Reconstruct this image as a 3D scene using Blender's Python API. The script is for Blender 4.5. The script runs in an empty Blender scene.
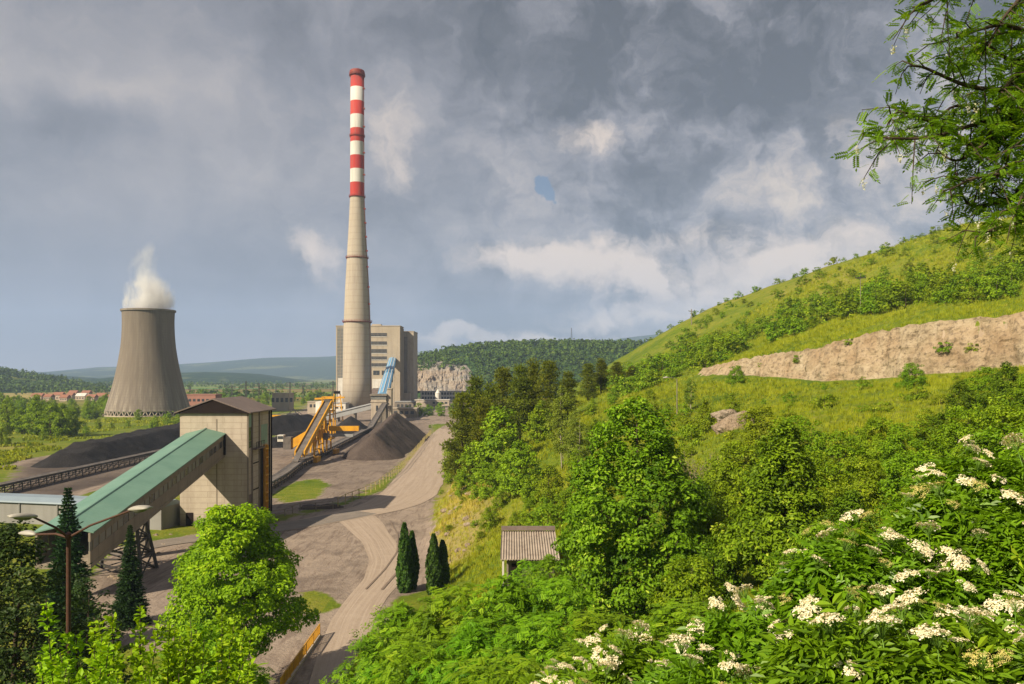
import bpy, math, random
import numpy as np
from mathutils import Vector, Matrix, noise as mnoise

R = math.radians
scene = bpy.context.scene
COL = scene.collection
CAMZ = 25.0
F = 800.0
HOR = 375.0

def P(px, py, d):
    """world point seen at photo pixel (px, py) at depth d"""
    return ((px - 512) / F * d, d, CAMZ - (py - HOR) / F * d)

def G(px, py, z=0.0):
    """world point on a level z seen at photo pixel"""
    d = F * (CAMZ - z) / (py - HOR)
    return ((px - 512) / F * d, d, z)

# ------------------------------------------------------------------ object helpers
def tag(o, label=None, cat=None, group=None, kind=None):
    if label: o['label'] = label
    if cat: o['category'] = cat
    if group: o['group'] = group
    if kind: o['kind'] = kind
    return o

def thing(name, label, cat, loc, group=None, rot=0.0, scale=1.0):
    o = bpy.data.objects.new(name, None)
    o.empty_display_size = 0.5
    COL.objects.link(o)
    o.location = loc
    o.rotation_euler = (0, 0, rot)
    o.scale = (scale,) * 3 if not isinstance(scale, tuple) else scale
    return tag(o, label, cat, group)

def origin(o):
    v = Vector((0, 0, 0))
    while o is not None:
        v = v + Vector(o.location)
        o = o.parent
    return v

def new_mesh(name, verts, faces_flat, loops, mat, smooth=False, attrs=None):
    """verts (n,3) array, faces_flat vertex indices, loops = verts per face (int or array)"""
    verts = np.asarray(verts, dtype=np.float32)
    faces_flat = np.asarray(faces_flat, dtype=np.int32).ravel()
    me = bpy.data.meshes.new(name)
    if np.isscalar(loops):
        nf = len(faces_flat) // loops
        starts = np.arange(nf, dtype=np.int32) * loops
    else:
        loops = np.asarray(loops, dtype=np.int32)
        nf = len(loops)
        starts = np.concatenate([[0], np.cumsum(loops)[:-1]]).astype(np.int32)
    me.vertices.add(len(verts))
    me.vertices.foreach_set('co', verts.ravel())
    me.loops.add(len(faces_flat))
    me.loops.foreach_set('vertex_index', faces_flat)
    me.polygons.add(nf)
    me.polygons.foreach_set('loop_start', starts)
    me.polygons.foreach_set('use_smooth', np.full(nf, bool(smooth)))
    me.update(calc_edges=True)
    if attrs:
        for k, a in attrs.items():
            at = me.attributes.new(k, 'FLOAT', 'POINT')
            at.data.foreach_set('value', np.asarray(a, dtype=np.float32))
    if mat: me.materials.append(mat)
    return me

def link(name, me, parent=None, loc=None):
    o = bpy.data.objects.new(name, me)
    COL.objects.link(o)
    if parent is not None: o.parent = parent
    if loc is not None: o.location = loc
    return o

class MB:
    def __init__(s):
        s.v = []; s.f = []; s.sm = False
    def add(s, vs, fs):
        b = len(s.v)
        s.v += [tuple(v) for v in vs]
        s.f += [tuple(i + b for i in f) for f in fs]
        return s
    def box(s, x0, x1, y0, y1, z0, z1):
        return s.add([(x0,y0,z0),(x1,y0,z0),(x1,y1,z0),(x0,y1,z0),(x0,y0,z1),(x1,y0,z1),(x1,y1,z1),(x0,y1,z1)],
                     [(0,3,2,1),(4,5,6,7),(0,1,5,4),(1,2,6,5),(2,3,7,6),(3,0,4,7)])
    def beam(s, p, q, w, h=None, up=(0,0,1)):
        """rectangular bar from p to q"""
        h = h or w
        p = Vector(p); q = Vector(q); d = (q - p).normalized()
        u = Vector(up)
        if abs(d.dot(u)) > 0.98: u = Vector((0, 1, 0))
        a = d.cross(u).normalized(); b = a.cross(d).normalized()
        vs = []
        for c in (p, q):
            for sx, sy in ((-1,-1),(1,-1),(1,1),(-1,1)):
                vs.append(c + a * (sx * w / 2) + b * (sy * h / 2))
        return s.add(vs, [(3,2,1,0),(4,5,6,7),(0,1,5,4),(1,2,6,5),(2,3,7,6),(3,0,4,7)])
    def tube(s, pts, rad, n=8):
        pts = [Vector(p) for p in pts]
        if not hasattr(rad, '__len__'): rad = [rad] * len(pts)
        vs = []; fs = []
        for i, p in enumerate(pts):
            d = (pts[min(i+1, len(pts)-1)] - pts[max(i-1, 0)]).normalized()
            u = Vector((0,0,1)) if abs(d.z) < 0.9 else Vector((1,0,0))
            a = d.cross(u).normalized(); b = d.cross(a).normalized()
            for k in range(n):
                t = 2*math.pi*k/n
                vs.append(p + (a*math.cos(t) + b*math.sin(t)) * rad[i])
        for i in range(len(pts)-1):
            for k in range(n):
                k2 = (k+1) % n
                fs.append((i*n+k, i*n+k2, (i+1)*n+k2, (i+1)*n+k))
        fs.append(tuple(range(n-1, -1, -1))); fs.append(tuple((len(pts)-1)*n + k for k in range(n)))
        return s.add(vs, fs)
    def lathe(s, prof, c=(0,0,0), n=48, cap0=True, cap1=True):
        vs = []; fs = []
        for r, z in prof:
            for k in range(n):
                t = 2*math.pi*k/n
                vs.append((c[0]+r*math.cos(t), c[1]+r*math.sin(t), c[2]+z))
        m = len(prof)
        for i in range(m-1):
            for k in range(n):
                k2 = (k+1) % n
                fs.append((i*n+k, i*n+k2, (i+1)*n+k2, (i+1)*n+k))
        if cap0: fs.append(tuple(range(n-1,-1,-1)))
        if cap1: fs.append(tuple((m-1)*n+k for k in range(n)))
        return s.add(vs, fs)
    def sweep(s, section, p, q):
        """extrude a section [(across, up)] from p to q; across is horizontal, up is vertical"""
        p = Vector(p); q = Vector(q); d = (q-p); dh = Vector((d.x, d.y, 0)).normalized()
        a = Vector((dh.y, -dh.x, 0))
        n = len(section); vs = []
        for c in (p, q):
            for x, z in section: vs.append(c + a*x + Vector((0,0,z)))
        fs = [tuple(range(n-1,-1,-1)), tuple(range(n, 2*n))]
        for k in range(n):
            k2 = (k+1) % n
            fs.append((k, k2, n+k2, n+k))
        return s.add(vs, fs)
    def build(s, name, mat, parent=None, smooth=False):
        off = origin(parent) if parent is not None else Vector((0,0,0))
        v = np.array(s.v, dtype=np.float32) - np.array(off, dtype=np.float32)
        me = new_mesh(name, v, np.concatenate([np.array(f) for f in s.f]), np.array([len(f) for f in s.f]), mat, smooth)
        return link(name, me, parent)

# ------------------------------------------------------------------ materials
TONE = 0.84
GAIN = 1.12
def nmat(name):
    m = bpy.data.materials.new(name); m.use_nodes = True
    nt = m.node_tree
    return m, nt, nt.nodes['Principled BSDF']

def N(nt, typ, **kw):
    n = nt.nodes.new(typ)
    for k, v in kw.items():
        if k.startswith('i_'):
            key = k[2:]
            n.inputs[int(key) if key.isdigit() else key.replace('_', ' ')].default_value = v
        else: setattr(n, k, v)
    return n

def L(nt, a, b): nt.links.new(a, b)

def wpos(nt, scale=(1,1,1)):
    g = N(nt, 'ShaderNodeNewGeometry')
    if scale == (1,1,1): return g.outputs['Position']
    m = N(nt, 'ShaderNodeMapping'); m.inputs['Scale'].default_value = scale
    L(nt, g.outputs['Position'], m.inputs['Vector']); return m.outputs['Vector']

def opos(nt, scale=(1,1,1)):
    g = N(nt, 'ShaderNodeTexCoord')
    m = N(nt, 'ShaderNodeMapping'); m.inputs['Scale'].default_value = scale
    L(nt, g.outputs['Object'], m.inputs['Vector']); return m.outputs['Vector']

def noise(nt, vec, scale, detail=4, rough=0.55, dist=0.0):
    n = N(nt, 'ShaderNodeTexNoise'); n.inputs['Scale'].default_value = scale
    n.inputs['Detail'].default_value = detail; n.inputs['Roughness'].default_value = rough
    n.inputs['Distortion'].default_value = dist
    if vec is not None: L(nt, vec, n.inputs['Vector'])
    return n.outputs['Fac']

def ramp(nt, fac, stops):
    r = N(nt, 'ShaderNodeValToRGB'); cr = r.color_ramp
    while len(cr.elements) < len(stops): cr.elements.new(0.5)
    for e, (p, c) in zip(cr.elements, stops):
        e.position = p
        e.color = (c, c, c, 1) if not hasattr(c, '__len__') else (*c, 1)
    L(nt, fac, r.inputs['Fac']); return r.outputs['Color']

def mix(nt, fac, a, b, mode='MIX'):
    m = N(nt, 'ShaderNodeMix', data_type='RGBA', blend_type=mode)
    for sock, v in ((m.inputs[0], fac), (m.inputs[6], a), (m.inputs[7], b)):
        if hasattr(v, 'is_linked') or hasattr(v, 'node'): L(nt, v, sock)
        elif hasattr(v, '__len__'): sock.default_value = (*v, 1)
        else: sock.default_value = v
    return m.outputs[2]

def math_(nt, op, a, b=None, c=None, clamp=False):
    m = N(nt, 'ShaderNodeMath', operation=op, use_clamp=clamp)
    for sock, v in zip(m.inputs, (a, b, c)):
        if v is None: continue
        if hasattr(v, 'node'): L(nt, v, sock)
        else: sock.default_value = v
    return m.outputs[0]

def attr(nt, name):
    return N(nt, 'ShaderNodeAttribute', attribute_name=name).outputs['Fac']

def bump(nt, bsdf, h, strength=0.5, dist=0.1):
    b = N(nt, 'ShaderNodeBump'); b.inputs['Strength'].default_value = strength
    b.inputs['Distance'].default_value = dist
    L(nt, h, b.inputs['Height']); L(nt, b.outputs['Normal'], bsdf.inputs['Normal'])

def rough_mat(name, c1, c2, scale=1.0, rough=0.8, spec=0.3, metal=0.0, streak=None, bmp=0.25, c3=None, bdist=0.05):
    """weathered surface: two tones by noise, optional vertical streaks of dirt"""
    m, nt, b = nmat(name)
    v = wpos(nt)
    f = ramp(nt, noise(nt, v, scale, 6, 0.62), [(0.32, 0.0), (0.68, 1.0)])
    col = mix(nt, f, c1, c2)
    if streak:
        sv = wpos(nt, (streak[1], streak[1], streak[1]*0.06))
        sf = ramp(nt, noise(nt, sv, 1.0, 4, 0.6), [(0.48, 0.0), (0.75, streak[2])])
        col = mix(nt, sf, col, streak[0])
    if c3:
        col = mix(nt, ramp(nt, noise(nt, v, scale*7, 3, 0.6), [(0.5, 0.0), (0.75, 0.6)]), col, c3)
    L(nt, mix(nt, 1.0, col, (TONE,)*3, 'MULTIPLY'), b.inputs['Base Color'])
    b.inputs['Roughness'].default_value = rough
    b.inputs['Specular IOR Level'].default_value = spec
    b.inputs['Metallic'].default_value = metal
    if bmp: bump(nt, b, noise(nt, v, scale*6, 5, 0.65), bmp, bdist)
    return m

def leaf_mat(name, dark, light, trans=0.3, third=None, spec=0.14, vary=0.02, rough=0.5):
    m, nt, b = nmat(name)
    t = attr(nt, 'tone')
    if name not in ('dark leaves','spruce needles','thuja sprays') and 'floret' not in name:
        dark, light, third = (tuple(min(0.6, c*GAIN) for c in q) if q else q for q in (dark, light, third))
    stops = [(0.0, dark), (0.75, light)]
    if third: stops.append((1.0, third))
    col = ramp(nt, t, stops)
    oi = N(nt, 'ShaderNodeObjectInfo')
    hsv = N(nt, 'ShaderNodeHueSaturation')
    L(nt, math_(nt, 'MULTIPLY_ADD', oi.outputs['Random'], vary, 0.5 - vary/2), hsv.inputs['Hue'])
    L(nt, math_(nt, 'MULTIPLY_ADD', oi.outputs['Random'], vary*6, 1.0 - vary*3), hsv.inputs['Value'])
    L(nt, col, hsv.inputs['Color'])
    L(nt, hsv.outputs['Color'], b.inputs['Base Color'])
    b.inputs['Roughness'].default_value = rough
    b.inputs['Specular IOR Level'].default_value = spec
    tr = N(nt, 'ShaderNodeBsdfTranslucent')
    tc = mix(nt, 1.0, hsv.outputs['Color'], (1.5, 1.35, 0.5), 'MULTIPLY')
    L(nt, tc, tr.inputs['Color'])
    mx = N(nt, 'ShaderNodeMixShader'); mx.inputs[0].default_value = trans
    out = nt.nodes['Material Output']
    L(nt, b.outputs[0], mx.inputs[1]); L(nt, tr.outputs[0], mx.inputs[2]); L(nt, mx.outputs[0], out.inputs['Surface'])
    return m

MAT = {}
MAT['concrete'] = rough_mat('aged concrete', (0.50,0.43,0.34), (0.40,0.34,0.27), 0.25, 0.9, 0.2, streak=((0.26,0.21,0.17), 0.9, 0.7), bmp=0.1)
MAT['concrete_dark'] = rough_mat('grey concrete', (0.27,0.235,0.195), (0.19,0.165,0.14), 0.2, 0.9, 0.2, streak=((0.12,0.10,0.085), 0.6, 0.6), bmp=0.1)
MAT['plaster'] = rough_mat('plant cladding', (0.47,0.40,0.31), (0.40,0.34,0.26), 0.08, 0.85, 0.2, streak=((0.25,0.20,0.16), 0.4, 0.5), bmp=0.08)
MAT['white'] = rough_mat('weathered white paint', (0.74,0.72,0.67), (0.60,0.57,0.52), 0.3, 0.6, 0.3, streak=((0.42,0.36,0.30), 0.6, 0.6), bmp=0.05)
MAT['glass'] = rough_mat('dark window glass', (0.035,0.04,0.045), (0.07,0.075,0.08), 0.3, 0.25, 0.5, bmp=0)
MAT['glass_grey'] = rough_mat('dusty glazing', (0.14,0.145,0.14), (0.22,0.215,0.20), 0.5, 0.4, 0.5, bmp=0)
MAT['steel'] = rough_mat('dark steel', (0.035,0.034,0.036), (0.07,0.062,0.058), 1.2, 0.6, 0.4, bmp=0.1)
MAT['belt'] = rough_mat('belt rubber and dust', (0.10,0.09,0.085), (0.20,0.175,0.16), 0.6, 0.9, 0.2, bmp=0.1)
MAT['greysheet'] = rough_mat('grey sheet roof', (0.36,0.365,0.37), (0.29,0.295,0.30), 0.15, 0.6, 0.3, streak=((0.22,0.21,0.20), 0.6, 0.4), bmp=0.05)
MAT['duct'] = rough_mat('grey duct wall', (0.30,0.295,0.285), (0.25,0.245,0.235), 0.2, 0.75, 0.3, streak=((0.17,0.16,0.15), 0.5, 0.5), bmp=0.05)
MAT['ductroof'] = rough_mat('blue grey roof sheet', (0.27,0.34,0.40), (0.22,0.28,0.33), 0.2, 0.55, 0.3, bmp=0.05)
MAT['yellow'] = rough_mat('machine yellow paint', (0.80,0.42,0.015), (0.66,0.30,0.012), 0.5, 0.5, 0.4, streak=((0.22,0.10,0.03), 0.8, 0.55), bmp=0.05)
MAT['railyellow'] = rough_mat('faded yellow rail paint', (0.74,0.40,0.03), (0.55,0.26,0.02), 0.9, 0.55, 0.4, streak=((0.22,0.10,0.03), 2.5, 0.6), bmp=0.08)
MAT['blue'] = rough_mat('blue sheet cladding', (0.12,0.32,0.56), (0.17,0.38,0.60), 0.15, 0.55, 0.4, bmp=0.05)
MAT['blue_dark'] = rough_mat('deep blue sheet band', (0.03,0.15,0.30), (0.04,0.18,0.34), 0.15, 0.55, 0.4, bmp=0.05)
MAT['redring'] = rough_mat('rusty red platform paint', (0.30,0.05,0.03), (0.20,0.035,0.025), 0.5, 0.6, 0.3, bmp=0.05)
MAT['brownroof'] = rough_mat('brown sheet roof', (0.175,0.135,0.12), (0.225,0.175,0.155), 0.35, 0.75, 0.25, c3=(0.12,0.08,0.07), bmp=0.1)
MAT['fascia'] = rough_mat('dark brown gable sheet', (0.014,0.009,0.008), (0.022,0.014,0.012), 0.4, 0.8, 0.1, bmp=0.1)
MAT['greenpanel'] = rough_mat('pale green panel', (0.28,0.40,0.32), (0.22,0.33,0.26), 0.5, 0.6, 0.3, bmp=0.05)
MAT['rust'] = rough_mat('rusty brown pole', (0.055,0.026,0.018), (0.085,0.036,0.022), 3.0, 0.7, 0.3, c3=(0.13,0.055,0.03), bmp=0.2, bdist=0.01)
MAT['lampgrey'] = rough_mat('lamp housing', (0.42,0.40,0.35), (0.34,0.32,0.28), 2.0, 0.5, 0.4, bmp=0.05)
MAT['bark'] = rough_mat('bark', (0.10,0.075,0.055), (0.055,0.04,0.03), 3.0, 0.95, 0.1, bmp=0.5)
MAT['bark_pale'] = rough_mat('pale bark', (0.50,0.45,0.38), (0.30,0.25,0.20), 1.5, 0.9, 0.1, bmp=0.3)
MAT['twig'] = rough_mat('dead grey twigs', (0.34,0.27,0.20), (0.22,0.17,0.13), 2.0, 0.95, 0.1, bmp=0.3)
MAT['post'] = rough_mat('weathered yellow fence post', (0.48,0.40,0.16), (0.36,0.29,0.14), 1.0, 0.85, 0.2, bmp=0.2)
MAT['coal'] = rough_mat('coal', (0.014,0.013,0.014), (0.030,0.027,0.027), 0.35, 0.9, 0.2, c3=(0.045,0.04,0.039), bmp=0.9, bdist=0.35)
MAT['coal_brown'] = rough_mat('brown coal', (0.072,0.055,0.048), (0.105,0.082,0.071), 0.25, 0.95, 0.15, c3=(0.06,0.045,0.04), bmp=0.8, bdist=0.3)
MAT['houseroof'] = rough_mat('clay tile roof', (0.34,0.16,0.10), (0.26,0.12,0.08), 0.4, 0.85, 0.2, bmp=0.2)
MAT['housewall'] = rough_mat('house render', (0.55,0.44,0.34), (0.44,0.34,0.27), 0.3, 0.85, 0.2, bmp=0.1)
MAT['brickred'] = rough_mat('red brick block', (0.40,0.20,0.155), (0.33,0.17,0.13), 0.3, 0.85, 0.2, bmp=0.1)

def green_roof_mat():
    m, nt, b = nmat('green corrugated roof')
    v = wpos(nt)
    f = noise(nt, wpos(nt, (0.35,0.35,0.35)), 1.0, 5, 0.6)
    col = mix(nt, ramp(nt, f, [(0.3,0.0),(0.7,1.0)]), (0.115,0.235,0.180), (0.165,0.300,0.232))
    st = noise(nt, wpos(nt, (0.15,4.0,0.15)), 1.0, 3, 0.6)
    col = mix(nt, ramp(nt, st, [(0.52,0.0),(0.8,0.45)]), col, (0.26,0.36,0.28))
    L(nt, mix(nt, 1.0, col, (TONE,)*3, 'MULTIPLY'), b.inputs['Base Color']); b.inputs['Roughness'].default_value = 0.55
    w = N(nt, 'ShaderNodeTexWave', bands_direction='Y'); w.inputs['Scale'].default_value = 1.6
    L(nt, v, w.inputs['Vector'])
    bump(nt, b, w.outputs['Fac'], 0.35, 0.04)
    return m
MAT['greenroof'] = green_roof_mat()

def panel_mat(name, c1, c2, joint, brick, stain, scale=1.0):
    """precast panels: brick texture on the two wall directions"""
    m, nt, b = nmat(name)
    g = N(nt, 'ShaderNodeNewGeometry'); sp = N(nt, 'ShaderNodeSeparateXYZ'); L(nt, g.outputs['Position'], sp.inputs[0])
    sn = N(nt, 'ShaderNodeSeparateXYZ'); L(nt, g.outputs['Normal'], sn.inputs[0])
    side = math_(nt, 'GREATER_THAN', math_(nt, 'ABSOLUTE', sn.outputs[0]), 0.7)
    mx = N(nt, 'ShaderNodeMix', data_type='FLOAT'); L(nt, side, mx.inputs[0]); L(nt, sp.outputs[0], mx.inputs[2]); L(nt, sp.outputs[1], mx.inputs[3])
    cb = N(nt, 'ShaderNodeCombineXYZ'); L(nt, mx.outputs[0], cb.inputs[0]); L(nt, sp.outputs[2], cb.inputs[1])
    bt = N(nt, 'ShaderNodeTexBrick'); bt.offset = 0.5
    L(nt, cb.outputs[0], bt.inputs['Vector'])
    bt.inputs['Color1'].default_value = (*c1, 1); bt.inputs['Color2'].default_value = (*c2, 1); bt.inputs['Mortar'].default_value = (*joint, 1)
    bt.inputs['Scale'].default_value = 1.0; bt.inputs['Brick Width'].default_value = brick[0]; bt.inputs['Row Height'].default_value = brick[1]
    bt.inputs['Mortar Size'].default_value = brick[2]; bt.inputs['Bias'].default_value = 0.0; bt.inputs['Mortar Smooth'].default_value = 0.4
    col = bt.outputs['Color']
    sv = wpos(nt, (0.7,0.7,0.06))
    col = mix(nt, ramp(nt, noise(nt, sv, 1.0, 5, 0.65), [(0.46,0.0),(0.75,0.75)]), col, stain)
    col = mix(nt, ramp(nt, noise(nt, wpos(nt), 0.9, 5, 0.65), [(0.45,0.0),(0.8,0.4)]), col, stain)
    # damp stained foot of the wall
    foot = math_(nt, 'ADD', sp.outputs[2], math_(nt, 'MULTIPLY', noise(nt, wpos(nt), 0.6, 3), -4.0))
    col = mix(nt, ramp(nt, math_(nt, 'MULTIPLY_ADD', foot, 0.35, 0.45), [(0.0,0.7),(0.5,0.0)]), col, (0.14,0.10,0.09))
    L(nt, mix(nt, 1.0, col, (TONE,)*3, 'MULTIPLY'), b.inputs['Base Color']); b.inputs['Roughness'].default_value = 0.9
    b.inputs['Specular IOR Level'].default_value = 0.2
    bump(nt, b, bt.outputs['Fac'], -0.4, 0.03)
    return m
MAT['panel'] = panel_mat('beige precast panels', (0.54,0.47,0.385), (0.50,0.435,0.355), (0.38,0.32,0.26), (5.6,0.95,0.05), (0.30,0.24,0.19))
MAT['gallerywall'] = rough_mat('gallery wall sheet', (0.30,0.255,0.20), (0.24,0.20,0.16), 0.4, 0.8, 0.25, streak=((0.13,0.10,0.08), 1.2, 0.65), bmp=0.1)

def chimney_mat(base, z0):
    m, nt, b = nmat('chimney concrete with red and white bands')
    v = wpos(nt)
    sp = N(nt, 'ShaderNodeSeparateXYZ'); L(nt, v, sp.inputs[0])
    f = ramp(nt, noise(nt, wpos(nt, (0.12,0.12,0.02)), 1.0, 6, 0.65), [(0.3,0.0),(0.7,1.0)])
    conc = mix(nt, f, (0.50,0.44,0.365), (0.41,0.355,0.285))
    lines = N(nt, 'ShaderNodeTexWave', bands_direction='Z'); lines.inputs['Scale'].default_value = 0.07; lines.inputs['Distortion'].default_value = 0.0
    L(nt, v, lines.inputs['Vector'])
    conc = mix(nt, ramp(nt, lines.outputs['Fac'], [(0.0,0.28),(0.12,0.0)]), conc, (0.30,0.24,0.19))
    bands = [71, 88, 101.8, 115.4, 129, 142.4, 156, 169.5, 183, 197]
    zs = [CAMZ + (HOR - y) / F * base for y in bands]
    col = conc
    red = (0.42,0.035,0.03); white = (0.66,0.65,0.61)
    rn = mix(nt, f, red, (0.50,0.06,0.04)); wn = mix(nt, f, white, (0.58,0.56,0.52))
    for i in range(9):
        hi, lo = zs[i] if i else zs[0] + 30, zs[i+1]
        k = math_(nt, 'MULTIPLY', math_(nt, 'LESS_THAN', sp.outputs[2], hi), math_(nt, 'GREATER_THAN', sp.outputs[2], lo))
        col = mix(nt, k, col, rn if i % 2 == 0 else wn)
    gr = noise(nt, wpos(nt, (0.5,0.5,0.035)), 1.0, 5, 0.65)
    soot = ramp(nt, math_(nt, 'MULTIPLY_ADD', math_(nt, 'SUBTRACT', sp.outputs[2], zs[1]), 1/28.0, gr), [(0.50,0.0),(1.2,0.7)])
    col = mix(nt, soot, col, (0.10,0.085,0.08))
    col = mix(nt, ramp(nt, gr, [(0.5,0.0),(0.75,0.45)]), col, (0.24,0.19,0.16))
    L(nt, mix(nt, 1.0, col, (TONE,)*3, 'MULTIPLY'), b.inputs['Base Color']); b.inputs['Roughness'].default_value = 0.85; b.inputs['Specular IOR Level'].default_value = 0.2
    return m

def tower_shell_mat():
    m, nt, b = nmat('streaked cooling tower concrete')
    tc = N(nt, 'ShaderNodeTexCoord'); sp = N(nt, 'ShaderNodeSeparateXYZ'); L(nt, tc.outputs['Object'], sp.inputs[0])
    ang = math_(nt, 'ARCTAN2', sp.outputs[1], sp.outputs[0])
    cb = N(nt, 'ShaderNodeCombineXYZ')
    L(nt, math_(nt, 'MULTIPLY', ang, 9.0), cb.inputs[0]); L(nt, math_(nt, 'MULTIPLY', sp.outputs[2], 0.03), cb.inputs[1])
    s1 = noise(nt, cb.outputs[0], 1.4, 5, 0.7)
    s2 = noise(nt, cb.outputs[0], 5.0, 3, 0.6)
    col = mix(nt, ramp(nt, s1, [(0.38,0.0),(0.60,1.0)]), (0.37,0.325,0.27), (0.195,0.168,0.140))
    col = mix(nt, ramp(nt, s2, [(0.5,0.0),(0.7,0.75)]), col, (0.135,0.11,0.092))
    s3 = noise(nt, cb.outputs[0], 0.55, 3, 0.5)
    col = mix(nt, ramp(nt, s3, [(0.45,0.0),(0.60,0.6)]), col, (0.165,0.135,0.11))
    # lift joints
    w = N(nt, 'ShaderNodeTexWave', bands_direction='Z'); w.inputs['Scale'].default_value = 0.19
    L(nt, tc.outputs['Object'], w.inputs['Vector'])
    col = mix(nt, ramp(nt, w.outputs['Fac'], [(0.0,0.35),(0.18,0.0)]), col, (0.17,0.145,0.125))
    # soot-weathered upper half, cleaner skirt
    zz = math_(nt, 'MULTIPLY_ADD', noise(nt, cb.outputs[0], 3.0, 4, 0.6), 26.0, sp.outputs[2])
    col = mix(nt, ramp(nt, math_(nt, 'MULTIPLY', zz, 1/80.0), [(0.22,0.0),(0.50,0.65)]), col, (0.175,0.145,0.118))
    L(nt, mix(nt, 1.0, col, (TONE,)*3, 'MULTIPLY'), b.inputs['Base Color']); b.inputs['Roughness'].default_value = 0.92; b.inputs['Specular IOR Level'].default_value = 0.15
    return m

# leaf materials
LM = {}
LM['maple'] = leaf_mat('maple leaves', (0.048,0.105,0.004), (0.185,0.320,0.010), 0.32, (0.40,0.50,0.05))
LM['maple_deep'] = leaf_mat('deep green leaves', (0.052,0.100,0.004), (0.130,0.220,0.008), 0.28, (0.24,0.32,0.02))
LM['lime'] = leaf_mat('bright lime leaves', (0.110,0.220,0.005), (0.260,0.430,0.008), 0.38, (0.40,0.52,0.03))
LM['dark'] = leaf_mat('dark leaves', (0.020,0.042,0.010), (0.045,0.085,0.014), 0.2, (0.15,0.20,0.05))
LM['field'] = leaf_mat('field tree leaves', (0.095,0.165,0.006), (0.220,0.320,0.010), 0.30, (0.32,0.39,0.02), vary=0.025)
LM['hillbush'] = leaf_mat('hill bush leaves', (0.075,0.140,0.004), (0.190,0.290,0.008), 0.30, (0.30,0.37,0.02), vary=0.03)
LM['olive'] = leaf_mat('olive shrub leaves', (0.110,0.165,0.005), (0.230,0.305,0.010), 0.32, (0.35,0.38,0.03), vary=0.03)
LM['pine'] = leaf_mat('pine needles', (0.070,0.098,0.006), (0.175,0.200,0.012), 0.25, (0.28,0.27,0.025), vary=0.025)
LM['spruce'] = leaf_mat('spruce needles', (0.014,0.040,0.012), (0.034,0.082,0.020), 0.1, (0.07,0.14,0.035))
LM['thuja'] = leaf_mat('thuja sprays', (0.024,0.060,0.008), (0.052,0.115,0.012), 0.15, (0.11,0.19,0.02))
LM['birch'] = leaf_mat('birch leaves', (0.120,0.180,0.018), (0.210,0.285,0.035), 0.32, (0.31,0.38,0.07))
LM['locust'] = leaf_mat('fresh locust leaves', (0.070,0.155,0.005), (0.185,0.335,0.010), 0.33, (0.33,0.45,0.03), vary=0.03)
LM['elder'] = leaf_mat('elder leaves', (0.060,0.140,0.004), (0.155,0.300,0.008), 0.32, (0.29,0.41,0.02), spec=0.3, rough=0.42, vary=0.02)
LM['robinia'] = leaf_mat('robinia leaves', (0.070,0.145,0.008), (0.160,0.290,0.014), 0.5, (0.26,0.38,0.03))
LM['forest'] = leaf_mat('far forest leaves', (0.040,0.080,0.010), (0.085,0.140,0.016), 0.18, (0.14,0.19,0.025), vary=0.0)
LM['grass'] = leaf_mat('grass blades', (0.15,0.205,0.008), (0.285,0.305,0.016), 0.32, (0.42,0.36,0.08), vary=0.0)
LM['umbel'] = leaf_mat('elder florets', (0.70,0.60,0.38), (0.82,0.77,0.62), 0.25, (0.86,0.84,0.74), vary=0.0)
LM['umbel_bud'] = leaf_mat('unopened elder florets', (0.46,0.40,0.10), (0.62,0.54,0.20), 0.25, (0.70,0.64,0.34), vary=0.0)
LM['racemes'] = leaf_mat('robinia blossom', (0.60,0.54,0.30), (0.72,0.68,0.46), 0.3, (0.78,0.75,0.58), vary=0.0)
#@@PART2
# ------------------------------------------------------------------ camera, sun, sky
cam = bpy.data.cameras.new('camera'); cam_o = bpy.data.objects.new('camera', cam); COL.objects.link(cam_o)
cam_o.location = (0, 0, CAMZ); cam_o.rotation_euler = (R(90), 0, 0)
cam.sensor_width = 36.0; cam.lens = F / 1024 * 36; cam.shift_y = (HOR - 342) / 1024
cam.clip_start = 0.05; cam.clip_end = 40000
scene.camera = cam_o

SUN = Vector((-0.60, -0.55, 0.58)).normalized()
sl = bpy.data.lights.new('sun', 'SUN'); sl.energy = 5.0; sl.angle = R(0.6); sl.color = (1.0, 0.86, 0.64)
so = bpy.data.objects.new('sun', sl); COL.objects.link(so); so.rotation_euler = (-SUN).to_track_quat('-Z', 'Y').to_euler()
so.location = (-100, -100, 200)

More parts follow.
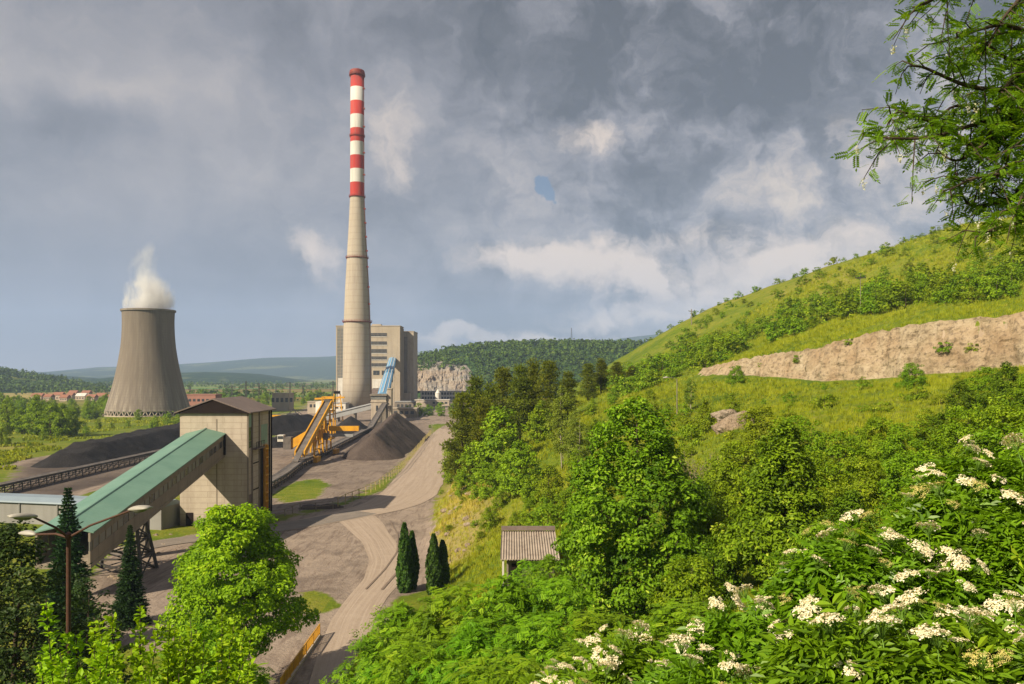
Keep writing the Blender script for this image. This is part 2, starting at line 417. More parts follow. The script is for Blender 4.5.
def build_world():
    w = bpy.data.worlds.new('World'); scene.world = w; w.use_nodes = True
    nt = w.node_tree; nt.nodes.clear()
    out = N(nt, 'ShaderNodeOutputWorld'); bg = N(nt, 'ShaderNodeBackground'); bg.inputs['Strength'].default_value = 0.1
    L(nt, bg.outputs[0], out.inputs[0])
    sky = N(nt, 'ShaderNodeTexSky', sky_type='NISHITA'); sky.sun_disc = False
    sky.sun_elevation = math.asin(SUN.z); sky.sun_rotation = math.atan2(SUN.x, SUN.y)
    tc = N(nt, 'ShaderNodeTexCoord'); sp = N(nt, 'ShaderNodeSeparateXYZ'); L(nt, tc.outputs['Generated'], sp.inputs[0])
    az = math_(nt, 'ARCTAN2', sp.outputs[0], sp.outputs[1]); el = math_(nt, 'ARCSINE', sp.outputs[2])
    ae = N(nt, 'ShaderNodeCombineXYZ'); L(nt, az, ae.inputs[0]); L(nt, el, ae.inputs[1])
    # plane of the cloud base: gives the layers their perspective
    zz = math_(nt, 'ADD', math_(nt, 'MAXIMUM', sp.outputs[2], 0.0), 0.16)
    q = N(nt, 'ShaderNodeCombineXYZ'); L(nt, math_(nt, 'DIVIDE', sp.outputs[0], zz), q.inputs[0]); L(nt, math_(nt, 'DIVIDE', sp.outputs[1], zz), q.inputs[1])
    # ragged edges: push the angle coordinates about with noise
    nz = N(nt, 'ShaderNodeTexNoise'); nz.inputs['Scale'].default_value = 9.0; nz.inputs['Detail'].default_value = 5; nz.inputs['Roughness'].default_value = 0.6
    L(nt, ae.outputs[0], nz.inputs['Vector'])
    off = N(nt, 'ShaderNodeVectorMath', operation='MULTIPLY_ADD'); L(nt, nz.outputs['Color'], off.inputs[0])
    off.inputs[1].default_value = (0.16, 0.11, 0); L(nt, ae.outputs[0], off.inputs[2])
    wv = N(nt, 'ShaderNodeVectorMath', operation='ADD'); L(nt, off.outputs[0], wv.inputs[0]); wv.inputs[1].default_value = (-0.08, -0.055, 0)
    warp = wv.outputs[0]
    def blob(px, py, rx, ry, w=1.0, vec=warp):
        v = Vector(((px-512)/F, 1, (HOR-py)/F)).normalized()
        s = N(nt, 'ShaderNodeVectorMath', operation='SUBTRACT'); L(nt, vec, s.inputs[0])
        s.inputs[1].default_value = (math.atan2(v.x, v.y), math.asin(v.z), 0)
        d = N(nt, 'ShaderNodeVectorMath', operation='MULTIPLY'); L(nt, s.outputs[0], d.inputs[0]); d.inputs[1].default_value = (F/rx, F/ry, 0)
        k = N(nt, 'ShaderNodeVectorMath', operation='DOT_PRODUCT'); L(nt, d.outputs[0], k.inputs[0]); L(nt, d.outputs[0], k.inputs[1])
        e = math_(nt, 'EXPONENT', math_(nt, 'MULTIPLY', k.outputs['Value'], -1.0))
        return math_(nt, 'MULTIPLY', e, w)
    def total(lst):
        a = lst[0]
        for b in lst[1:]: a = math_(nt, 'ADD', a, b)
        return a
    n1 = noise(nt, q.outputs[0], 1.3, 8, 0.58, 0.35)
    n2 = noise(nt, warp, 7.0, 9, 0.60, 0.0)
    n3 = noise(nt, warp, 20.0, 7, 0.62, 0.0)
    # contrast grows to the right, where the cumulus stands
    amp = ramp(nt, math_(nt, 'MULTIPLY_ADD', az, 0.7, 0.5), [(0.20,0.26),(0.45,0.62),(0.60,1.35)])
    t = math_(nt, 'ADD', math_(nt, 'MULTIPLY', math_(nt, 'SUBTRACT', n1, 0.5), 1.1), math_(nt, 'MULTIPLY', math_(nt, 'SUBTRACT', n2, 0.5), 1.7))
    t = math_(nt, 'ADD', t, math_(nt, 'MULTIPLY', math_(nt, 'SUBTRACT', n3, 0.5), 1.0))
    t = math_(nt, 'MULTIPLY_ADD', t, amp, 0.47)
    soft = total([blob(520,30,260,60,-0.30), blob(700,95,190,50,-0.26), blob(640,165,120,45,-0.16), blob(640,222,110,28,-0.14),
                  blob(830,120,130,50,-0.10), blob(455,190,60,60,-0.06), blob(75,118,70,24,-0.20), blob(690,258,80,16,-0.20), blob(850,215,70,40,-0.14), blob(640,286,60,10,-0.18),
                  blob(520,320,160,30,-0.16), blob(60,300,220,90,-0.07), blob(250,290,160,80,-0.07), blob(150,60,260,70,0.05), blob(430,290,80,60,-0.12), blob(850,20,200,40,-0.12),
                  blob(90,80,110,18,0.16), blob(200,190,200,70,0.06), blob(60,20,150,40,0.06), blob(420,110,70,50,0.20), blob(600,140,50,35,0.24), blob(790,155,110,30,0.16),
                  blob(740,205,120,26,0.14), blob(900,290,120,30,0.16), blob(640,245,160,14,0.12), blob(690,235,210,75,0.08), blob(560,200,150,60,0.06), blob(760,180,110,60,-0.08), blob(860,160,60,40,0.16)])
    t = math_(nt, 'ADD', t, soft, clamp=True)
    grey = ramp(nt, t, [(0.0,(0.046,0.048,0.056)), (0.22,(0.080,0.081,0.092)), (0.42,(0.138,0.136,0.150)), (0.62,(0.214,0.199,0.202)), (0.82,(0.315,0.273,0.246)), (1.0,(0.41,0.345,0.285))])
    bright = total([blob(560,262,80,20,1.25), blob(650,278,60,13,1.2), blob(316,262,22,20,0.85), blob(592,134,34,16,0.75), blob(785,262,60,20,1.0), blob(735,296,80,15,1.0), blob(512,252,30,10,0.8),
                    blob(870,150,40,34,0.5), blob(400,150,26,50,0.45), blob(640,318,80,9,0.95), blob(540,337,80,5,1.0), blob(840,255,40,26,0.5), blob(700,235,60,12,0.45), blob(720,340,40,8,0.6), blob(470,330,40,5,0.7)])
    bt = math_(nt, 'MULTIPLY', bright, math_(nt, 'MULTIPLY_ADD', math_(nt, 'ADD', n3, math_(nt, 'MULTIPLY', math_(nt, 'SUBTRACT', n2, 0.5), 1.2)), 2.6, -0.35))
    bm = ramp(nt, bt, [(0.12,0.0), (0.5,0.55), (1.0,1.0)])
    col = mix(nt, bm, grey, (0.50,0.405,0.325))
    # low haze along the horizon
    hz = ramp(nt, el, [(0.0,0.45), (0.05,0.0)])
    col = mix(nt, hz, col, (0.30,0.275,0.28))
    vm = N(nt, 'ShaderNodeVectorMath', operation='SCALE'); L(nt, col, vm.inputs[0]); vm.inputs['Scale'].default_value = 10.0
    hole = total([blob(538,186,10,17,1.0), blob(543,176,8,8,0.6)])
    hm = ramp(nt, math_(nt, 'MULTIPLY', hole, math_(nt, 'MULTIPLY_ADD', n3, 2.6, -0.3)), [(0.36,0.0),(0.52,0.9)])
    sk = mix(nt, 0.85, sky.outputs[0], (0.35, 0.72, 1.30))
    L(nt, mix(nt, hm, vm.outputs[0], sk), bg.inputs['Color'])
build_world()

vs = scene.view_settings
vs.view_transform = 'Standard'; vs.look = 'None'; vs.exposure = 0.9; vs.gamma = 1.0; vs.use_curve_mapping = False
cy = scene.cycles
cy.max_bounces = 6; cy.diffuse_bounces = 2; cy.glossy_bounces = 2; cy.transmission_bounces = 4; cy.transparent_max_bounces = 6; cy.volume_bounces = 2
cy.use_denoising = True
cy.sample_clamp_indirect = 3.0
cy.caustics_reflective = False; cy.caustics_refractive = False
cy.volume_step_rate = 1.0

# ------------------------------------------------------------------ terrain
def fbm(x, y, s, seed=0, oct=4):
    """cheap value noise on numpy arrays, -1..1"""
    tot = np.zeros_like(x, dtype=np.float64); a = 1.0; nrm = 0
    for o in range(oct):
        X = x / s * 2**o + seed * 17.3 + o * 5.1; Y = y / s * 2**o - seed * 9.7 + o * 3.3
        xi = np.floor(X); yi = np.floor(Y); fx = X - xi; fy = Y - yi
        fx = fx*fx*(3-2*fx); fy = fy*fy*(3-2*fy)
        def h(i, j):
            v = np.sin(i * 127.1 + j * 311.7 + seed * 74.7) * 43758.5453
            return v - np.floor(v)
        v = (h(xi,yi)*(1-fx) + h(xi+1,yi)*fx)*(1-fy) + (h(xi,yi+1)*(1-fx) + h(xi+1,yi+1)*fx)*fy
        tot += a * (v*2-1); nrm += a; a *= 0.5
    return tot / nrm

def sstep(a, b, x):
    t = np.clip((x - a) / (b - a), 0, 1); return t*t*(3-2*t)

def inpoly(x, y, poly):
    c = np.zeros(x.shape, bool); n = len(poly)
    for i in range(n):
        x1, y1 = poly[i][:2]; x2, y2 = poly[(i+1) % n][:2]
        if y1 == y2: continue
        c ^= ((y1 > y) != (y2 > y)) & (x < (x2-x1)*(y-y1)/(y2-y1)+x1)
    return c

def dist_poly(x, y, poly, closed=True):
    best = np.full(x.shape, 1e9); n = len(poly)
    for i in range(n if closed else n-1):
        ax, ay = poly[i][:2]; bx, by = poly[(i+1) % n][:2]
        dx, dy = bx-ax, by-ay
        t = np.clip(((x-ax)*dx+(y-ay)*dy)/(dx*dx+dy*dy+1e-9), 0, 1)
        best = np.minimum(best, np.hypot(x-ax-t*dx, y-ay-t*dy))
    return best
def softpoly(x, y, poly, w):
    d = dist_poly(x, y, poly); ins = inpoly(x, y, poly)
    return sstep(-w, w, np.where(ins, d, -d))

CUT = np.array([(39.0,168,0.4),(45.9,148,2.6),(51.0,130,4.9),(60.0,113,6.8),(67.5,104,6.8),(76.5,95,6.8),(90,86,6.5),(120,74,6.0),(160,62,5.0)])

def cut_step(x, y):
    """signed distance to the quarry cut (behind = positive) and its height at the nearest point"""
    x = np.asarray(x, float); y = np.asarray(y, float)
    best = np.full(x.shape, 1e9); sd = np.zeros(x.shape); hh = np.zeros(x.shape)
    for (ax, ay, ah), (bx, by, bh) in zip(CUT[:-1], CUT[1:]):
        dx, dy = bx-ax, by-ay; l2 = dx*dx+dy*dy
        t = np.clip(((x-ax)*dx + (y-ay)*dy)/l2, 0, 1)
        px, py = ax+t*dx, ay+t*dy
        d = np.hypot(x-px, y-py)
        side = np.sign((dx*(y-ay) - dy*(x-ax)))
        m = d < best
        best = np.where(m, d, best); sd = np.where(m, d*side, sd); hh = np.where(m, ah+t*(bh-ah), hh)
    return sd, hh

# (x, y, z) heights: the spur the photographer stands on, the bank above the haul road, the terrace and the hill
HP = []
def hp(px, py, d): HP.append(P(px, py, d))
def hz(x, y, z): HP.append((x, y, z))
for a in [(440,520,120),(470,480,150),(450,455,230),(520,590,65),(480,490,130),(560,440,130),(640,402,140),(700,386,150),(860,381,121),(930,374,111),(1024,366,102),
          (760,418,95),(860,440,70),(740,432,80),(960,432,56),(1030,445,42),(800,520,45),(700,530,60),(780,590,35),(630,655,45),(560,640,45),(640,470,90),
          (820,346,133),(930,322,117),(1024,312,108),(1024,230,230),(900,245,270),(840,263,290),(760,292,310),(700,315,330),(640,346,350),
          (860,310,180),(960,280,165),(760,340,210),(690,366,215),(640,378,225),(600,395,200),(580,420,160)]: hp(*a)
for a in [(0,0,23.2),(0,-12,24.2),(-14,-12,22),(14,-12,25),(-6,4,20.6),(6,3,22.0),(4,12,19.5),(-6,12,16.5),(0,20,14.5),(-12,20,9.5),(-14,26,7),(12,20,18.5),(25,20,22),(45,30,25),
          (-2,30,11.5),(-9,30,6.5),(-25,40,1.5),(-18,50,0.3),(-9,62,0.6),(-11,75,0),(-9,92,0.4),(-13,105,0),(-14,125,0),(-16,160,0),(-16,210,0),(-18,280,0),(-25,360,0),(-30,450,0),
          (-40,30,0.5),(-40,60,0),(-30,5,9),(-40,-12,10),(-45,120,0),(-45,250,0),(-45,400,0),(-2,250,8),(-5,320,4),(0,400,2),(0,480,0),(40,480,14),(40,400,20),
          (80,60,32),(110,100,47),(120,20,40),(80,-12,33),(200,60,66),(200,150,72),(200,300,80),(300,60,80),(320,300,110),(150,400,70),(250,480,80),(100,480,38),(150,250,72),(130,330,68),(110,390,52)]: hz(*a)
HP = np.array(HP)
_sd, _hh = cut_step(HP[:,0], HP[:,1])
_z = HP[:,2] - _hh * sstep(-0.6, 1.2, _sd)
S_ = 100.0
def _phi(r2): return 0.5 * r2 * np.log(r2 + 1e-9)
def _fit():
    x = HP[:,0]/S_; y = HP[:,1]/S_
    n = len(x)
    A = _phi((x[:,None]-x[None])**2 + (y[:,None]-y[None])**2) + np.eye(n)*2e-3
    Pm = np.stack([np.ones(n), x, y], 1)
    M_ = np.block([[A, Pm],[Pm.T, np.zeros((3,3))]])
    return np.linalg.solve(M_, np.concatenate([_z, np.zeros(3)]))
_W = _fit()
ROADLINE = [G(*p) for p in ((334,700),(342,655),(354,617),(372,592),(388,565),(384,540),(395,510),(405,503),(422,474),(436,446),(446,431),(452,425))]
def height(x, y):
    x = np.asarray(x, float); y = np.asarray(y, float); sh = x.shape
    x = x.ravel(); y = y.ravel()
    xs = np.clip(x, -45, 330)/S_; ys = np.clip(y, -14, 500)/S_
    h = _W[-3] + _W[-2]*xs + _W[-1]*ys
    for i in range(len(HP)):
        h = h + _W[i] * _phi((xs-HP[i,0]/S_)**2 + (ys-HP[i,1]/S_)**2)
    sd, hh = cut_step(x, y)
    h = np.maximum(h, 0)
    rd = dist_poly(x, y, ROADLINE, False)
    h = np.where((x < 0) & (y > 60), np.maximum(h - 0.5, 0)*sstep(5.0, 9.5, rd) + 0.0, h)
    lump = fbm(x, y, 9.0, 3) * (0.35 + 0.35*sstep(28, 40, h)) + fbm(x, y, 30.0, 5) * (0.8 + 1.2*sstep(30, 45, h))
    h = h + lump * sstep(1.5, 6.0, h)*sstep(8, 30, np.hypot(x, y))
    h = h + hh * sstep(-0.6, 1.2, sd)
    fade = sstep(-60, -42, x) * (1 - sstep(520, 800, y)) * (1 - sstep(420, 800, x))
    h = np.maximum(h, 0) * fade
    return h.reshape(sh)
def hgt(x, y): return float(height(np.array([x]), np.array([y]))[0])

def lines(*segs):
    """grid lines from (start, stop, step) runs"""
    out = []
    for a, b, s in segs: out += list(np.arange(a, b, s))
    return np.array(sorted(out))
gx = lines((-9000,-2000,700),(-2000,-600,140),(-600,-150,22),(-150,-110,4),(-110,-20,1.3),(-20,75,1.0),(75,140,2.0),(140,340,6),(340,800,30),(800,2000,140),(2000,9001,700))
gy = lines((-600,-60,60),(-60,0,3),(0,180,1.0),(180,330,2.0),(330,520,5),(520,900,16),(900,2200,80),(2200,12001,700))
X, Y = np.meshgrid(gx, gy); Z = height(X, Y)
nx, ny = len(gx), len(gy)
def gp(*pts): return [G(*p) for p in pts]
YARD = gp((95,640),(80,590),(110,556),(185,536),(255,528),(300,516),(340,506),(385,490),(408,462),(425,440),(440,428),(452,424),(452,440),(447,462),(438,485),(432,520),(440,556),(425,590),(392,600),(366,684),(230,684),(150,650))
STOCK = gp((255,520),(262,486),(268,440),(300,424),(330,420),(380,418),(430,422),(432,432),(410,455),(385,478),(350,500),(300,512))
LEFT = gp((0,492),(20,462),(60,455),(150,430),(186,426),(186,470),(150,470),(110,486),(30,505))
PATHS = [gp((0,468),(40,458),(95,449),(130,446),(186,440)), gp((60,499),(110,484),(160,468),(186,460))]
dirt = softpoly(X, Y, YARD, 2.5); stock = softpoly(X, Y, STOCK, 5); left = softpoly(X, Y, LEFT, 5)
plant = softpoly(X, Y, [(-140,400),(-20,400),(20,760),(-30,900),(-190,760),(-150,560)], 15)
path = np.zeros_like(X)
for p_, w_ in zip(PATHS, (1.6, 1.0)): path = np.maximum(path, 1 - sstep(w_, w_+1.2, dist_poly(X, Y, p_, False)))
GRASSY = [softpoly(X, Y, gp((270,496),(292,482),(318,478),(330,484),(318,498),(285,503)), 2.5), softpoly(X, Y, gp((40,500),(110,488),(186,478),(186,505),(110,505)), 3),
          softpoly(X, Y, gp((290,612),(300,592),(318,590),(343,604),(330,614)), 1.0)]
pit = np.zeros_like(X)
for g_ in GRASSY: pit = np.maximum(pit, g_)
dirt = np.clip(np.maximum(np.maximum(dirt, stock*0.95), np.maximum(left*0.85, plant*0.8)), 0, 1) * (1 - pit*0.95)
dirt = np.maximum(dirt, path)
coalf = np.clip(stock*0.30 + left*0.8, 0, 1) * (1 - pit) * (1 - path)
bank = softpoly(X, Y, [(-13,96),(-5,100),(-1,125),(-4,160),(-12,215),(-17,215),(-15,160),(-13,130)], 4)
dry = np.clip(0.30 + 0.20*sstep(24, 45, Z) + 0.75*bank + 0.25*fbm(X, Y, 25, 8), 0, 1)
dry = np.where(X < -20, 0.42 + 0.3*fbm(X, Y, 40, 4), dry)
sd_, hh_ = cut_step(X, Y)
rock = np.clip(sstep(-3.0, 0.0, sd_)*(1-sstep(0.2, 1.6, sd_))*sstep(0.6, 2, hh_) + bank*0.55*sstep(-0.1, 0.5, fbm(X, Y, 6, 12)), 0, 1)
tan_ = np.maximum(softpoly(X, Y, gp((-60,399),(-60,392.5),(60,392.5),(92,394.5),(105,398),(100,399.5),(30,400)), 20), 0.75*softpoly(X, Y, gp((-60,447),(-20,441),(20,445),(-10,452)), 4))
idx = np.arange(nx*ny).reshape(ny, nx)
fc = np.stack([idx[:-1,:-1], idx[:-1,1:], idx[1:,1:], idx[1:,:-1]], -1).reshape(-1, 4)

def terrain_mat():
    m, nt, b = nmat('grass, dirt and coal dust ground')
    v = wpos(nt)
    a_d, a_c, a_y, a_r = (attr(nt, k) for k in ('dirt','coal','dry','rock'))
    nbig = noise(nt, v, 0.045, 5, 0.6); nmid = noise(nt, v, 0.35, 6, 0.65); nfin = noise(nt, v, 2.6, 5, 0.7)
    k = math_(nt, 'ADD', a_y, math_(nt, 'MULTIPLY', math_(nt, 'SUBTRACT', nmid, 0.5), 1.3))
    k = math_(nt, 'ADD', k, math_(nt, 'MULTIPLY', math_(nt, 'SUBTRACT', nbig, 0.5), 1.0), clamp=True)
    grass = ramp(nt, k, [(0.05,(0.075,0.135,0.010)), (0.35,(0.155,0.205,0.014)), (0.65,(0.245,0.250,0.030)), (1.0,(0.330,0.265,0.100))])
    grass = mix(nt, ramp(nt, nfin, [(0.35,0.55),(0.6,0.0)]), grass, (0.060,0.095,0.010))
    fields = N(nt, 'ShaderNodeTexVoronoi'); fields.inputs['Scale'].default_value = 0.006; L(nt, wpos(nt, (1,2.2,1)), fields.inputs['Vector'])
    sp = N(nt, 'ShaderNodeSeparateXYZ'); L(nt, v, sp.inputs[0])
    far = ramp(nt, math_(nt, 'MULTIPLY', sp.outputs[1], 1/1000.0), [(0.62,0.0),(0.80,0.8)])
    fcol = mix(nt, 0.5, fields.outputs['Color'], (0.5,0.5,0.5))
    fcol = mix(nt, 1.0, fcol, (0.34,0.36,0.10), 'MULTIPLY')
    grass = mix(nt, far, grass, fcol)
    grass = mix(nt, attr(nt, 'tan'), grass, (0.36,0.29,0.10))
    trk = noise(nt, wpos(nt, (0.9,0.12,1)), 1.0, 5, 0.6, 1.2)
    dcol = mix(nt, ramp(nt, nmid, [(0.3,0.0),(0.7,1.0)]), (0.265,0.210,0.172), (0.37,0.300,0.245))
    dcol = mix(nt, ramp(nt, trk, [(0.5,0.0),(0.62,0.55)]), dcol, (0.15,0.108,0.088))
    dcol = mix(nt, ramp(nt, nfin, [(0.5,0.0),(0.75,0.5)]), dcol, (0.17,0.13,0.105))
    dcol = mix(nt, ramp(nt, noise(nt, wpos(nt, (1,0.6,1)), 0.11, 6, 0.68, 0.8), [(0.50,0.0),(0.64,0.7)]), dcol, (0.135,0.105,0.088))
    dcol = mix(nt, ramp(nt, noise(nt, wpos(nt, (1,0.7,1)), 0.16, 5, 0.65, 0.5), [(0.56,0.0),(0.68,0.6)]), dcol, (0.40,0.32,0.25))
    ck = math_(nt, 'MULTIPLY', a_c, math_(nt, 'MULTIPLY_ADD', nbig, 1.6, 0.1), clamp=True)
    dcol = mix(nt, ck, dcol, (0.075,0.060,0.055))
    dk = math_(nt, 'ADD', a_d, math_(nt, 'MULTIPLY', math_(nt, 'SUBTRACT', nmid, 0.5), 1.5))
    dk = ramp(nt, dk, [(0.36,0.0),(0.60,1.0)])
    col = mix(nt, dk, grass, dcol)
    rcol = mix(nt, ramp(nt, nmid, [(0.35,0.0),(0.65,1.0)]), (0.42,0.33,0.24), (0.28,0.21,0.15))
    rk = ramp(nt, math_(nt, 'ADD', a_r, math_(nt, 'MULTIPLY', math_(nt, 'SUBTRACT', nfin, 0.5), 0.8)), [(0.4,0.0),(0.6,1.0)])
    col = mix(nt, rk, col, rcol)
    L(nt, mix(nt, 1.0, col, (TONE,)*3, 'MULTIPLY'), b.inputs['Base Color']); b.inputs['Roughness'].default_value = 0.95; b.inputs['Specular IOR Level'].default_value = 0.1
    hgt_ = math_(nt, 'ADD', math_(nt, 'MULTIPLY', nmid, 1.0), math_(nt, 'MULTIPLY', nfin, 0.5))
    bump(nt, b, hgt_, 0.8, 0.35)
    return m
me = new_mesh('ground', np.stack([X.ravel(), Y.ravel(), Z.ravel()], 1), fc, 4, terrain_mat(), True,
              dict(dirt=dirt.ravel(), coal=coalf.ravel(), dry=dry.ravel(), rock=rock.ravel(), tan=tan_.ravel()))
tag(link('ground', me), 'grass, dirt and coal dust ground rising to the hill', kind='structure')

# ------------------------------------------------------------------ quarry cut on the hill
def rock_mat(name, a, b_, c, scale):
    m, nt, b = nmat(name)
    v = wpos(nt)
    n1 = noise(nt, wpos(nt, (1,1,0.55)), 0.36*scale, 7, 0.68, 0.6); n2 = noise(nt, v, 1.7*scale, 5, 0.7); n3 = noise(nt, v, 0.09*scale, 3)
    col = ramp(nt, n1, [(0.30,a), (0.5,b_), (0.72,c)])
    col = mix(nt, ramp(nt, n3, [(0.45,0.0),(0.62,0.45)]), col, (0.36,0.24,0.14))
    col = mix(nt, ramp(nt, n2, [(0.50,0.0),(0.64,0.8)]), col, (0.15,0.115,0.08))
    L(nt, mix(nt, 1.0, col, (TONE,)*3, 'MULTIPLY'), b.inputs['Base Color']); b.inputs['Roughness'].default_value = 0.95; b.inputs['Specular IOR Level'].default_value = 0.1
    bump(nt, b, math_(nt, 'ADD', n1, math_(nt, 'MULTIPLY', n2, 0.6)), 1.0, 0.5)
    return m
def build_cut():
    pts = CUT; seg = np.hypot(np.diff(pts[:,0]), np.diff(pts[:,1])); s = np.concatenate([[0], np.cumsum(seg)])
    u = np.arange(0, s[-1], 0.45)
    cx = np.interp(u, s, pts[:,0]); cyy = np.interp(u, s, pts[:,1])
    k = np.ones(15)/15
    cx[7:-7] = np.convolve(cx, k, 'valid'); cyy[7:-7] = np.convolve(cyy, k, 'valid')
    tx = np.gradient(cx); ty = np.gradient(cyy); l = np.hypot(tx, ty); nxx, nyy = -ty/l, tx/l     # points behind the cut
    m = 26; V = []
    wob = fbm(u, u*0, 9, 2)*1.0 + fbm(u, u*0+7, 2.5, 6)*0.45
    fx, fy = cx - nxx*1.5, cyy - nyy*1.5; bx_, by_ = cx + nxx*1.5, cyy + nyy*1.5
    zb = height(fx, fy) - 0.5; zt = height(bx_, by_) + 0.18 + fbm(u, u*0+3, 4.5, 9)*0.9 + fbm(u, u*0+9, 1.1, 19)*0.35
    for j in range(m+1):
        t = j/m
        lean = t**1.25
        off = -1.5 + 2.6*lean
        z = zb + (zt-zb)*t
        r = (fbm(u+z*0.35, z*0.35, 3.2, 21, 5)*1.25 + fbm(u, z*2.2, 1.3, 25, 3)*0.40 + np.abs(fbm(u+z*0.15, z*0.12+3, 2.6, 29))*1.5 + np.abs(fbm(u*0.5-z*0.4, z*1.5, 2.6, 37))*0.5 - 0.5) * math.sin(math.pi*min(1, t*1.0+0.02))**0.45 * 0.85
        r = r + wob*(1-t)*0.4
        V.append(np.stack([cx + nxx*(off - r - 0.1), cyy + nyy*(off - r - 0.1), z + r*0.15], 1))
    V = np.array(V); nr, nc = V.shape[:2]
    # a lip folded back into the hill
    lip = V[-1] + np.stack([nxx*1.2, nyy*1.2, np.full(nc, -0.6)], 1)
    V = np.concatenate([V, lip[None]], 0); nr += 1
    id_ = np.arange(nr*nc).reshape(nr, nc)
    f = np.stack([id_[:-1,:-1], id_[:-1,1:], id_[1:,1:], id_[1:,:-1]], -1).reshape(-1, 4)
    me = new_mesh('rock_cut', V.reshape(-1, 3), f, 4, rock_mat('pinkish limestone', (0.20,0.150,0.095), (0.40,0.325,0.220), (0.52,0.445,0.325), 1.0))
    tag(link('rock_cut', me), 'pale pinkish quarried rock face across the grassy hill', kind='structure')
build_cut()

# ------------------------------------------------------------------ roads
def ribbon(name, pts, widths, mat_, label, z=0.04, step=1.5):
    pts = np.array([p[:2] for p in pts]); s = np.concatenate([[0], np.cumsum(np.hypot(*np.diff(pts, axis=0).T))])
    u = np.arange(0, s[-1], step)
    def sm(a):
        v = np.interp(u, s, a); k = 5
        pad = np.concatenate([np.full(k, v[0]), v, np.full(k, v[-1])]); ker = np.hanning(2*k+1); ker /= ker.sum()
        return np.convolve(pad, ker, 'valid')
    x, y, w = sm(pts[:,0]), sm(pts[:,1]), sm(np.array(widths, float))
    tx, ty = np.gradient(x), np.gradient(y); l = np.hypot(tx, ty); nxx, nyy = -ty/l, tx/l
    across = np.linspace(-0.5, 0.5, 13); V = []; A = []
    for a in across:
        ww = w * (1 + 0.05*fbm(u, u*0+a*9, 6, 3)) if abs(a) > 0.45 else w
        V.append(np.stack([x+nxx*ww*a, y+nyy*ww*a, np.zeros_like(x)+z], 1)); A.append(np.full(len(u), a))
    V = np.array(V); A = np.array(A); nr, nc = A.shape
    id_ = np.arange(nr*nc).reshape(nr, nc)
    f = np.stack([id_[:-1,:-1], id_[1:,:-1], id_[1:,1:], id_[:-1,1:]], -1).reshape(-1, 4)[:, ::-1]
    uu = np.tile(u, nr)
    me = new_mesh(name, V.reshape(-1,3), f, 4, mat_, True, dict(across=A.ravel(), along=uu))
    return tag(link(name, me), label, kind='structure')
def road_mat(name, c1, c2, dusty, tr):
    m, nt, b = nmat(name)
    cb = N(nt, 'ShaderNodeCombineXYZ'); L(nt, math_(nt, 'MULTIPLY', attr(nt,'across'), 9.0), cb.inputs[0]); L(nt, math_(nt, 'MULTIPLY', attr(nt,'along'), 0.035), cb.inputs[1])
    s = noise(nt, cb.outputs[0], 1.5, 5, 0.6, 0.6); v = wpos(nt); n2 = noise(nt, v, 0.5, 6, 0.65); n3 = noise(nt, v, 3.0, 4, 0.7)
    col = mix(nt, ramp(nt, s, [(0.36,0.0),(0.62,1.0)]), c1, c2)
    col = mix(nt, ramp(nt, n2, [(0.45,0.0),(0.75,0.6)]), col, dusty)
    col = mix(nt, ramp(nt, n3, [(0.5,0.0),(0.8,0.4)]), col, tr)
    L(nt, mix(nt, 1.0, col, (TONE,)*3, 'MULTIPLY'), b.inputs['Base Color']); b.inputs['Roughness'].default_value = 0.93; b.inputs['Specular IOR Level'].default_value = 0.15
    bump(nt, b, math_(nt, 'ADD', s, n3), 0.5, 0.08)
    return m
DIRTROAD = road_mat('packed dirt road', (0.43,0.345,0.275), (0.35,0.275,0.215), (0.46,0.375,0.30), (0.24,0.185,0.15))
ribbon('haul_road', gp((262,531),(300,525),(340,516.5),(372,510),(393,504),(408,495),(422,476),(435,448),(446,431),(452,425)), [5,6.5,8,9.5,11,12,12,10.5,9.5,8], DIRTROAD, 'pale packed dirt haul road curving past the coal yard', 0.06)
ribbon('bridge_lane', gp((333,705),(343,650),(354,617),(368,597),(383,580),(389,560),(378,541),(363,524),(352,514)), [4.4,4.4,4.3,4.4,4.7,5.2,4.8,6.5,7], DIRTROAD, 'narrow dirt lane winding from the bridge up to the haul road', 0.035, 0.8)
ribbon('service_road', gp((100,556),(160,543),(230,535),(290,526.5),(340,517),(372,511)), [4.5,5,5.5,6,6.5,6],
       road_mat('old worn asphalt', (0.19,0.165,0.145), (0.25,0.215,0.185), (0.32,0.27,0.225), (0.14,0.115,0.10)), 'worn grey asphalt service road joining the haul road', 0.085)
def tyre_tracks():
    m = rough_mat('damp tyre track', (0.20,0.15,0.12), (0.27,0.21,0.165), 1.5, 0.95, 0.1, bmp=0.3)
    for i, line in enumerate([((395,520),(404,535),(404,552),(392,570),(372,592))]):
        p = np.array([G(*q)[:2] for q in line]); d_ = np.gradient(p, axis=0); l = np.hypot(d_[:,0], d_[:,1])[:,None]; nn = np.stack([-d_[:,1], d_[:,0]],1)/l
        for k, o in enumerate((-0.95, 0.95)):
            ribbon('tyre_track', p + nn*o, [0.22+0.08*((i+k) % 3)]*len(p), m, 'dark tyre track pressed into the dirt yard', 0.10+0.004*(2*i+k), 0.6)
tyre_tracks()

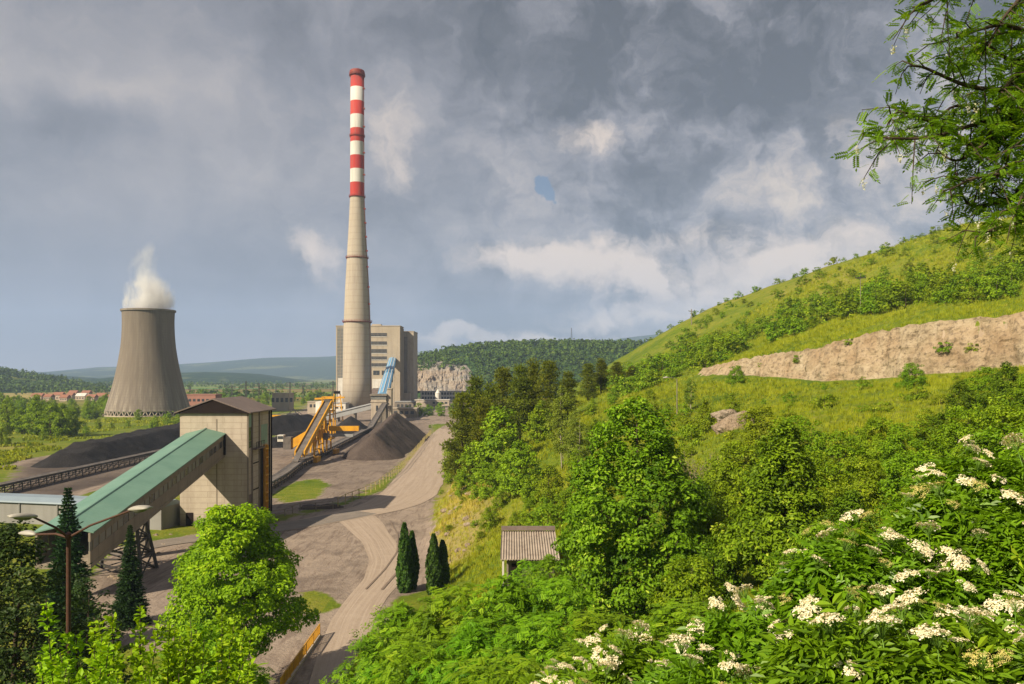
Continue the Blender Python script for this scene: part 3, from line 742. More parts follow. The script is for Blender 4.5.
# ------------------------------------------------------------------ far hills
def hill(name, label, sky, d, back, front, mat_, rough=0.06, seed=1, foot=-2.0, n=240, m=36, dfun=None):
    """a ridge whose crest follows (px, py) skyline points at distance d"""
    sky = np.array(sky, float); px = np.linspace(sky[0,0], sky[-1,0], n)
    dd = np.full(n, float(d)) if dfun is None else np.interp(px, *zip(*dfun))
    zc = CAMZ + (HOR - np.interp(px, sky[:,0], sky[:,1]))/F*dd
    xc = (px-512)/F*dd
    t = np.linspace(-1, 1, m*2+1); V = []
    for tt in t:
        r = dd + (tt*front if tt < 0 else tt*back)
        sc = 0.5*(1+math.cos(math.pi*abs(tt)))
        sc = sc**0.8
        xx = xc * (r/dd)**0.6
        z = foot + (zc-foot)*sc
        z = z + (zc-foot)*rough*fbm(xx, r, d*0.12, seed, 5)*math.sin(math.pi*abs(tt))**0.5 * 1.6
        z = z + (zc-foot)*rough*0.25*fbm(xx, r, d*0.03, seed+3, 3)
        V.append(np.stack([xx, r, z], 1))
    V = np.array(V); id_ = np.arange(V.shape[0]*n).reshape(-1, n)
    f = np.stack([id_[:-1,:-1], id_[:-1,1:], id_[1:,1:], id_[1:,:-1]], -1).reshape(-1, 4)
    me = new_mesh(name, V.reshape(-1,3), f, 4, mat_, True)
    return tag(link(name, me), label, kind='structure'), V
def hill_mat(name, fsc, forest, meadow, thr, bmp=8.0):
    m, nt, b = nmat(name)
    v = wpos(nt)
    n1 = noise(nt, v, fsc, 6, 0.62); n2 = noise(nt, v, fsc*9, 4, 0.7)
    k = ramp(nt, math_(nt, 'ADD', n1, math_(nt, 'MULTIPLY', math_(nt, 'SUBTRACT', n2, 0.5), 0.25)), [(thr,0.0),(thr+0.06,1.0)])
    f = mix(nt, ramp(nt, n2, [(0.35,0.0),(0.65,1.0)]), forest, tuple(c*1.9 for c in forest))
    L(nt, mix(nt, k, f, meadow), b.inputs['Base Color'])
    b.inputs['Roughness'].default_value = 1.0; b.inputs['Specular IOR Level'].default_value = 0.0
    bump(nt, b, n2, 0.8, bmp)
    return m
HM = hill_mat('far wooded hills', 0.0030, (0.016,0.034,0.016), (0.11,0.13,0.05), 0.56, 20)
HM2 = hill_mat('near wooded hills', 0.004, (0.026,0.052,0.014), (0.15,0.16,0.035), 0.545, 8)
hill('distant_hill', 'distant blue mountain ridge along the horizon', [(-260,362),(0,372),(60,372),(110,367),(160,366),(220,362),(270,358),(330,357),(380,353),(430,352),(480,358),(560,352),(620,339),(660,335),(760,345),(1000,360)], 6800, 1800, 2600, HM, 0.05, 3)
hill('wooded_ridge', 'blue green wooded ridge behind the cooling tower', [(-300,378),(0,377),(60,376),(100,379),(150,374),(210,372),(260,374),(310,382),(360,384),(420,380),(520,388)], 3000, 700, 1000, HM, 0.10, 8)
_vh, VV = hill('valley_hill', 'low green hill with meadows beyond the village', [(-260,366),(-80,368),(0,371),(30,377),(60,381),(95,388),(130,396),(150,399)], 1400, 300, 350, HM2, 0.09, 5, foot=-3)
QH, QV = hill('quarry_hill', 'dark wooded hill with a pale quarry behind the power station', [(396,376),(405,368),(415,361),(430,356),(450,351.5),(480,347),(520,344.5),(560,344),(610,345.5),(650,346),(720,352),(800,356),(900,366)], 1150, 420, 300, HM2, 0.05, 6, foot=-3)

def build_quarry():
    """broken pale rock slope set into the quarry hill"""
    u = np.linspace(0, 1, 120); t = np.linspace(0, 1, 60)
    U, T = np.meshgrid(u, t)
    px = 404 + U*68; top = np.interp(px, [404,414,425,440,455,466,472], [372,363,361,360.5,361,365,372]) + fbm(U*60, U*0, 5, 31)*1.5
    bot = 391 + 0*U; py = bot - (bot-top)*T
    d = np.zeros_like(px); sx = 512 + F*QV[...,0]/QV[...,1]; sy = HOR - (QV[...,2]-CAMZ)/QV[...,1]*F; half = QV.shape[0]//2+1
    for j in range(px.shape[1]):
        col_ = [int(np.argmin(np.abs(sx[r]-px[0,j]))) for r in range(half)]
        yy = np.array([sy[r,c] for r, c in enumerate(col_)]); rr_ = np.array([QV[r,c,1] for r, c in enumerate(col_)])
        yy = np.minimum.accumulate(yy)
        d[:,j] = np.interp(-py[:,j], -yy, rr_)
    edge = np.minimum(1, np.minimum(np.minimum(U, 1-U)*8, (1-T)*6))
    d = d - 3 - edge*(9 + fbm(U*60, T*26, 5, 4, 5)*13 + np.abs(fbm(U*60, T*9, 4, 9))*12)
    x = (px-512)/F*d; z = CAMZ - (py-HOR)/F*d
    V = np.stack([x, d, z], -1)
    id_ = np.arange(U.size).reshape(U.shape)
    f = np.stack([id_[:-1,:-1], id_[:-1,1:], id_[1:,1:], id_[1:,:-1]], -1).reshape(-1, 4)
    # closing rim folded back into the hill
    V2 = V.reshape(-1, 3); rim = np.concatenate([id_[:,0][::-1][:0], id_[:,0], id_[-1,1:], id_[::-1,-1][1:]])
    rb = V2[rim] + np.array([[0, 90, -6]]); base = len(V2)
    f2 = np.array([[rim[i], rim[i+1], base+i+1, base+i] for i in range(len(rim)-1)])
    me = new_mesh('quarry_face', np.concatenate([V2, rb]), np.concatenate([f, f2]), 4,
                  rock_mat('grey quarry stone', (0.14,0.128,0.11), (0.30,0.275,0.24), (0.43,0.395,0.345), 0.22))
    tag(link('quarry_face', me), 'pale grey quarry slope behind the power station', kind='structure')
build_quarry()

# ------------------------------------------------------------------ air
def build_haze():
    b = MB().box(-9500, 9500, -700, 11000, -8, 900)
    m = bpy.data.materials.new('valley haze'); m.use_nodes = True; nt = m.node_tree; nt.nodes.clear()
    o = N(nt, 'ShaderNodeOutputMaterial'); p = N(nt, 'ShaderNodeVolumePrincipled')
    p.inputs['Color'].default_value = (0.48, 0.64, 1.0, 1); p.inputs['Density'].default_value = HAZE; p.inputs['Anisotropy'].default_value = 0.0
    L(nt, p.outputs[0], o.inputs['Volume'])
    h = b.build('haze', m); tag(h, 'thin blue haze over the valley', kind='stuff'); h.display_type = 'WIRE'
HAZE = 0.00012
build_haze()
#@@PART3
# ------------------------------------------------------------------ cooling tower
def cooling_tower():
    d = 500.0; cx = (148.5-512)/F*d
    t = thing('cooling_tower', 'hyperbolic grey concrete cooling tower with steam rising from its top', 'cooling tower', (cx, d, 0))
    k = d/F
    prof = [(39.6,410),(37.2,402),(34.6,393),(32.2,384),(30.2,375),(28.4,366),(26.8,357),(25.6,349),(24.7,340),(24.2,331),(24.0,322),(24.2,315),(24.6,310.4)]
    ys = np.linspace(410, 310.4, 60); rs = np.interp(-ys, [-p[1] for p in prof], [p[0] for p in prof])
    ker = np.ones(7)/7; rs2 = np.convolve(np.pad(rs, 3, 'edge'), ker, 'valid'); rs2[0] = rs[0]
    pr = [(r*k, CAMZ-(y-HOR)*k) for r, y in zip(rs2, ys)]
    zt = pr[-1][1]
    inner = [(pr[-1][0]-0.5, zt), (pr[-8][0]-0.6, pr[-8][1]), (pr[-25][0]-0.7, pr[-25][1]), (pr[-45][0]-0.7, pr[-45][1]), (pr[0][0]-0.9, pr[0][1])]
    MB().lathe(pr + inner, (cx, d, 0), 128, False, False).build('shell', tower_shell_mat(), t, True)
    MB().lathe([(pr[-1][0]-0.3, zt-0.9), (pr[-1][0]+0.7, zt-0.9), (pr[-1][0]+0.7, zt+0.25), (pr[-1][0]-0.55, zt+0.25), (pr[-1][0]-0.55, zt-0.9)], (cx, d, 0), 96, False, False).build('rim', MAT['concrete_dark'], t)
    r0 = pr[0][0]; z0 = pr[0][1]
    n = 44
    for i in range(n):
        a = 2*math.pi*i/n; a1 = a + math.pi/n; a2 = a - math.pi/n
        b = MB()
        p0 = (cx+(r0-0.2)*math.cos(a), d+(r0-0.2)*math.sin(a), 0)
        for aa in (a1, a2):
            b.tube([p0, (cx+(r0-0.5)*math.cos(aa), d+(r0-0.5)*math.sin(aa), z0+0.4)], 0.34, 6)
        b.build('leg', MAT['concrete'], t)
    MB().lathe([(r0+1.0,0),(r0+1.0,0.7),(r0+0.6,0.7),(r0+0.6,0.05)], (cx,d,0), 72, False, False).build('basin_wall', MAT['concrete'], t)
    # steam
    m = bpy.data.materials.new('rising steam'); m.use_nodes = True; nt = m.node_tree; nt.nodes.clear()
    o = N(nt, 'ShaderNodeOutputMaterial'); p = N(nt, 'ShaderNodeVolumePrincipled'); p.inputs['Color'].default_value = (0.97,0.97,0.98,1); p.inputs['Anisotropy'].default_value = 0.1
    tc = N(nt, 'ShaderNodeTexCoord'); sp = N(nt, 'ShaderNodeSeparateXYZ'); L(nt, tc.outputs['Object'], sp.inputs[0])
    z = sp.outputs[2]
    nz = noise(nt, opos(nt, (1,1,0.55)), 0.17, 5, 0.65, 0.9)
    # plume axis drifts and narrows with height
    ax = math_(nt, 'SUBTRACT', sp.outputs[0], math_(nt, 'MULTIPLY', math_(nt, 'SINE', math_(nt, 'MULTIPLY', z, 0.16)), 2.6))
    rr = math_(nt, 'POWER', math_(nt, 'ADD', math_(nt, 'MULTIPLY', ax, ax), math_(nt, 'MULTIPLY', sp.outputs[1], sp.outputs[1])), 0.5)
    rad = ramp(nt, math_(nt, 'MULTIPLY', z, 1/45.0), [(0.0,1.0),(0.18,0.92),(0.36,0.74),(0.52,0.50),(0.66,0.40),(0.86,0.34),(0.97,0.10)])
    rr = math_(nt, 'DIVIDE', rr, math_(nt, 'MULTIPLY', rad, 16.0))
    den = math_(nt, 'SUBTRACT', math_(nt, 'MULTIPLY_ADD', nz, 3.4, -0.75), rr)
    fall = ramp(nt, math_(nt, 'MULTIPLY', z, 1/45.0), [(0.0,1.0),(0.25,0.75),(0.5,0.22),(0.8,0.16),(1.0,0.0)])
    den = math_(nt, 'MULTIPLY', math_(nt, 'MAXIMUM', den, 0.0), math_(nt, 'MULTIPLY', fall, 0.42))
    L(nt, den, p.inputs['Density']); L(nt, p.outputs[0], o.inputs['Volume'])
    s = MB().lathe([(14.6,-2.5),(15.0,1.0),(17,12),(15,24),(10,36),(7,46)], (0,0,0), 24).build('steam', m)
    s.location = (cx, d, zt)
    tag(s, 'white steam plume drifting up from the cooling tower', kind='stuff')
cooling_tower()

# ------------------------------------------------------------------ chimney
def chimney():
    d = 571.0; cx = (357.2-512)/F*d; k = d/F
    t = thing('chimney', 'very tall concrete chimney with red and white bands at its top', 'chimney', (cx, d, 0))
    prof = [(410.5,14.6),(380,14.3),(350,13.9),(322,13.2),(290,11.9),(258,10.2),(230,8.6),(197,7.0),(140,6.75),(76,6.6)]
    MB().lathe([(r*k, CAMZ-(y-HOR)*k) for y, r in prof], (cx,d,0), 64).build('shaft', chimney_mat(d, 0), t, True)
    def z(y): return CAMZ-(y-HOR)*k
    MB().lathe([(6.7*k,z(77)),(7.5*k,z(75.5)),(7.5*k,z(72)),(6.9*k,z(70.8)),(5.6*k,z(70.8)),(5.6*k,z(75))], (cx,d,0), 48).build('cap', MAT['redring'], t)
    for y, r in ((75.8,7.9),(136.5,7.6),(197,8.1),(258,11.2),(322,14.6)):
        b = MB(); zz = z(y); rr = r*k; ri = np.interp(-y, [-p[0] for p in prof], [p[1] for p in prof])*k - 0.2
        b.lathe([(ri,zz-0.25),(rr,zz-0.1),(rr,zz+0.1),(ri,zz+0.1)], (cx,d,0), 48, False, False)
        for h in (0.6, 1.2): b.lathe([(rr-0.06,zz+h),(rr+0.02,zz+h),(rr+0.02,zz+h+0.09),(rr-0.06,zz+h+0.09)], (cx,d,0), 48, False, False)
        for i in range(32):
            a = 2*math.pi*i/32; x, y_ = cx+rr*math.cos(a), d+rr*math.sin(a)
            b.box(x-0.05,x+0.05,y_-0.05,y_+0.05,zz,zz+1.25)
            xi, yi = cx+ri*math.cos(a), d+ri*math.sin(a)
            b.beam((xi,yi,zz-1.1),(x,y_,zz-0.15),0.12)
        b.build('platform', MAT['redring'], t)
    b = MB(); a = R(-18)
    pts = []
    for y, r in prof: pts.append((cx+(r*k+0.55)*math.cos(a), d+(r*k+0.55)*math.sin(a), z(y)))
    for off in (-0.35, 0.35):
        b.tube([(p[0]-off*math.sin(a), p[1]+off*math.cos(a), p[2]) for p in pts], 0.09, 5)
    b.build('ladder', MAT['redring'], t)
    for y in (90,110,128,154,176,210,224,238,252,268,288,305): # rest landings on the ladder
        r = np.interp(-y, [-p[0] for p in prof], [p[1] for p in prof])*k + 0.6; zz = z(y)
        MB().box(cx+r*math.cos(a)-0.7, cx+r*math.cos(a)+0.7, d+r*math.sin(a)-0.7, d+r*math.sin(a)+0.7, zz, zz+0.9).build('landing', MAT['redring'], t)
chimney()

# ------------------------------------------------------------------ boiler house
def boiler_house():
    y0 = 690.0; k = y0/F
    x0 = (336-512)*k; x1 = (400-512)*k; zt = CAMZ-(326.3-HOR)*k; y1 = 712
    t = thing('boiler_house', 'tall beige power station building with rows of dark windows behind the chimney', 'power station', ((x0+x1)/2, (y0+y1)/2, 0))
    b = MB(); b.box(x0, x1, y0, y1, 0, zt)
    b.box(x0-0.3, x1+0.3, y0-0.3, y1+0.3, zt, zt+0.7)
    b.box(x0+30, x0+38, y0+5, y0+12, zt+0.7, zt+2.2)
    b.build('wall', MAT['plaster'], t)
    def X(px): return (px-512)*k
    def Zz(py): return CAMZ-(py-HOR)*k
    # glazed stair strip at the left end, divided in storeys
    b = MB(); b.box(X(337.3), X(343.6), y0-0.25, y0, Zz(400), Zz(327.5)); fr = b.build('stair_window', MAT['glass_grey'], t)
    b = MB()
    for y in np.linspace(328.5, 399, 22): b.box(X(337.3), X(343.6), y0-0.4, y0-0.25, Zz(y)-0.12, Zz(y)+0.12)
    for x in (337.3, 340.4, 343.5): b.box(X(x)-0.12, X(x)+0.12, y0-0.45, y0-0.26, Zz(400), Zz(327.5))
    b.build('mullions', MAT['plaster'], fr)
    for ya, yb in ((333.0,336.4),(341.4,344.8),(349.1,353.0),(356.4,359.6),(363.2,366.6)):
        b = MB(); b.box(X(368), X(386.8), y0-0.12, y0+0.05, Zz(yb), Zz(ya)); w = b.build('window_band', MAT['glass'], t)
        b = MB()
        for x in np.linspace(368, 386.8, 15): b.box(X(x)-0.1, X(x)+0.1, y0-0.22, y0-0.12, Zz(yb), Zz(ya))
        b.box(X(368), X(386.8), y0-0.24, y0-0.12, Zz((ya+yb)/2)-0.08, Zz((ya+yb)/2)+0.08)
        b.build('mullions', MAT['concrete_dark'], w)
        MB().box(X(367.8), X(387), y0-0.35, y0, Zz(yb)-0.5, Zz(yb)-0.05).build('sill', MAT['white'], t)
    for xa, xb in ((373.2,379.5),(381.8,385.3)):
        w = MB().box(X(xa), X(xb), y0-0.12, y0+0.05, Zz(375), Zz(370.6)).build('window', MAT['glass'], t)
        MB().box(X((xa+xb)/2)-0.1, X((xa+xb)/2)+0.1, y0-0.2, y0-0.12, Zz(375), Zz(370.6)).build('mullion', MAT['concrete_dark'], w)
    MB().box(X(372.5), X(383), y0-0.5, y0, Zz(388.2), Zz(379)).build('white_panel', MAT['white'], t)
    MB().box(X(341), X(346), y0-12, y0, 0, Zz(378)).build('white_annex', MAT['white'], t)
    MB().box(X(372.5), X(381), y0-6, y0, 0, Zz(389)).build('lower_annex', MAT['brownroof'], t)
    # pilasters and windows on the right face
    for i in range(6):
        y = y0 + 1.5 + i*3.6
        MB().box(x1, x1+0.6, y, y+0.7, 0, zt-1).build('pilaster', MAT['plaster'], t)
    for zz in np.arange(14, zt-6, 5.2):
        MB().box(x1-0.05, x1+0.12, y0+3, y1-2, zz, zz+2.0).build('side_window', MAT['glass'], t)
    # rear bunker block
    xb0, xb1, yb0, yb1 = x1+0.3, (413.6-512)*716/F, 716.0, 746.0
    ztb = CAMZ-(331.8-HOR)*716/F
    b = MB(); b.box(x0+6, xb1, yb0, yb1, 0, ztb); b.box(x0+5.8, xb1+0.3, yb0-0.3, yb1+0.3, ztb, ztb+0.7)
    b.build('bunker_block', MAT['concrete'], t)
    MB().box(x1-6, x1+3, y1+0.05, yb0-0.35, 0, zt-8).build('link_block', MAT['concrete_dark'], t)
    MB().box(xb1-9, xb1-2, yb0-9, yb0-0.35, 0, 9).build('low_annex', MAT['concrete'], t)
boiler_house()

# ------------------------------------------------------------------ small transfer station, blue and grey galleries
def small_transfer():
    d = 425.0; k = d/F
    def X(px): return (px-512)*k
    def Zz(py): return CAMZ-(py-HOR)*k
    t = thing('transfer_station', 'small concrete transfer station where the blue and grey galleries meet', 'transfer station', (X(382), d+5, 0))
    b = MB(); b.box(X(371), X(386), d, d+11, 0, Zz(399.5)); b.box(X(370.6), X(386.4), d-0.3, d+11.3, Zz(402.3), Zz(401)); b.build('wall', MAT['concrete'], t)
    MB().box(X(370), X(387), d-0.7, d+11.7, Zz(395.8), Zz(394)).build('roof', MAT['concrete_dark'], t)
    MB().box(X(370.6), X(386.3), d-0.1, d+11.1, Zz(399.5), Zz(395.8)).build('window_band', MAT['glass_grey'], t)
    for px in (376, 379.5): MB().box(X(px), X(px)+1.1, d-0.15, d+0.05, Zz(411), Zz(405.5)).build('opening', MAT['glass'], t)
    p = thing('concrete_pier', 'slender concrete pier standing beside the transfer station', 'pier', (X(388.5), d+3, 0))
    b = MB(); b.box(X(386.6)+0.1, X(391), d+1, d+6, 0, Zz(389.3)); b.box(X(386.6)-0.2+0.3, X(391)+0.3, d+0.7, d+6.3, Zz(389.3), Zz(388.4)); b.build('shaft', MAT['concrete'], p)
    # blue gallery up to the boiler house
    A = Vector((X(380.5), d+8, Zz(397)+1.5)); B = Vector((-103.0, 689.5, CAMZ-(358-HOR)*690/F))
    g = thing('blue_gallery', 'steep blue clad conveyor gallery climbing to the boiler house', 'conveyor gallery', tuple(A))
    sec = [(-2.9,-3.6),(2.9,-3.6),(2.9,0.0),(0,0.9),(-2.9,0.0)]
    M1 = A.lerp(B, 0.46); M2 = A.lerp(B, 0.60)
    MB().sweep(sec, A, M1).build('lower_cladding', MAT['blue'], g)
    MB().sweep([(x*1.04, z*1.02) for x, z in sec], M1, M2).build('middle_cladding', MAT['blue_dark'], g)
    MB().sweep(sec, M2, B).build('upper_cladding', MAT['blue'], g)
    for o in (-2.0, 0.0, 2.0):
        d_ = (B-A); dh = Vector((d_.x,d_.y,0)).normalized(); a = Vector((dh.y,-dh.x,0))*o; up = Vector((0,0,0.95 - abs(o)*0.31))
        MB().beam(A+a+up, B+a+up, 0.35, 0.15).build('roof_rib', MAT['white'], g)
    for f in (0.3, 0.55, 0.8):
        c = A.lerp(B, f)
        b = MB()
        for s in (-2.2, 2.2): b.box(c.x+s-0.5, c.x+s+0.5, c.y-0.6, c.y+0.6, 0, c.z-3.6)
        b.box(c.x-2.2, c.x+2.2, c.y-0.4, c.y+0.4, (c.z-3.6)*0.5, (c.z-3.6)*0.5+0.9)
        b.build('support', MAT['concrete'], g)
    # grey gallery down to the left
    A = Vector((X(371)-0.1, d+5, Zz(404.5))); B = Vector(((304-512)/F*432, 432, CAMZ-(421-HOR)*432/F))
    g = thing('grey_gallery', 'low grey roofed gallery sloping down left from the transfer station', 'conveyor gallery', tuple(A))
    MB().sweep([(-3.4,0),(3.4,0),(3.4,0.25),(0,0.8),(-3.4,0.25)], A, B).build('roof', MAT['greysheet'], g)
    MB().sweep([(-3.0,-2.6),(3.0,-2.6),(3.0,-0.03),(-3.0,-0.03)], A, B.lerp(A, 0.06)).build('wall', MAT['greysheet'], g)
    for f in (0.25, 0.5):
        c = A.lerp(B, f); MB().box(c.x-0.4, c.x+0.4, c.y-2.4, c.y+2.4, 0, c.z-2.6).build('support', MAT['concrete_dark'], g)
small_transfer()

# ------------------------------------------------------------------ beige transfer tower and green gallery
TX0, TX1, TY0, TY1, TZ = -55.0, -43.9, 132.5, 146.0, 18.7
def transfer_tower():
    t = thing('transfer_tower', 'beige panelled conveyor tower with brown gable roof beside the green gallery', 'tower', ((TX0+TX1)/2, (TY0+TY1)/2, 0))
    MB().box(TX0, TX1, TY0, TY1, 0, TZ).build('wall', MAT['panel'], t)
    xm = (TX0+TX1)/2; ov = 0.75; ye0, ye1 = TY0-0.6, TY1+0.6; ze = TZ-0.05; zr = TZ+2.25
    b = MB()
    for s in (-1, 1):
        xe = xm + s*((TX1-TX0)/2+ov)
        b.add([(xm,ye0,zr),(xe,ye0,ze),(xe,ye1,ze),(xm,ye1,zr),(xm,ye0,zr+0.18),(xe,ye0,ze+0.18),(xe,ye1,ze+0.18),(xm,ye1,zr+0.18)],
              [(0,1,2,3),(7,6,5,4),(0,4,5,1),(1,5,6,2),(2,6,7,3)])
    b.build('roof', MAT['brownroof'], t)
    for y in (TY0-0.35, TY1+0.35):
        b = MB(); b.add([(TX0-0.6,y-0.08,ze),(TX1+0.6,y-0.08,ze),(xm,y-0.08,zr-0.02),(TX0-0.6,y+0.08,ze),(TX1+0.6,y+0.08,ze),(xm,y+0.08,zr-0.02)],
              [(0,1,2),(5,4,3),(0,3,4,1),(1,4,5,2),(2,5,3,0)])
        b.build('gable', MAT['fascia'], t)
    x = TX1
    # features of the right face: recessed dark slot, green panels, stair bay
    MB().box(x-0.02, x+0.06, 132.75, 134.6, 16.3, 18.5).build('green_panel', MAT['greenpanel'], t)
    for z0, z1 in ((12.8,13.9),(14.0,16.2)): MB().box(x-0.02, x+0.05, 132.75, 134.6, z0, z1).build('opening', MAT['glass'], t)
    MB().box(x-0.02, x+0.05, 132.75, 134.6, 0.1, 5.0).build('door', MAT['brownroof'], t)
    for y in (132.55, 134.75, 138.6): MB().box(x, x+0.22, y, y+0.22, 0, TZ-0.1).build('pilaster', MAT['gallerywall'], t)
    MB().box(x, x+0.9, 134.7, 139.4, 12.4, 12.6).build('balcony', MAT['brownroof'], t)
    b = MB()
    for y in np.linspace(134.8, 139.3, 6): b.box(x+0.82, x+0.88, y-0.03, y+0.03, 12.6, 13.7)
    b.box(x+0.82, x+0.88, 134.8, 139.3, 13.64, 13.7); b.build('railing', MAT['fascia'], t)
    MB().box(x-0.02, x+0.05, 140.0, 143.5, 12.9, 16.3).build('green_panel', MAT['greenpanel'], t)
    b = MB()
    MB().box(x-0.02, x+0.08, 139.4, 143.9, 0.6, 12.4).build('stair_bay', MAT['fascia'], t)
    b = MB()
    for y in (141.0, 142.5): b.box(x+0.1, x+0.5, y-0.07, y+0.07, 0.6, 12.6)
    for z in np.arange(1.0, 12.5, 1.55): b.box(x+0.12, x+0.55, 140.9, 142.6, z, z+0.22); b.box(x+0.12, x+0.3, 141.1, 142.4, z+0.75, z+0.85)
    b.box(x+0.09, x+0.12, 141.0, 142.5, 0.6, 12.4)
    b.build('stair', MAT['yellow'], t)
    for y in (144.3, 145.6): MB().box(x, x+0.2, y, y+0.2, 0, TZ-0.1).build('drainpipe', MAT['fascia'], t)
    MB().box(x+0.02, x+0.05, 134.95, 138.5, 5.4, 5.6).build('joint_band', MAT['fascia'], t)
    MB().box(x+0.02, x+0.05, 134.95, 138.5, 9.9, 10.1).build('joint_band', MAT['fascia'], t)
    MB().box(TX1-5.1, TX1-4.9, TY0-0.03, TY0+0.02, 0.2, TZ-1).build('joint', MAT['gallerywall'], t)
    MB().box(TX0+1.0, TX0+2.2, TY0-0.06, TY0+0.02, 0.05, 2.2).build('door', MAT['fascia'], t)
transfer_tower()

def green_gallery():
    A = Vector((-50.7, TY0-0.02, 11.8)); dirv = Vector((-0.035, 1.0, 0.168)); B = A - dirv*45.0
    g = thing('green_gallery', 'long inclined conveyor gallery with a green roof entering the beige tower', 'conveyor gallery', tuple(A))
    MB().sweep([(-3.0,-0.45),(3.0,-0.45),(3.0,0),(-3.0,0)], A, B).build('floor', MAT['gallerywall'], g)
    W = 2.85
    for s in (-1, 1):
        sec = [(s*W-0.1,0),(s*W+0.1,0),(s*W+0.1,1.45),(s*W-0.1,1.45)]
        MB().sweep(sec, A, B).build('wall', MAT['gallerywall'], g)
        sec = [(s*W-0.06,1.45),(s*W+0.06,1.45),(s*W+0.06,2.5),(s*W-0.06,2.5)]
        MB().sweep(sec, A, B).build('glazing', MAT['glass_grey'], g)
        sec = [(s*W-0.12,2.5),(s*W+0.12,2.5),(s*W+0.12,3.45),(s*W-0.12,3.45)]
        MB().sweep(sec, A, B).build('fascia', MAT['gallerywall'], g)
        for i in range(30):
            p = A.lerp(B, (i+0.5)/30)
            MB().box(p.x-s*W-0.13, p.x-s*W+0.13, p.y-0.09, p.y+0.09, p.z+1.4, p.z+2.55).build('mullion', MAT['gallerywall'], g)
        for i in (0,2,3,6,10,13,18,23): # broken panes show black
            p = A.lerp(B, (i+0.5)/30.0); q = A.lerp(B, (i+1.42)/30.0)
            MB().sweep([(s*W-0.085,1.48),(s*W+0.085,1.48),(s*W+0.085,2.48),(s*W-0.085,2.48)], p, q).build('open_pane', MAT['glass'], g)
    MB().sweep([(-3.3,3.42),(0,4.2),(3.3,3.42),(3.3,3.56),(0,4.36),(-3.3,3.56)], A+dirv*-0.02, B).build('roof', MAT['greenroof'], g)
    b = MB(); b.sweep([(-0.22,4.34),(0.22,4.34),(0.1,4.46),(-0.1,4.46)], A, B); b.build('ridge_cap', MAT['greenroof'], g)
    b = MB(); b.sweep([(-3.3,3.4),(0,4.16),(3.3,3.4),(3.3,0.0),(2.97,0.0),(-2.97,0.0),(-3.3,0.0)], A - dirv*0.25, A - dirv*0.03); b.build('dark_collar', MAT['fascia'], g)
    # lattice trestle under the middle of the gallery
    f = (TY0-101.5)/45.0; c = A.lerp(B, f); zt = c.z-0.45
    b = MB(); foot = {}; topp = {}
    for sx in (-1, 1):
        for sy in (-1, 1):
            p0 = Vector((c.x+sx*3.6, c.y+sy*2.2, 0)); p1 = Vector((c.x+sx*2.6, c.y+sy*1.2, zt+sy*0.2))
            foot[sx,sy] = p0; topp[sx,sy] = p1
            MB().beam(p0, p1, 0.34).build('trestle_leg', MAT['steel'], g)
    for a, bb in (((-1,-1),(1,-1)),((1,-1),(1,1)),((1,1),(-1,1)),((-1,1),(-1,-1))):
        for u0, u1 in ((0,0.34),(0.34,0.67),(0.67,1.0)):
            l0, l1 = foot[a].lerp(topp[a],u0), foot[a].lerp(topp[a],u1); r0, r1 = foot[bb].lerp(topp[bb],u0), foot[bb].lerp(topp[bb],u1)
            b.beam(l0, r1, 0.16); b.beam(r0, l1, 0.16); b.beam(l1, r1, 0.2)
    b.build('trestle_bracing', MAT['steel'], g)
    # concrete column nearer the lower end
    c2 = A.lerp(B, 0.5); MB().box(c2.x-1.6, c2.x-0.2, c2.y-0.7, c2.y+0.7, 0, c2.z-0.45).build('column', MAT['concrete_dark'], g)
green_gallery()

def grey_housing():
    A = Vector((-56.0, 131.5, 0)); B = Vector((-125, 146.5, 0))
    g = thing('conveyor_housing', 'long low grey conveyor housing with blue grey roof left of the tower', 'conveyor housing', tuple(A))
    h0 = 3.4
    MB().sweep([(-2.6,0),(2.6,0),(2.6,3.6),(-2.6,3.6)], A, B).build('wall', MAT['duct'], g)
    MB().sweep([(-3.0,3.55),(3.0,3.55),(2.9,3.8),(1.4,4.35),(-1.4,4.35),(-2.9,3.8)], A, B).build('roof', MAT['ductroof'], g)
    for i in range(9):
        p = A.lerp(B, (i+0.7)/9.5)
        MB().box(p.x-0.09, p.x+0.09, p.y-2.85, p.y-2.5, 0, 3.55).build('pilaster', MAT['duct'], g)
grey_housing()

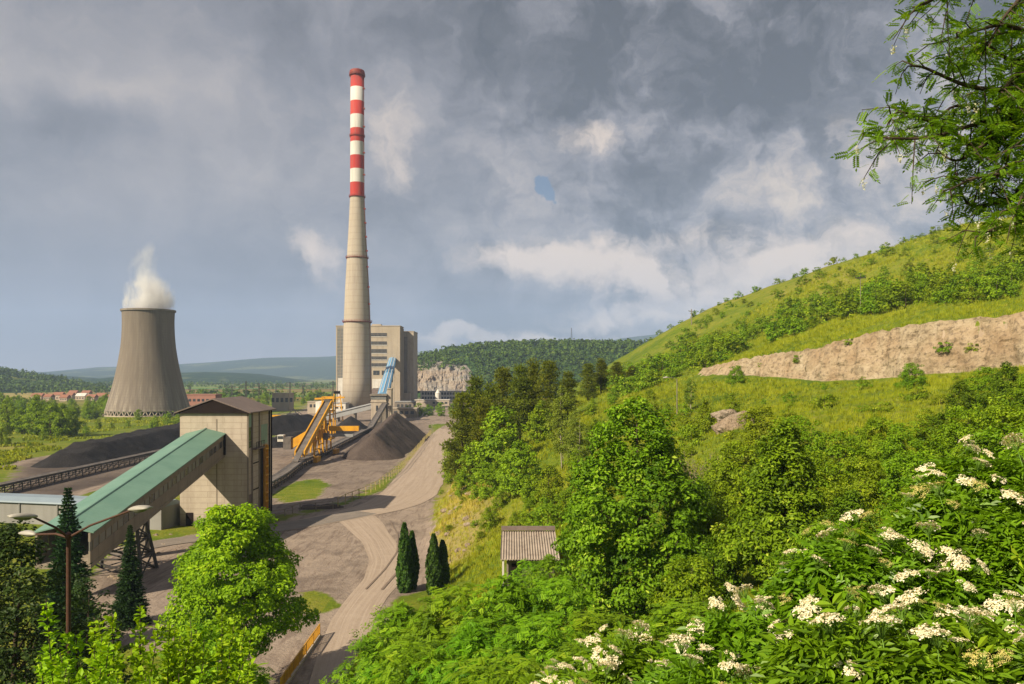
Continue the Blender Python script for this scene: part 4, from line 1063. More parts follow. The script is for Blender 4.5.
# ------------------------------------------------------------------ belt conveyors
def belt(name, label, path, w=2.2, h=2.0, group=None):
    path = [Vector(p) for p in path]
    t = thing(name, label, 'conveyor', tuple(path[0]), group)
    fr = MB(); bl = MB(); co = MB()
    for p, q in zip(path[:-1], path[1:]):
        d_ = q-p; dh = Vector((d_.x,d_.y,0)).normalized(); a = Vector((dh.y,-dh.x,0))
        for s in (-1, 1):
            fr.beam(p+a*s*w/2+Vector((0,0,h)), q+a*s*w/2+Vector((0,0,h)), 0.22, 0.4)
            fr.beam(p+a*s*w/2+Vector((0,0,h*0.45)), q+a*s*w/2+Vector((0,0,h*0.45)), 0.14, 0.14)
        n = max(2, int(d_.length/3.0))
        for i in range(n):
            c = p.lerp(q, (i+0.5)/n)
            for s in (-1, 1):
                zb = 0.0
                fr.beam((c.x+a.x*s*w/2*1.05, c.y+a.y*s*w/2*1.05, zb), c+a*s*w/2+Vector((0,0,h)), 0.16)
            fr.beam(c-a*w/2+Vector((0,0,h*0.9)), c+a*w/2+Vector((0,0,h*0.9)), 0.14)
            c2 = p.lerp(q, min(1, (i+1.5)/n))
            for s in (-1,1): fr.beam(c+a*s*w/2+Vector((0,0,0.2)), c2+a*s*w/2+Vector((0,0,h*0.9)), 0.1)
        bl.sweep([(-w*0.45,h+0.22),(-w*0.2,h+0.02),(w*0.2,h+0.02),(w*0.45,h+0.22),(w*0.45,h+0.28),(w*0.2,h+0.1),(-w*0.2,h+0.1),(-w*0.45,h+0.28)], p, q)
    fr.build('frame', MAT['steel'], t); bl.build('belt', MAT['belt'], t)
    return t
belt('belt_conveyor', 'dark low belt conveyor running beside the long black coal pile', [(-107.5,160,0),(-107.5,330,0)], 2.4, 1.9)
belt('belt_conveyor', 'belt conveyor running from behind the beige tower to the transfer station', [(-51.5,147,0),(-54.5,190,0),(-57.5,215,0),(-61,300,0),(-63.8,360,0),(-67.5,424.5,8.5)], 2.6, 1.6)

# ------------------------------------------------------------------ stackers
def tripper_stacker():
    t = thing('tripper_stacker', 'large yellow stacker with a steep belt straddling the yard conveyor', 'stacker', (-58.6, 240, 0))
    a = Vector((-57.8, 213, 1.8)); b_ = Vector((-59.6, 259, 16.2))
    MB().sweep([(-0.85,0.0),(0.85,0.0),(0.85,0.3),(-0.85,0.3)], a, b_).build('belt', MAT['belt'], t)
    for s in (-1.25, 1.25):
        MB().sweep([(s-0.17,-1.0),(s+0.17,-1.0),(s+0.17,0.75),(s-0.17,0.75)], a.lerp(b_,0.12), b_+Vector((0,0,0))).build('side_girder', MAT['yellow'], t)
    b = MB()
    for f in (0.35,0.5,0.62,0.75,0.9):
        c = a.lerp(b_, f)
        for s in (-1.5,1.5):
            b.beam((c.x+s*1.25, c.y, 1.6), c+Vector((s,0,-0.9)), 0.42)
        b.beam(c+Vector((-1.7,0,-1.1)), c+Vector((1.7,0,-1.1)), 0.32)
    cs = [a.lerp(b_, f) for f in (0.35,0.5,0.62,0.75,0.9)]
    for c, e in zip(cs[:-1], cs[1:]):
        for s in (-1.5,1.5):
            b.beam((c.x+s*1.2, c.y, 1.8), e+Vector((s,0,-1.0)), 0.24)
            b.beam((c.x+s*1.15, c.y, c.z*0.5), (e.x+s*1.15, e.y, c.z*0.5), 0.3)
    b.build('portal_frame', MAT['yellow'], t)
    for x in (-61.6, -55.8):
        for y in (229, 254):
            MB().box(x-0.55, x+0.55, y-2.2, y+2.2, 0.15, 1.6).build('bogie', MAT['yellow'], t)
    # head tower and pulley
    b = MB(); b.box(b_.x-1.9, b_.x+1.9, b_.y-0.4, b_.y+2.6, b_.z-3.0, b_.z-2.6)
    for sx in (-1.8,1.8):
        for sy in (-0.3,2.5): b.beam((b_.x+sx,b_.y+sy,6),(b_.x+sx,b_.y+sy,b_.z+1.7),0.32)
    for zz in (b_.z+0.2, b_.z+1.7): b.box(b_.x-1.95,b_.x+1.95,b_.y-0.45,b_.y+2.65,zz-0.12,zz+0.12)
    b.build('head_frame', MAT['yellow'], t)
    MB().tube([(b_.x-1.3,b_.y,b_.z+0.1),(b_.x+1.3,b_.y,b_.z+0.1)], 0.8, 14).build('pulley', MAT['steel'], t)
    # spreader boom to the right, counterweight boom to the left
    MB().beam((-57.2,250,8.3),(-47.8,250,8.3),1.3,1.5).build('spreader_boom', MAT['yellow'], t)
    MB().beam((-57.0,248.6,6.4),(-49.3,248.6,6.2),0.9,0.8).build('spreader_belt', MAT['greysheet'], t)
    MB().sweep([(-0.9,-1.6),(0.9,-1.6),(0.9,1.2),(-0.9,1.2)], Vector((-59.8,246,8.6)), Vector((-68.0,246,3.8))).build('discharge_chute', MAT['yellow'], t)
    MB().box(-70.0,-67.6,244.6,247.4,2.2,6.0).build('hopper', MAT['belt'], t)
    c = MB(); c.box(-71.8,-70.0,244.8,247.2,4.6,6.6); cab = c.build('cab', MAT['white'], t)
    MB().box(-71.7,-70.1,244.74,244.8,5.4,6.3).build('cab_window', MAT['glass'], cab)
    MB().box(-61.5,-55.9,246,253,5.0,5.3).build('deck', MAT['yellow'], t)
    MB().box(-57.0,-55.8,241.5,243,5.4,7.4).build('switch_house', MAT['belt'], t)
    b = MB()
    for x in (-61.4,-56.0):
        for y in np.linspace(246,253,6): b.box(x-0.04,x+0.04,y-0.04,y+0.04,5.3,6.4)
        b.box(x-0.05,x+0.05,246,253,6.35,6.45)
    b.build('railing', MAT['yellow'], t)
    MB().box(-59.9,-58.4,247,252,5.3,8.2).build('motor_house', MAT['yellow'], t)
tripper_stacker()

def slewing_stacker():
    d = 380.0; k = d/F
    def Q(px, py, y=d): return Vector(((px-512)/F*y, y, CAMZ-(py-HOR)/F*y))
    t = thing('slewing_stacker', 'yellow boom stacker with dark turret standing behind the coal piles', 'stacker', (Q(293,420).x, d, 0))
    a, b_ = Q(289.5,418), Q(262,418)
    MB().beam(a, b_, 1.6, 2.9).build('boom', MAT['yellow'], t)
    MB().beam(a+Vector((0,0,2.2)), b_+Vector((4,0,1.5)), 0.8, 0.25).build('boom_belt', MAT['belt'], t)
    x = Q(292.5,420).x
    MB().box(x-2.2, x+2.4, d-2, d+2, 3.0, 6.8).build('turret', MAT['steel'], t)
    b = MB()
    for sx in (-1.6,1.8): b.beam((x+sx,d,6.8),(x+0.6,d,8.9),0.4)
    b.beam((x+0.6,d,8.9), a.lerp(b_,0.55)+Vector((0,0,1.4)), 0.18); b.beam((x+0.6,d,8.9),(x+4.6,d,6.2),0.25)
    b.build('mast', MAT['steel'], t)
    MB().box(x+2.4, x+5.6, d-1.5, d+1.5, 2.4, 5.6).build('counterweight', MAT['concrete_dark'], t)
    for s in (-2.4, 2.4): MB().beam((x+s*1.15,d,0.2),(x+s*0.5,d,3.0),0.7).build('leg', MAT['steel'], t)
    for s in (-2.8, 2.8): MB().box(x+s-0.7, x+s+0.7, d-2.4, d+2.4, 0.05, 0.9).build('bogie', MAT['yellow'], t)
    t2 = thing('portal_crane', 'small yellow framed crane showing above the tower roof', 'crane', (-94, 430, 0))
    b = MB()
    for sx in (-1.6,1.6): b.beam((-94+sx*2,430,0),(-94+sx,430,15),0.5)
    for z in (4,8,12): b.beam((-94-2.6,430,z),(-94+2.6,430,z+2),0.25); b.beam((-94-2.2,430,z),(-94+2.2,430,z),0.3)
    b.build('frame', MAT['yellow'], t2)
    MB().beam((-106,430,12.2),(-90,430,13.0),0.9,0.9).build('jib', MAT['yellow'], t2)
    MB().box(-95.5,-92.5,429,431,14.9,16.4).build('cab', MAT['fascia'], t2)
slewing_stacker()

# ------------------------------------------------------------------ coal piles
def pile(name, label, crest, wid, mat_, seed, rep=36, flat=0.0, res=0.6, group=None):
    """heap whose crest is a polyline [(x,y,z)], sides at the angle of repose"""
    c = np.array(crest, float); hmax = c[:,2].max(); tan = math.tan(R(rep)); m = hmax/tan + flat + 3
    xs = np.arange(c[:,0].min()-m, c[:,0].max()+m, res); ys = np.arange(c[:,1].min()-m, c[:,1].max()+m, res*1.6)
    Xp, Yp = np.meshgrid(xs, ys); H = np.full(Xp.shape, -9.0)
    for (ax,ay,az),(bx,by,bz) in zip(c[:-1], c[1:]):
        dx,dy = bx-ax,by-ay; t = np.clip(((Xp-ax)*dx+(Yp-ay)*dy)/(dx*dx+dy*dy),0,1)
        d = np.hypot(Xp-ax-t*dx, Yp-ay-t*dy); zc = az+t*(bz-az) + fbm(Xp, Yp, 14, seed+2)*0.3
        H = np.maximum(H, zc - np.maximum(d-flat,0)*tan)
    H = H + fbm(Xp, Yp, 6, seed)*0.6 + fbm(Xp, Yp, 1.8, seed+1, 3)*0.28 - np.abs(fbm(Xp, Yp, 9, seed+5, 2))*0.5
    H = np.where(H < 0.35, H*0.5, H)
    H = np.maximum(H, -0.35)
    V = np.stack([Xp, Yp, H], -1); id_ = np.arange(Xp.size).reshape(Xp.shape)
    f = np.stack([id_[:-1,:-1], id_[:-1,1:], id_[1:,1:], id_[1:,:-1]], -1).reshape(-1,4)
    keep = (H.ravel()[f] > -0.34).any(1)
    f = f[keep]; used = np.unique(f); mp = -np.ones(Xp.size, int); mp[used] = np.arange(len(used))
    me = new_mesh(name, V.reshape(-1,3)[used], mp[f], 4, mat_, True)
    return tag(link(name, me), label, 'coal pile', group)
pile('coal_pile', 'long black coal pile with a flat top in the green field', [(-124,224,3.4),(-125,236,5.2),(-125,290,6.2),(-126,380,7.5)], 8, MAT['coal'], 3, 33, 4.0)
pile('coal_pile', 'steep brownish coal pile beside the haul road', [(-42,243,7.2),(-44,280,8.6),(-46.5,322,10.2)], 8, MAT['coal_brown'], 7, 37)
pile('coal_pile', 'dark coal pile under the yellow boom behind the tower', [(-110,330,6.0),(-98,352,7.5),(-99,400,5.0)], 8, MAT['coal'], 11, 34, 1.0)
pile('coal_pile', 'low dark coal pile left of the yellow tripper stacker', [(-84,280,3.0),(-80,318,3.8),(-76,340,3.4)], 8, MAT['coal'], 13, 30, 1.5)
pile('coal_pile', 'dark conical coal pile right behind the yellow tripper stacker', [(-70,346,6.6),(-71.5,356,6.9)], 8, MAT['coal'], 17, 34)
pile('coal_pile', 'low brown coal windrow along the yard conveyor', [(-51.6,262,2.0),(-56.5,330,2.6),(-60,372,2.4)], 8, MAT['coal_brown'], 19, 34)

# ------------------------------------------------------------------ buildings beyond the yard
def tank(name, label, px, py, d, w, top, mat_, cone=0.0):
    x = (px-512)/F*d; r = w/F*d/2; z = CAMZ-(top-HOR)/F*d
    t = thing(name, label, 'tank', (x, d, 0))
    MB().lathe([(r,0),(r,z)], (x,d,0), 32).build('wall', mat_, t, False)
    MB().lathe([(r+0.15,z),(r+0.15,z+0.35),(r*0.9,z+0.5),(0.3,z+0.5+cone)], (x,d,0), 32).build('roof', mat_, t)
    b = MB()
    for a in (R(-60),):
        for o in (-0.3,0.3): b.tube([(x+(r+0.25)*math.cos(a)+o, d+(r+0.25)*math.sin(a), 0),(x+(r+0.25)*math.cos(a)+o, d+(r+0.25)*math.sin(a), z+1)],0.06,4)
    b.build('ladder', MAT['steel'], t)
    return t
tank('storage_silo', 'plain white round silo left of the chimney', 321.5, 418, 520, 11.5, 402.6, MAT['white'], 0.6)
tank('storage_tank', 'squat beige round tank in front of the long office building', 424, 408, 640, 15, 402.3, MAT['concrete'], 0.3)
tank('storage_silo', 'slim white silo with narrow neck in front of the office building', 438, 404, 680, 5.6, 393.4, MAT['white'], 3.0)

def block(name, label, cat, x0, x1, y0, y1, z1, wall, roof, windows=None, pitch=0.0):
    t = thing(name, label, cat, ((x0+x1)/2, (y0+y1)/2, 0))
    MB().box(x0,x1,y0,y1,0,z1).build('wall', wall, t)
    b = MB()
    if pitch:
        ym = (y0+y1)/2; o = 0.4
        b.add([(x0-o,y0-o,z1-0.05),(x1+o,y0-o,z1-0.05),(x1+o,ym,z1+pitch),(x0-o,ym,z1+pitch),(x0-o,y1+o,z1-0.05),(x1+o,y1+o,z1-0.05),
               (x0-o,y0-o,z1-0.2),(x1+o,y0-o,z1-0.2),(x1+o,y1+o,z1-0.2),(x0-o,y1+o,z1-0.2)],
              [(0,1,2,3),(3,2,5,4),(6,7,1,0),(8,9,4,5),(1,7,8,5,2),(6,0,3,4,9),(9,8,7,6)])
    else: b.box(x0-0.3,x1+0.3,y0-0.3,y1+0.3,z1,z1+0.4)
    b.build('roof', roof, t)
    for w in windows or []:
        MB().box(w[0],w[1],y0-0.1,y0+0.05,w[2],w[3]).build('window', MAT['glass'], t)
    return t
def wins(x0, x1, n, z0, z1, fill=0.6):
    s = (x1-x0)/n; return [(x0+i*s+s*(1-fill)/2, x0+i*s+s*(1+fill)/2, z0, z1) for i in range(n)]
block('office_building', 'long two storey office building with window rows below the quarry', 'building', -87,-48,760,772,9.4, MAT['white'], MAT['greysheet'], wins(-86,-49,14,6.2,8.6,0.75)+wins(-86,-49,14,2.0,4.4,0.75))
block('workshop', 'low grey workshop at the foot of the power station', 'building', -82,-69,560,575,6.0, MAT['concrete_dark'], MAT['greysheet'], wins(-81,-70,4,2.5,4.5))
block('storage_shed', 'flat roofed brown shed behind the brown coal pile', 'building', -71,-56,470,482,5.2, MAT['gallerywall'], MAT['concrete'], wins(-70,-57,4,2.0,3.8))
block('storage_shed', 'long low pale shed between the tank and the boiler house', 'building', -79,-51,650,660,4.6, MAT['concrete'], MAT['white'], wins(-78,-52,8,1.6,3.2))
block('pump_house', 'narrow beige pump house left of the white silo', 'building', -133,-126,520,528,7.5, MAT['plaster'], MAT['concrete'], wins(-132,-127,2,4,6))
block('brick_block', 'red brick block with white window bands beside the cooling tower', 'building', -222,-202,545,557,11.5, MAT['brickred'], MAT['brickred'], wins(-221,-203,6,2.5,4.2)+wins(-221,-203,6,7.0,8.7))
block('switchgear_hall', 'beige hall showing over the brown roof of the tower', 'building', -168,-156,560,572,12.0, MAT['plaster'], MAT['concrete'], wins(-169,-153,5,6,9))
block('boiler_annex', 'low white hall right beside the chimney foot', 'building', -126,-114,548,560,5.5, MAT['white'], MAT['greysheet'], wins(-125,-115,3,2,3.6))

# village houses
HOUSES = [(36,400.5,800,9,4.5,'long red roofed house at the left end of the village'),(47,401,790,6,4,'plain house with rusty red roof, second in the village row'),
          (57,399.5,805,8,5.5,'tall red gabled house standing out in the village'),(69,399.5,830,5,4.5,'narrow pale house between the gabled house and the white roof'),
          (80,400,800,8,4.5,'village house with white sheet roof'),(90,402,770,7,4,'brown house right of the white roofed house'),
          (100,401,790,8,5,'orange roofed house near the right end of the village'),(107,402.5,760,6,4,'small terracotta roofed house nearest the cooling tower'),
          (63,402.5,760,6,4,'low house in front of the gabled house'),(72,396.5,920,8,5,'distant pink roofed house above the village row'),(85,396,940,8,4.5,'distant house with dull roof above the white roofed house')]
rr = random.Random(11)
for px, py, d, w, h, lab in HOUSES:
    x = (px-512)/F*d; y0 = d; W = w*1.15; z1 = h*0.9
    white = 'white sheet roof' in lab
    block('village_house', lab, 'house', x-W/2, x+W/2, y0, y0+8, z1, MAT['housewall'], MAT['white'] if white else MAT['houseroof'], wins(x-W/2+0.4,x+W/2-0.4,3,1.2,2.6,0.45), 2.8)

# ------------------------------------------------------------------ poles, mast, pylons
def pole(name, label, cat, px, d, top, base=None, r=0.16, arms=0, lattice=False):
    x = (px-512)/F*d; z0 = hgt(x, d) if base is None else base; z1 = CAMZ-(top-HOR)/F*d
    t = thing(name, label, cat, (x, d, z0))
    if lattice:
        b = MB(); w = r
        for sx in (-1,1):
            for sy in (-1,1): b.beam((x+sx*w,d+sy*w,z0-0.5),(x+sx*w*0.25,d+sy*w*0.25,z1),w*0.16)
        n = 9
        for i in range(n):
            f0, f1 = i/n, (i+1)/n; a0 = w*(1-0.75*f0); a1 = w*(1-0.75*f1); za, zb = z0+(z1-z0)*f0, z0+(z1-z0)*f1
            for s in (-1,1):
                b.beam((x-a0,d+s*a0,za),(x+a1,d+s*a1,zb),w*0.1); b.beam((x+a0,d+s*a0,za),(x-a1,d+s*a1,zb),w*0.1)
        b.build('lattice', MAT['steel'], t)
    else:
        MB().tube([(x,d,z0-0.6),(x,d,z1)],[r,r*0.7],8).build('shaft', MAT['concrete_dark'], t)
    for i in range(arms):
        z = z1 - 0.8 - i*2.6; hw = 1.1 + (2.2 if lattice else 0) + i*0.5*(1 if lattice else 0)
        b = MB().beam((x-hw,d,z),(x+hw,d,z),0.18)
        for s in (-0.9,0,0.9): b.tube([(x+s*hw,d,z),(x+s*hw,d,z+0.4)],0.07,5)
        b.build('crossarm', MAT['steel'], t)
    return t
# the mast stands on the crest of the quarry hill
def hill_z(V, px, d):
    x = (px-512)/F*d; i = np.argmin((V[...,0]-x)**2 + (V[...,1]-d)**2); return float(V.reshape(-1,3)[i][2])
pole('radio_mast', 'thin radio mast on the crest of the wooded hill', 'mast', 571.5, 1150, 328.0, hill_z(QV, 571.5, 1150)-1, 1.3, 0, True)
PY_ = [(190,900,386,'single lattice pylon between the cooling tower and the tower roof'),(232,820,385,'lattice pylon above the right roof slope of the tower'),(246,640,381,'tall lattice pylon left of the yellow boom'),
       (259,700,383,'lattice pylon rising behind the boom stacker'),(276,780,384,'lattice pylon in the middle of the distant row'),(290,640,382,'lattice pylon right of the boom stacker'),(303,720,385,'lattice pylon close left of the white silo'),(333,700,381,'lattice pylon beside the boiler house')]
for px, d, top, lab in PY_: pole('lattice_pylon', lab, 'pylon', px, d, top, 0, 1.0, 2, True)['group'] = 'lattice pylons beyond the yard'
pole('utility_pole', 'lone utility pole at the left end of the hill crest', 'utility pole', 691.5, 300, 309, None, 0.2, 1)
pole('utility_pole', 'utility pole part way up the grassy hill slope', 'utility pole', 860.5, 165, 274, None, 0.08, 1)

# street lamps
def street_lamp():
    d = 25.0; k = d/F
    def Q(px, py, y=d): return Vector(((px-512)/F*y, y, CAMZ-(py-HOR)/F*y))
    top = Q(68.5, 536); zb = hgt(top.x, d)
    t = thing('street_lamp', 'rusty brown street lamp with three pale lamp heads above the dark tree', 'street lamp', (top.x, d, zb))
    MB().tube([(top.x,d,zb-0.5),(top.x,d,zb+3.5),(top.x,d,zb+3.6),tuple(top)],[0.10,0.10,0.075,0.065],12).build('pole', MAT['rust'], t)
    MB().lathe([(0.1,-0.08),(0.1,0.06),(0.04,0.12)], tuple(top), 12).build('collar', MAT['rust'], t)
    heads = [((33,517), 24.3), ((34,534.5), 25.9), ((132,510), 24.4)]
    for (px, py), y in heads:
        e = Q(px, py, y); dirv = (e-top); dh = Vector((dirv.x,dirv.y,0)).normalized()
        arm = MB().tube([tuple(top+Vector((0,0,-0.05))), tuple(top.lerp(e,0.35)+Vector((0,0,0.05))), tuple(e)],[0.04,0.035,0.03],8).build('arm', MAT['rust'], t)
        s = e - dh*0.12; L0 = 0.78; tilt = dirv.z/dirv.length
        hd = MB(); pr = []
        ax = (dh + Vector((0,0,0.12 if abs(tilt)>0.1 else 0.0))).normalized(); sd = ax.cross(Vector((0,0,1))).normalized(); up = sd.cross(ax)
        ring = []
        for i in range(9):
            f = i/8; w = 0.045 + 0.13*math.sin(math.pi*min(1, f*1.05)*0.62)**1.1 * (1 if f < 0.9 else 0.8); h = 0.035 + 0.075*math.sin(math.pi*f)**0.7
            for kk in range(12):
                a = 2*math.pi*kk/12; ring.append(s + ax*(f*L0) + sd*(w*math.cos(a)) + up*(h*math.sin(a)*(1.0 if math.sin(a)>0 else 0.55)))
        fs = [tuple(range(11,-1,-1)), tuple(8*12+i for i in range(12))]
        for i in range(8):
            for kk in range(12):
                fs.append((i*12+kk, i*12+(kk+1)%12, (i+1)*12+(kk+1)%12, (i+1)*12+kk))
        hd.add(ring, fs); ho = hd.build('lamp_head', MAT['lampgrey'], t, True)
        lens = MB(); c = s + ax*(0.5*L0) - up*0.05
        q = []
        for i in range(5):
            for kk in range(10):
                a = 2*math.pi*kk/10; rr_ = math.cos(i/4*math.pi/2)
                q.append(c + ax*(0.25*rr_*math.cos(a)) + sd*(0.11*rr_*math.sin(a)) - up*(0.06*math.sin(i/4*math.pi/2)))
        fs = []
        for i in range(4):
            for kk in range(10): fs.append((i*10+kk, i*10+(kk+1)%10, (i+1)*10+(kk+1)%10, (i+1)*10+kk))
        lens.add(q, fs); lens.build('lens', MAT['glass_grey'], ho, True)
street_lamp()
def terrace_lamp():
    d = 118.0
    x = (677-512)/F*d; zb = hgt(x, d); zt = CAMZ-(379.5-HOR)/F*d
    t = thing('street_lamp', 'slim street lamp standing on the grassy terrace below the rock cut', 'street lamp', (x, d, zb))
    MB().tube([(x,d,zb-0.4),(x,d,zt)],[0.09,0.06],8).build('pole', MAT['concrete_dark'], t)
    MB().tube([(x,d,zt),(x-0.6,d-0.1,zt+0.25),(x-1.4,d-0.2,zt+0.3)],0.04,6).build('arm', MAT['concrete_dark'], t)
    MB().tube([(x-1.3,d-0.2,zt+0.3),(x-1.6,d-0.2,zt+0.32),(x-2.1,d-0.2,zt+0.26)],[0.06,0.15,0.07],8).build('lamp_head', MAT['lampgrey'], t)
terrace_lamp()

# ------------------------------------------------------------------ fences and bridge rails
def fence(name, label, pts, gap, h, mat_, rails=(0.5,0.95), pw=0.14, lean=0.04):
    pts = [Vector(p) for p in pts]
    t = thing(name, label, 'fence', tuple(pts[0])); r_ = random.Random(hash(label) % 1000 if False else len(label))
    pos = []
    for a, b in zip(pts[:-1], pts[1:]):
        n = max(1, int((b-a).length/gap))
        for i in range(n): pos.append(a.lerp(b, i/n))
    pos.append(pts[-1])
    tops = []
    for p in pos:
        z0 = hgt(p.x, p.y); l = Vector((r_.uniform(-lean,lean), r_.uniform(-lean,lean), 0))*h; hh = h*r_.uniform(0.9,1.08)
        MB().beam((p.x,p.y,z0-0.3), (p.x+l.x,p.y+l.y,z0+hh), pw).build('post', mat_, t)
        tops.append((Vector((p.x,p.y,z0)), l, hh))
    b = MB()
    for (p, l, h1), (q, l2, h2) in zip(tops[:-1], tops[1:]):
        for f in rails: b.beam(p+l*f+Vector((0,0,h1*f)), q+l2*f+Vector((0,0,h2*f)), 0.05, 0.09)
    b.build('rails', mat_, t)
    return t
fence('post_fence', 'weathered yellow post fence along the left edge of the haul road', gp((338,508),(352,502),(366,495.5),(380,487),(392,478),(402,469.5),(410,460),(418,450),(425,441),(431,434)), 3.2, 2.0, MAT['post'])
fence('post_fence', 'low broken brown fence beside the beige tower', gp((268,520),(285,516),(300,511),(316,511),(333,509)), 2.6, 1.5, MAT['gallerywall'])
fence('post_fence', 'pale leaning fence posts right of the second cypress pair', [(-9.0,95,0),(-8.8,100,0),(-9.2,106,0)], 2.0, 1.9, MAT['post'])

def bridge_rail(name, label, A, B):
    A = Vector(A); B = Vector(B); t = thing(name, label, 'railing', tuple(A))
    d_ = (B-A); n = int(d_.length/0.13)
    MB().sweep([(-0.18,-1.2),(0.18,-1.2),(0.18,0.14),(-0.18,0.14)], A, B).build('parapet', MAT['concrete'], t)
    MB().beam(A+Vector((0,0,1.12)), B+Vector((0,0,1.12)), 0.09, 0.09).build('top_rail', MAT['railyellow'], t)
    MB().beam(A+Vector((0,0,0.28)), B+Vector((0,0,0.28)), 0.07, 0.07).build('bottom_rail', MAT['railyellow'], t)
    b = MB()
    for i in range(n+1):
        p = A.lerp(B, i/n); b.beam(p+Vector((0,0,0.3)), p+Vector((0,0,1.08)), 0.035)
    b.build('bars', MAT['railyellow'], t)
    for i in range(6):
        p = A.lerp(B, i/5); MB().box(p.x-0.06,p.x+0.06,p.y-0.06,p.y+0.06,0.1,1.2).build('post', MAT['railyellow'], t)
bridge_rail('bridge_railing', 'yellow bridge railing on the left side of the road', (-18.2,63.0,0.05), (-18.4,76.5,0.05))
bridge_rail('bridge_railing', 'yellow bridge railing half hidden by the bushes right of the road', (-12.9,63.0,0.05), (-13.3,74.0,0.05))

# ------------------------------------------------------------------ shed on the bank
def shed():
    d = 65.0
    x0, x1 = (503-512)/F*d, (556-512)/F*d; y0, y1 = d-1.0, d+5.0
    zb = hgt((x0+x1)/2, d)
    z_front, z_back = CAMZ-(559-HOR)/F*(d-1.6), CAMZ-(531-HOR)/F*(d+5.3)
    t = thing('shed', 'small shed with grey corrugated roof among the bushes on the bank', 'shed', ((x0+x1)/2, d, zb))
    MB().box(x0+0.3, x1-0.2, y0, y1, zb-1.5, z_front-0.1).build('wall', MAT['gallerywall'], t)
    n = 44; b = MB(); vs = []
    for i in range(n+1):
        x = x0-0.2 + (x1-x0+0.4)*i/n; w = 0.045*math.cos(i*math.pi)
        vs += [(x, y0-0.7, z_front+w), (x, y1+0.4, z_back+w), (x, y0-0.7, z_front+w-0.06), (x, y1+0.4, z_back+w-0.06)]
    fs = []
    for i in range(n): a = i*4; fs += [(a,a+4,a+5,a+1),(a+2,a+3,a+7,a+6),(a,a+2,a+6,a+4),(a+1,a+5,a+7,a+3)]
    b.add(vs, fs); b.build('roof', MAT['shedroof'], t)
    MB().box(x0-0.2, x1+0.2, y1+0.1, y1+0.45, z_back+0.08, z_back+0.42).build('ridge_board', MAT['brownroof'], t)
    b = MB(); b.add([(x0+0.3,y0,z_front-0.1),(x0+0.3,y1,z_front-0.1),(x0+0.3,y1,z_back-0.1),(x0+0.45,y0,z_front-0.1),(x0+0.45,y1,z_front-0.1),(x0+0.45,y1,z_back-0.1)],[(0,1,2),(5,4,3),(0,3,4,1),(1,4,5,2),(2,5,3,0)])
    b.build('side_gable', MAT['gallerywall'], t)
    MB().box(x0+0.7, x0+1.5, y0-0.05, y0+0.02, zb-0.2, z_front-0.5).build('door', MAT['fascia'], t)
    MB().box(x0-0.05, x0+0.1, y0-0.6, y0-0.45, zb-1.2, z_front).build('post', MAT['white'], t)
MAT['shedroof'] = rough_mat('old corrugated fibre cement', (0.42,0.35,0.29), (0.32,0.27,0.22), 0.8, 0.9, 0.15, streak=((0.14,0.10,0.08), 1.5, 0.6), bmp=0.15)
shed()
#@@PART4
# ------------------------------------------------------------------ foliage toolkit
T_QUAD = (np.array([(-.5,0,0),(0,-.30,.06),(.5,0,-.03),(0,.30,.06)]), [(0,1,2,3)])
T_LEAF = (np.array([(-.5,0,0),(-.18,.27,.07),(.18,.25,.06),(.5,0,-.10),(.18,-.25,.06),(-.18,-.27,.07),(0,0,0)]), [(0,6,2,1),(6,3,2,2),(0,5,4,6),(6,4,3,3)])
T_LEAF = (T_LEAF[0], [(0,6,2,1),(0,5,4,6)])
T_LEAF = (np.array([(-.5,0,0),(-.05,.27,.08),(.5,0,-.10),(-.05,-.27,.08)]), [(0,2,1),(0,3,2)])
T_NEEDLE = (np.array([(-.1,0,0),(.45,-.13,0),(.9,0,.02),(.45,.13,0), (-.1,0,0),(.4,0,-.13),(.85,0,0),(.4,0,.13)]), [(0,1,2,3),(4,5,6,7)])
def T_pinnate(n, lw, ll, droop=0.25, full=False):
    """a feather leaf along +x (length 1) of n leaflet pairs and an end leaflet"""
    V = []; Fc = []
    def leaflet(o, ang, l, w, zt):
        b = len(V); c, s = math.cos(ang), math.sin(ang)
        pts = [(0,0,0),(l*.45,-w/2,.05*l),(l,0,zt-.10*l),(l*.45,w/2,.05*l)] if not full else [(0,0,0),(l*.25,-w*.38,.05*l),(l*.58,-w*.5,.04*l),(l,0,-.16*l),(l*.58,w*.5,.04*l),(l*.25,w*.38,.05*l)]
        for x, y, z in pts: V.append((o[0]+x*c-y*s, o[1]+x*s+y*c, o[2]+z))
        if full: Fc.extend([(b,b+1,b+2,b+3),(b,b+3,b+4,b+5)])
        else: Fc.append((b,b+1,b+2,b+3))
    for i in range(n):
        x = .25 + .62*i/n; z = -droop*x*x
        for s in (-1, 1): leaflet((x,0,z), s*R(62), ll*(1-.12*abs(i-n/2)/n), lw, 0)
    leaflet((.88,0,-droop*.8), 0, ll, lw, 0)
    b = len(V); V += [(0,-.012,0),(.88,-.008,-droop*.8),(.88,.008,-droop*.8),(0,.012,0)]; Fc.append((b,b+1,b+2,b+3))
    return (np.array(V), Fc)

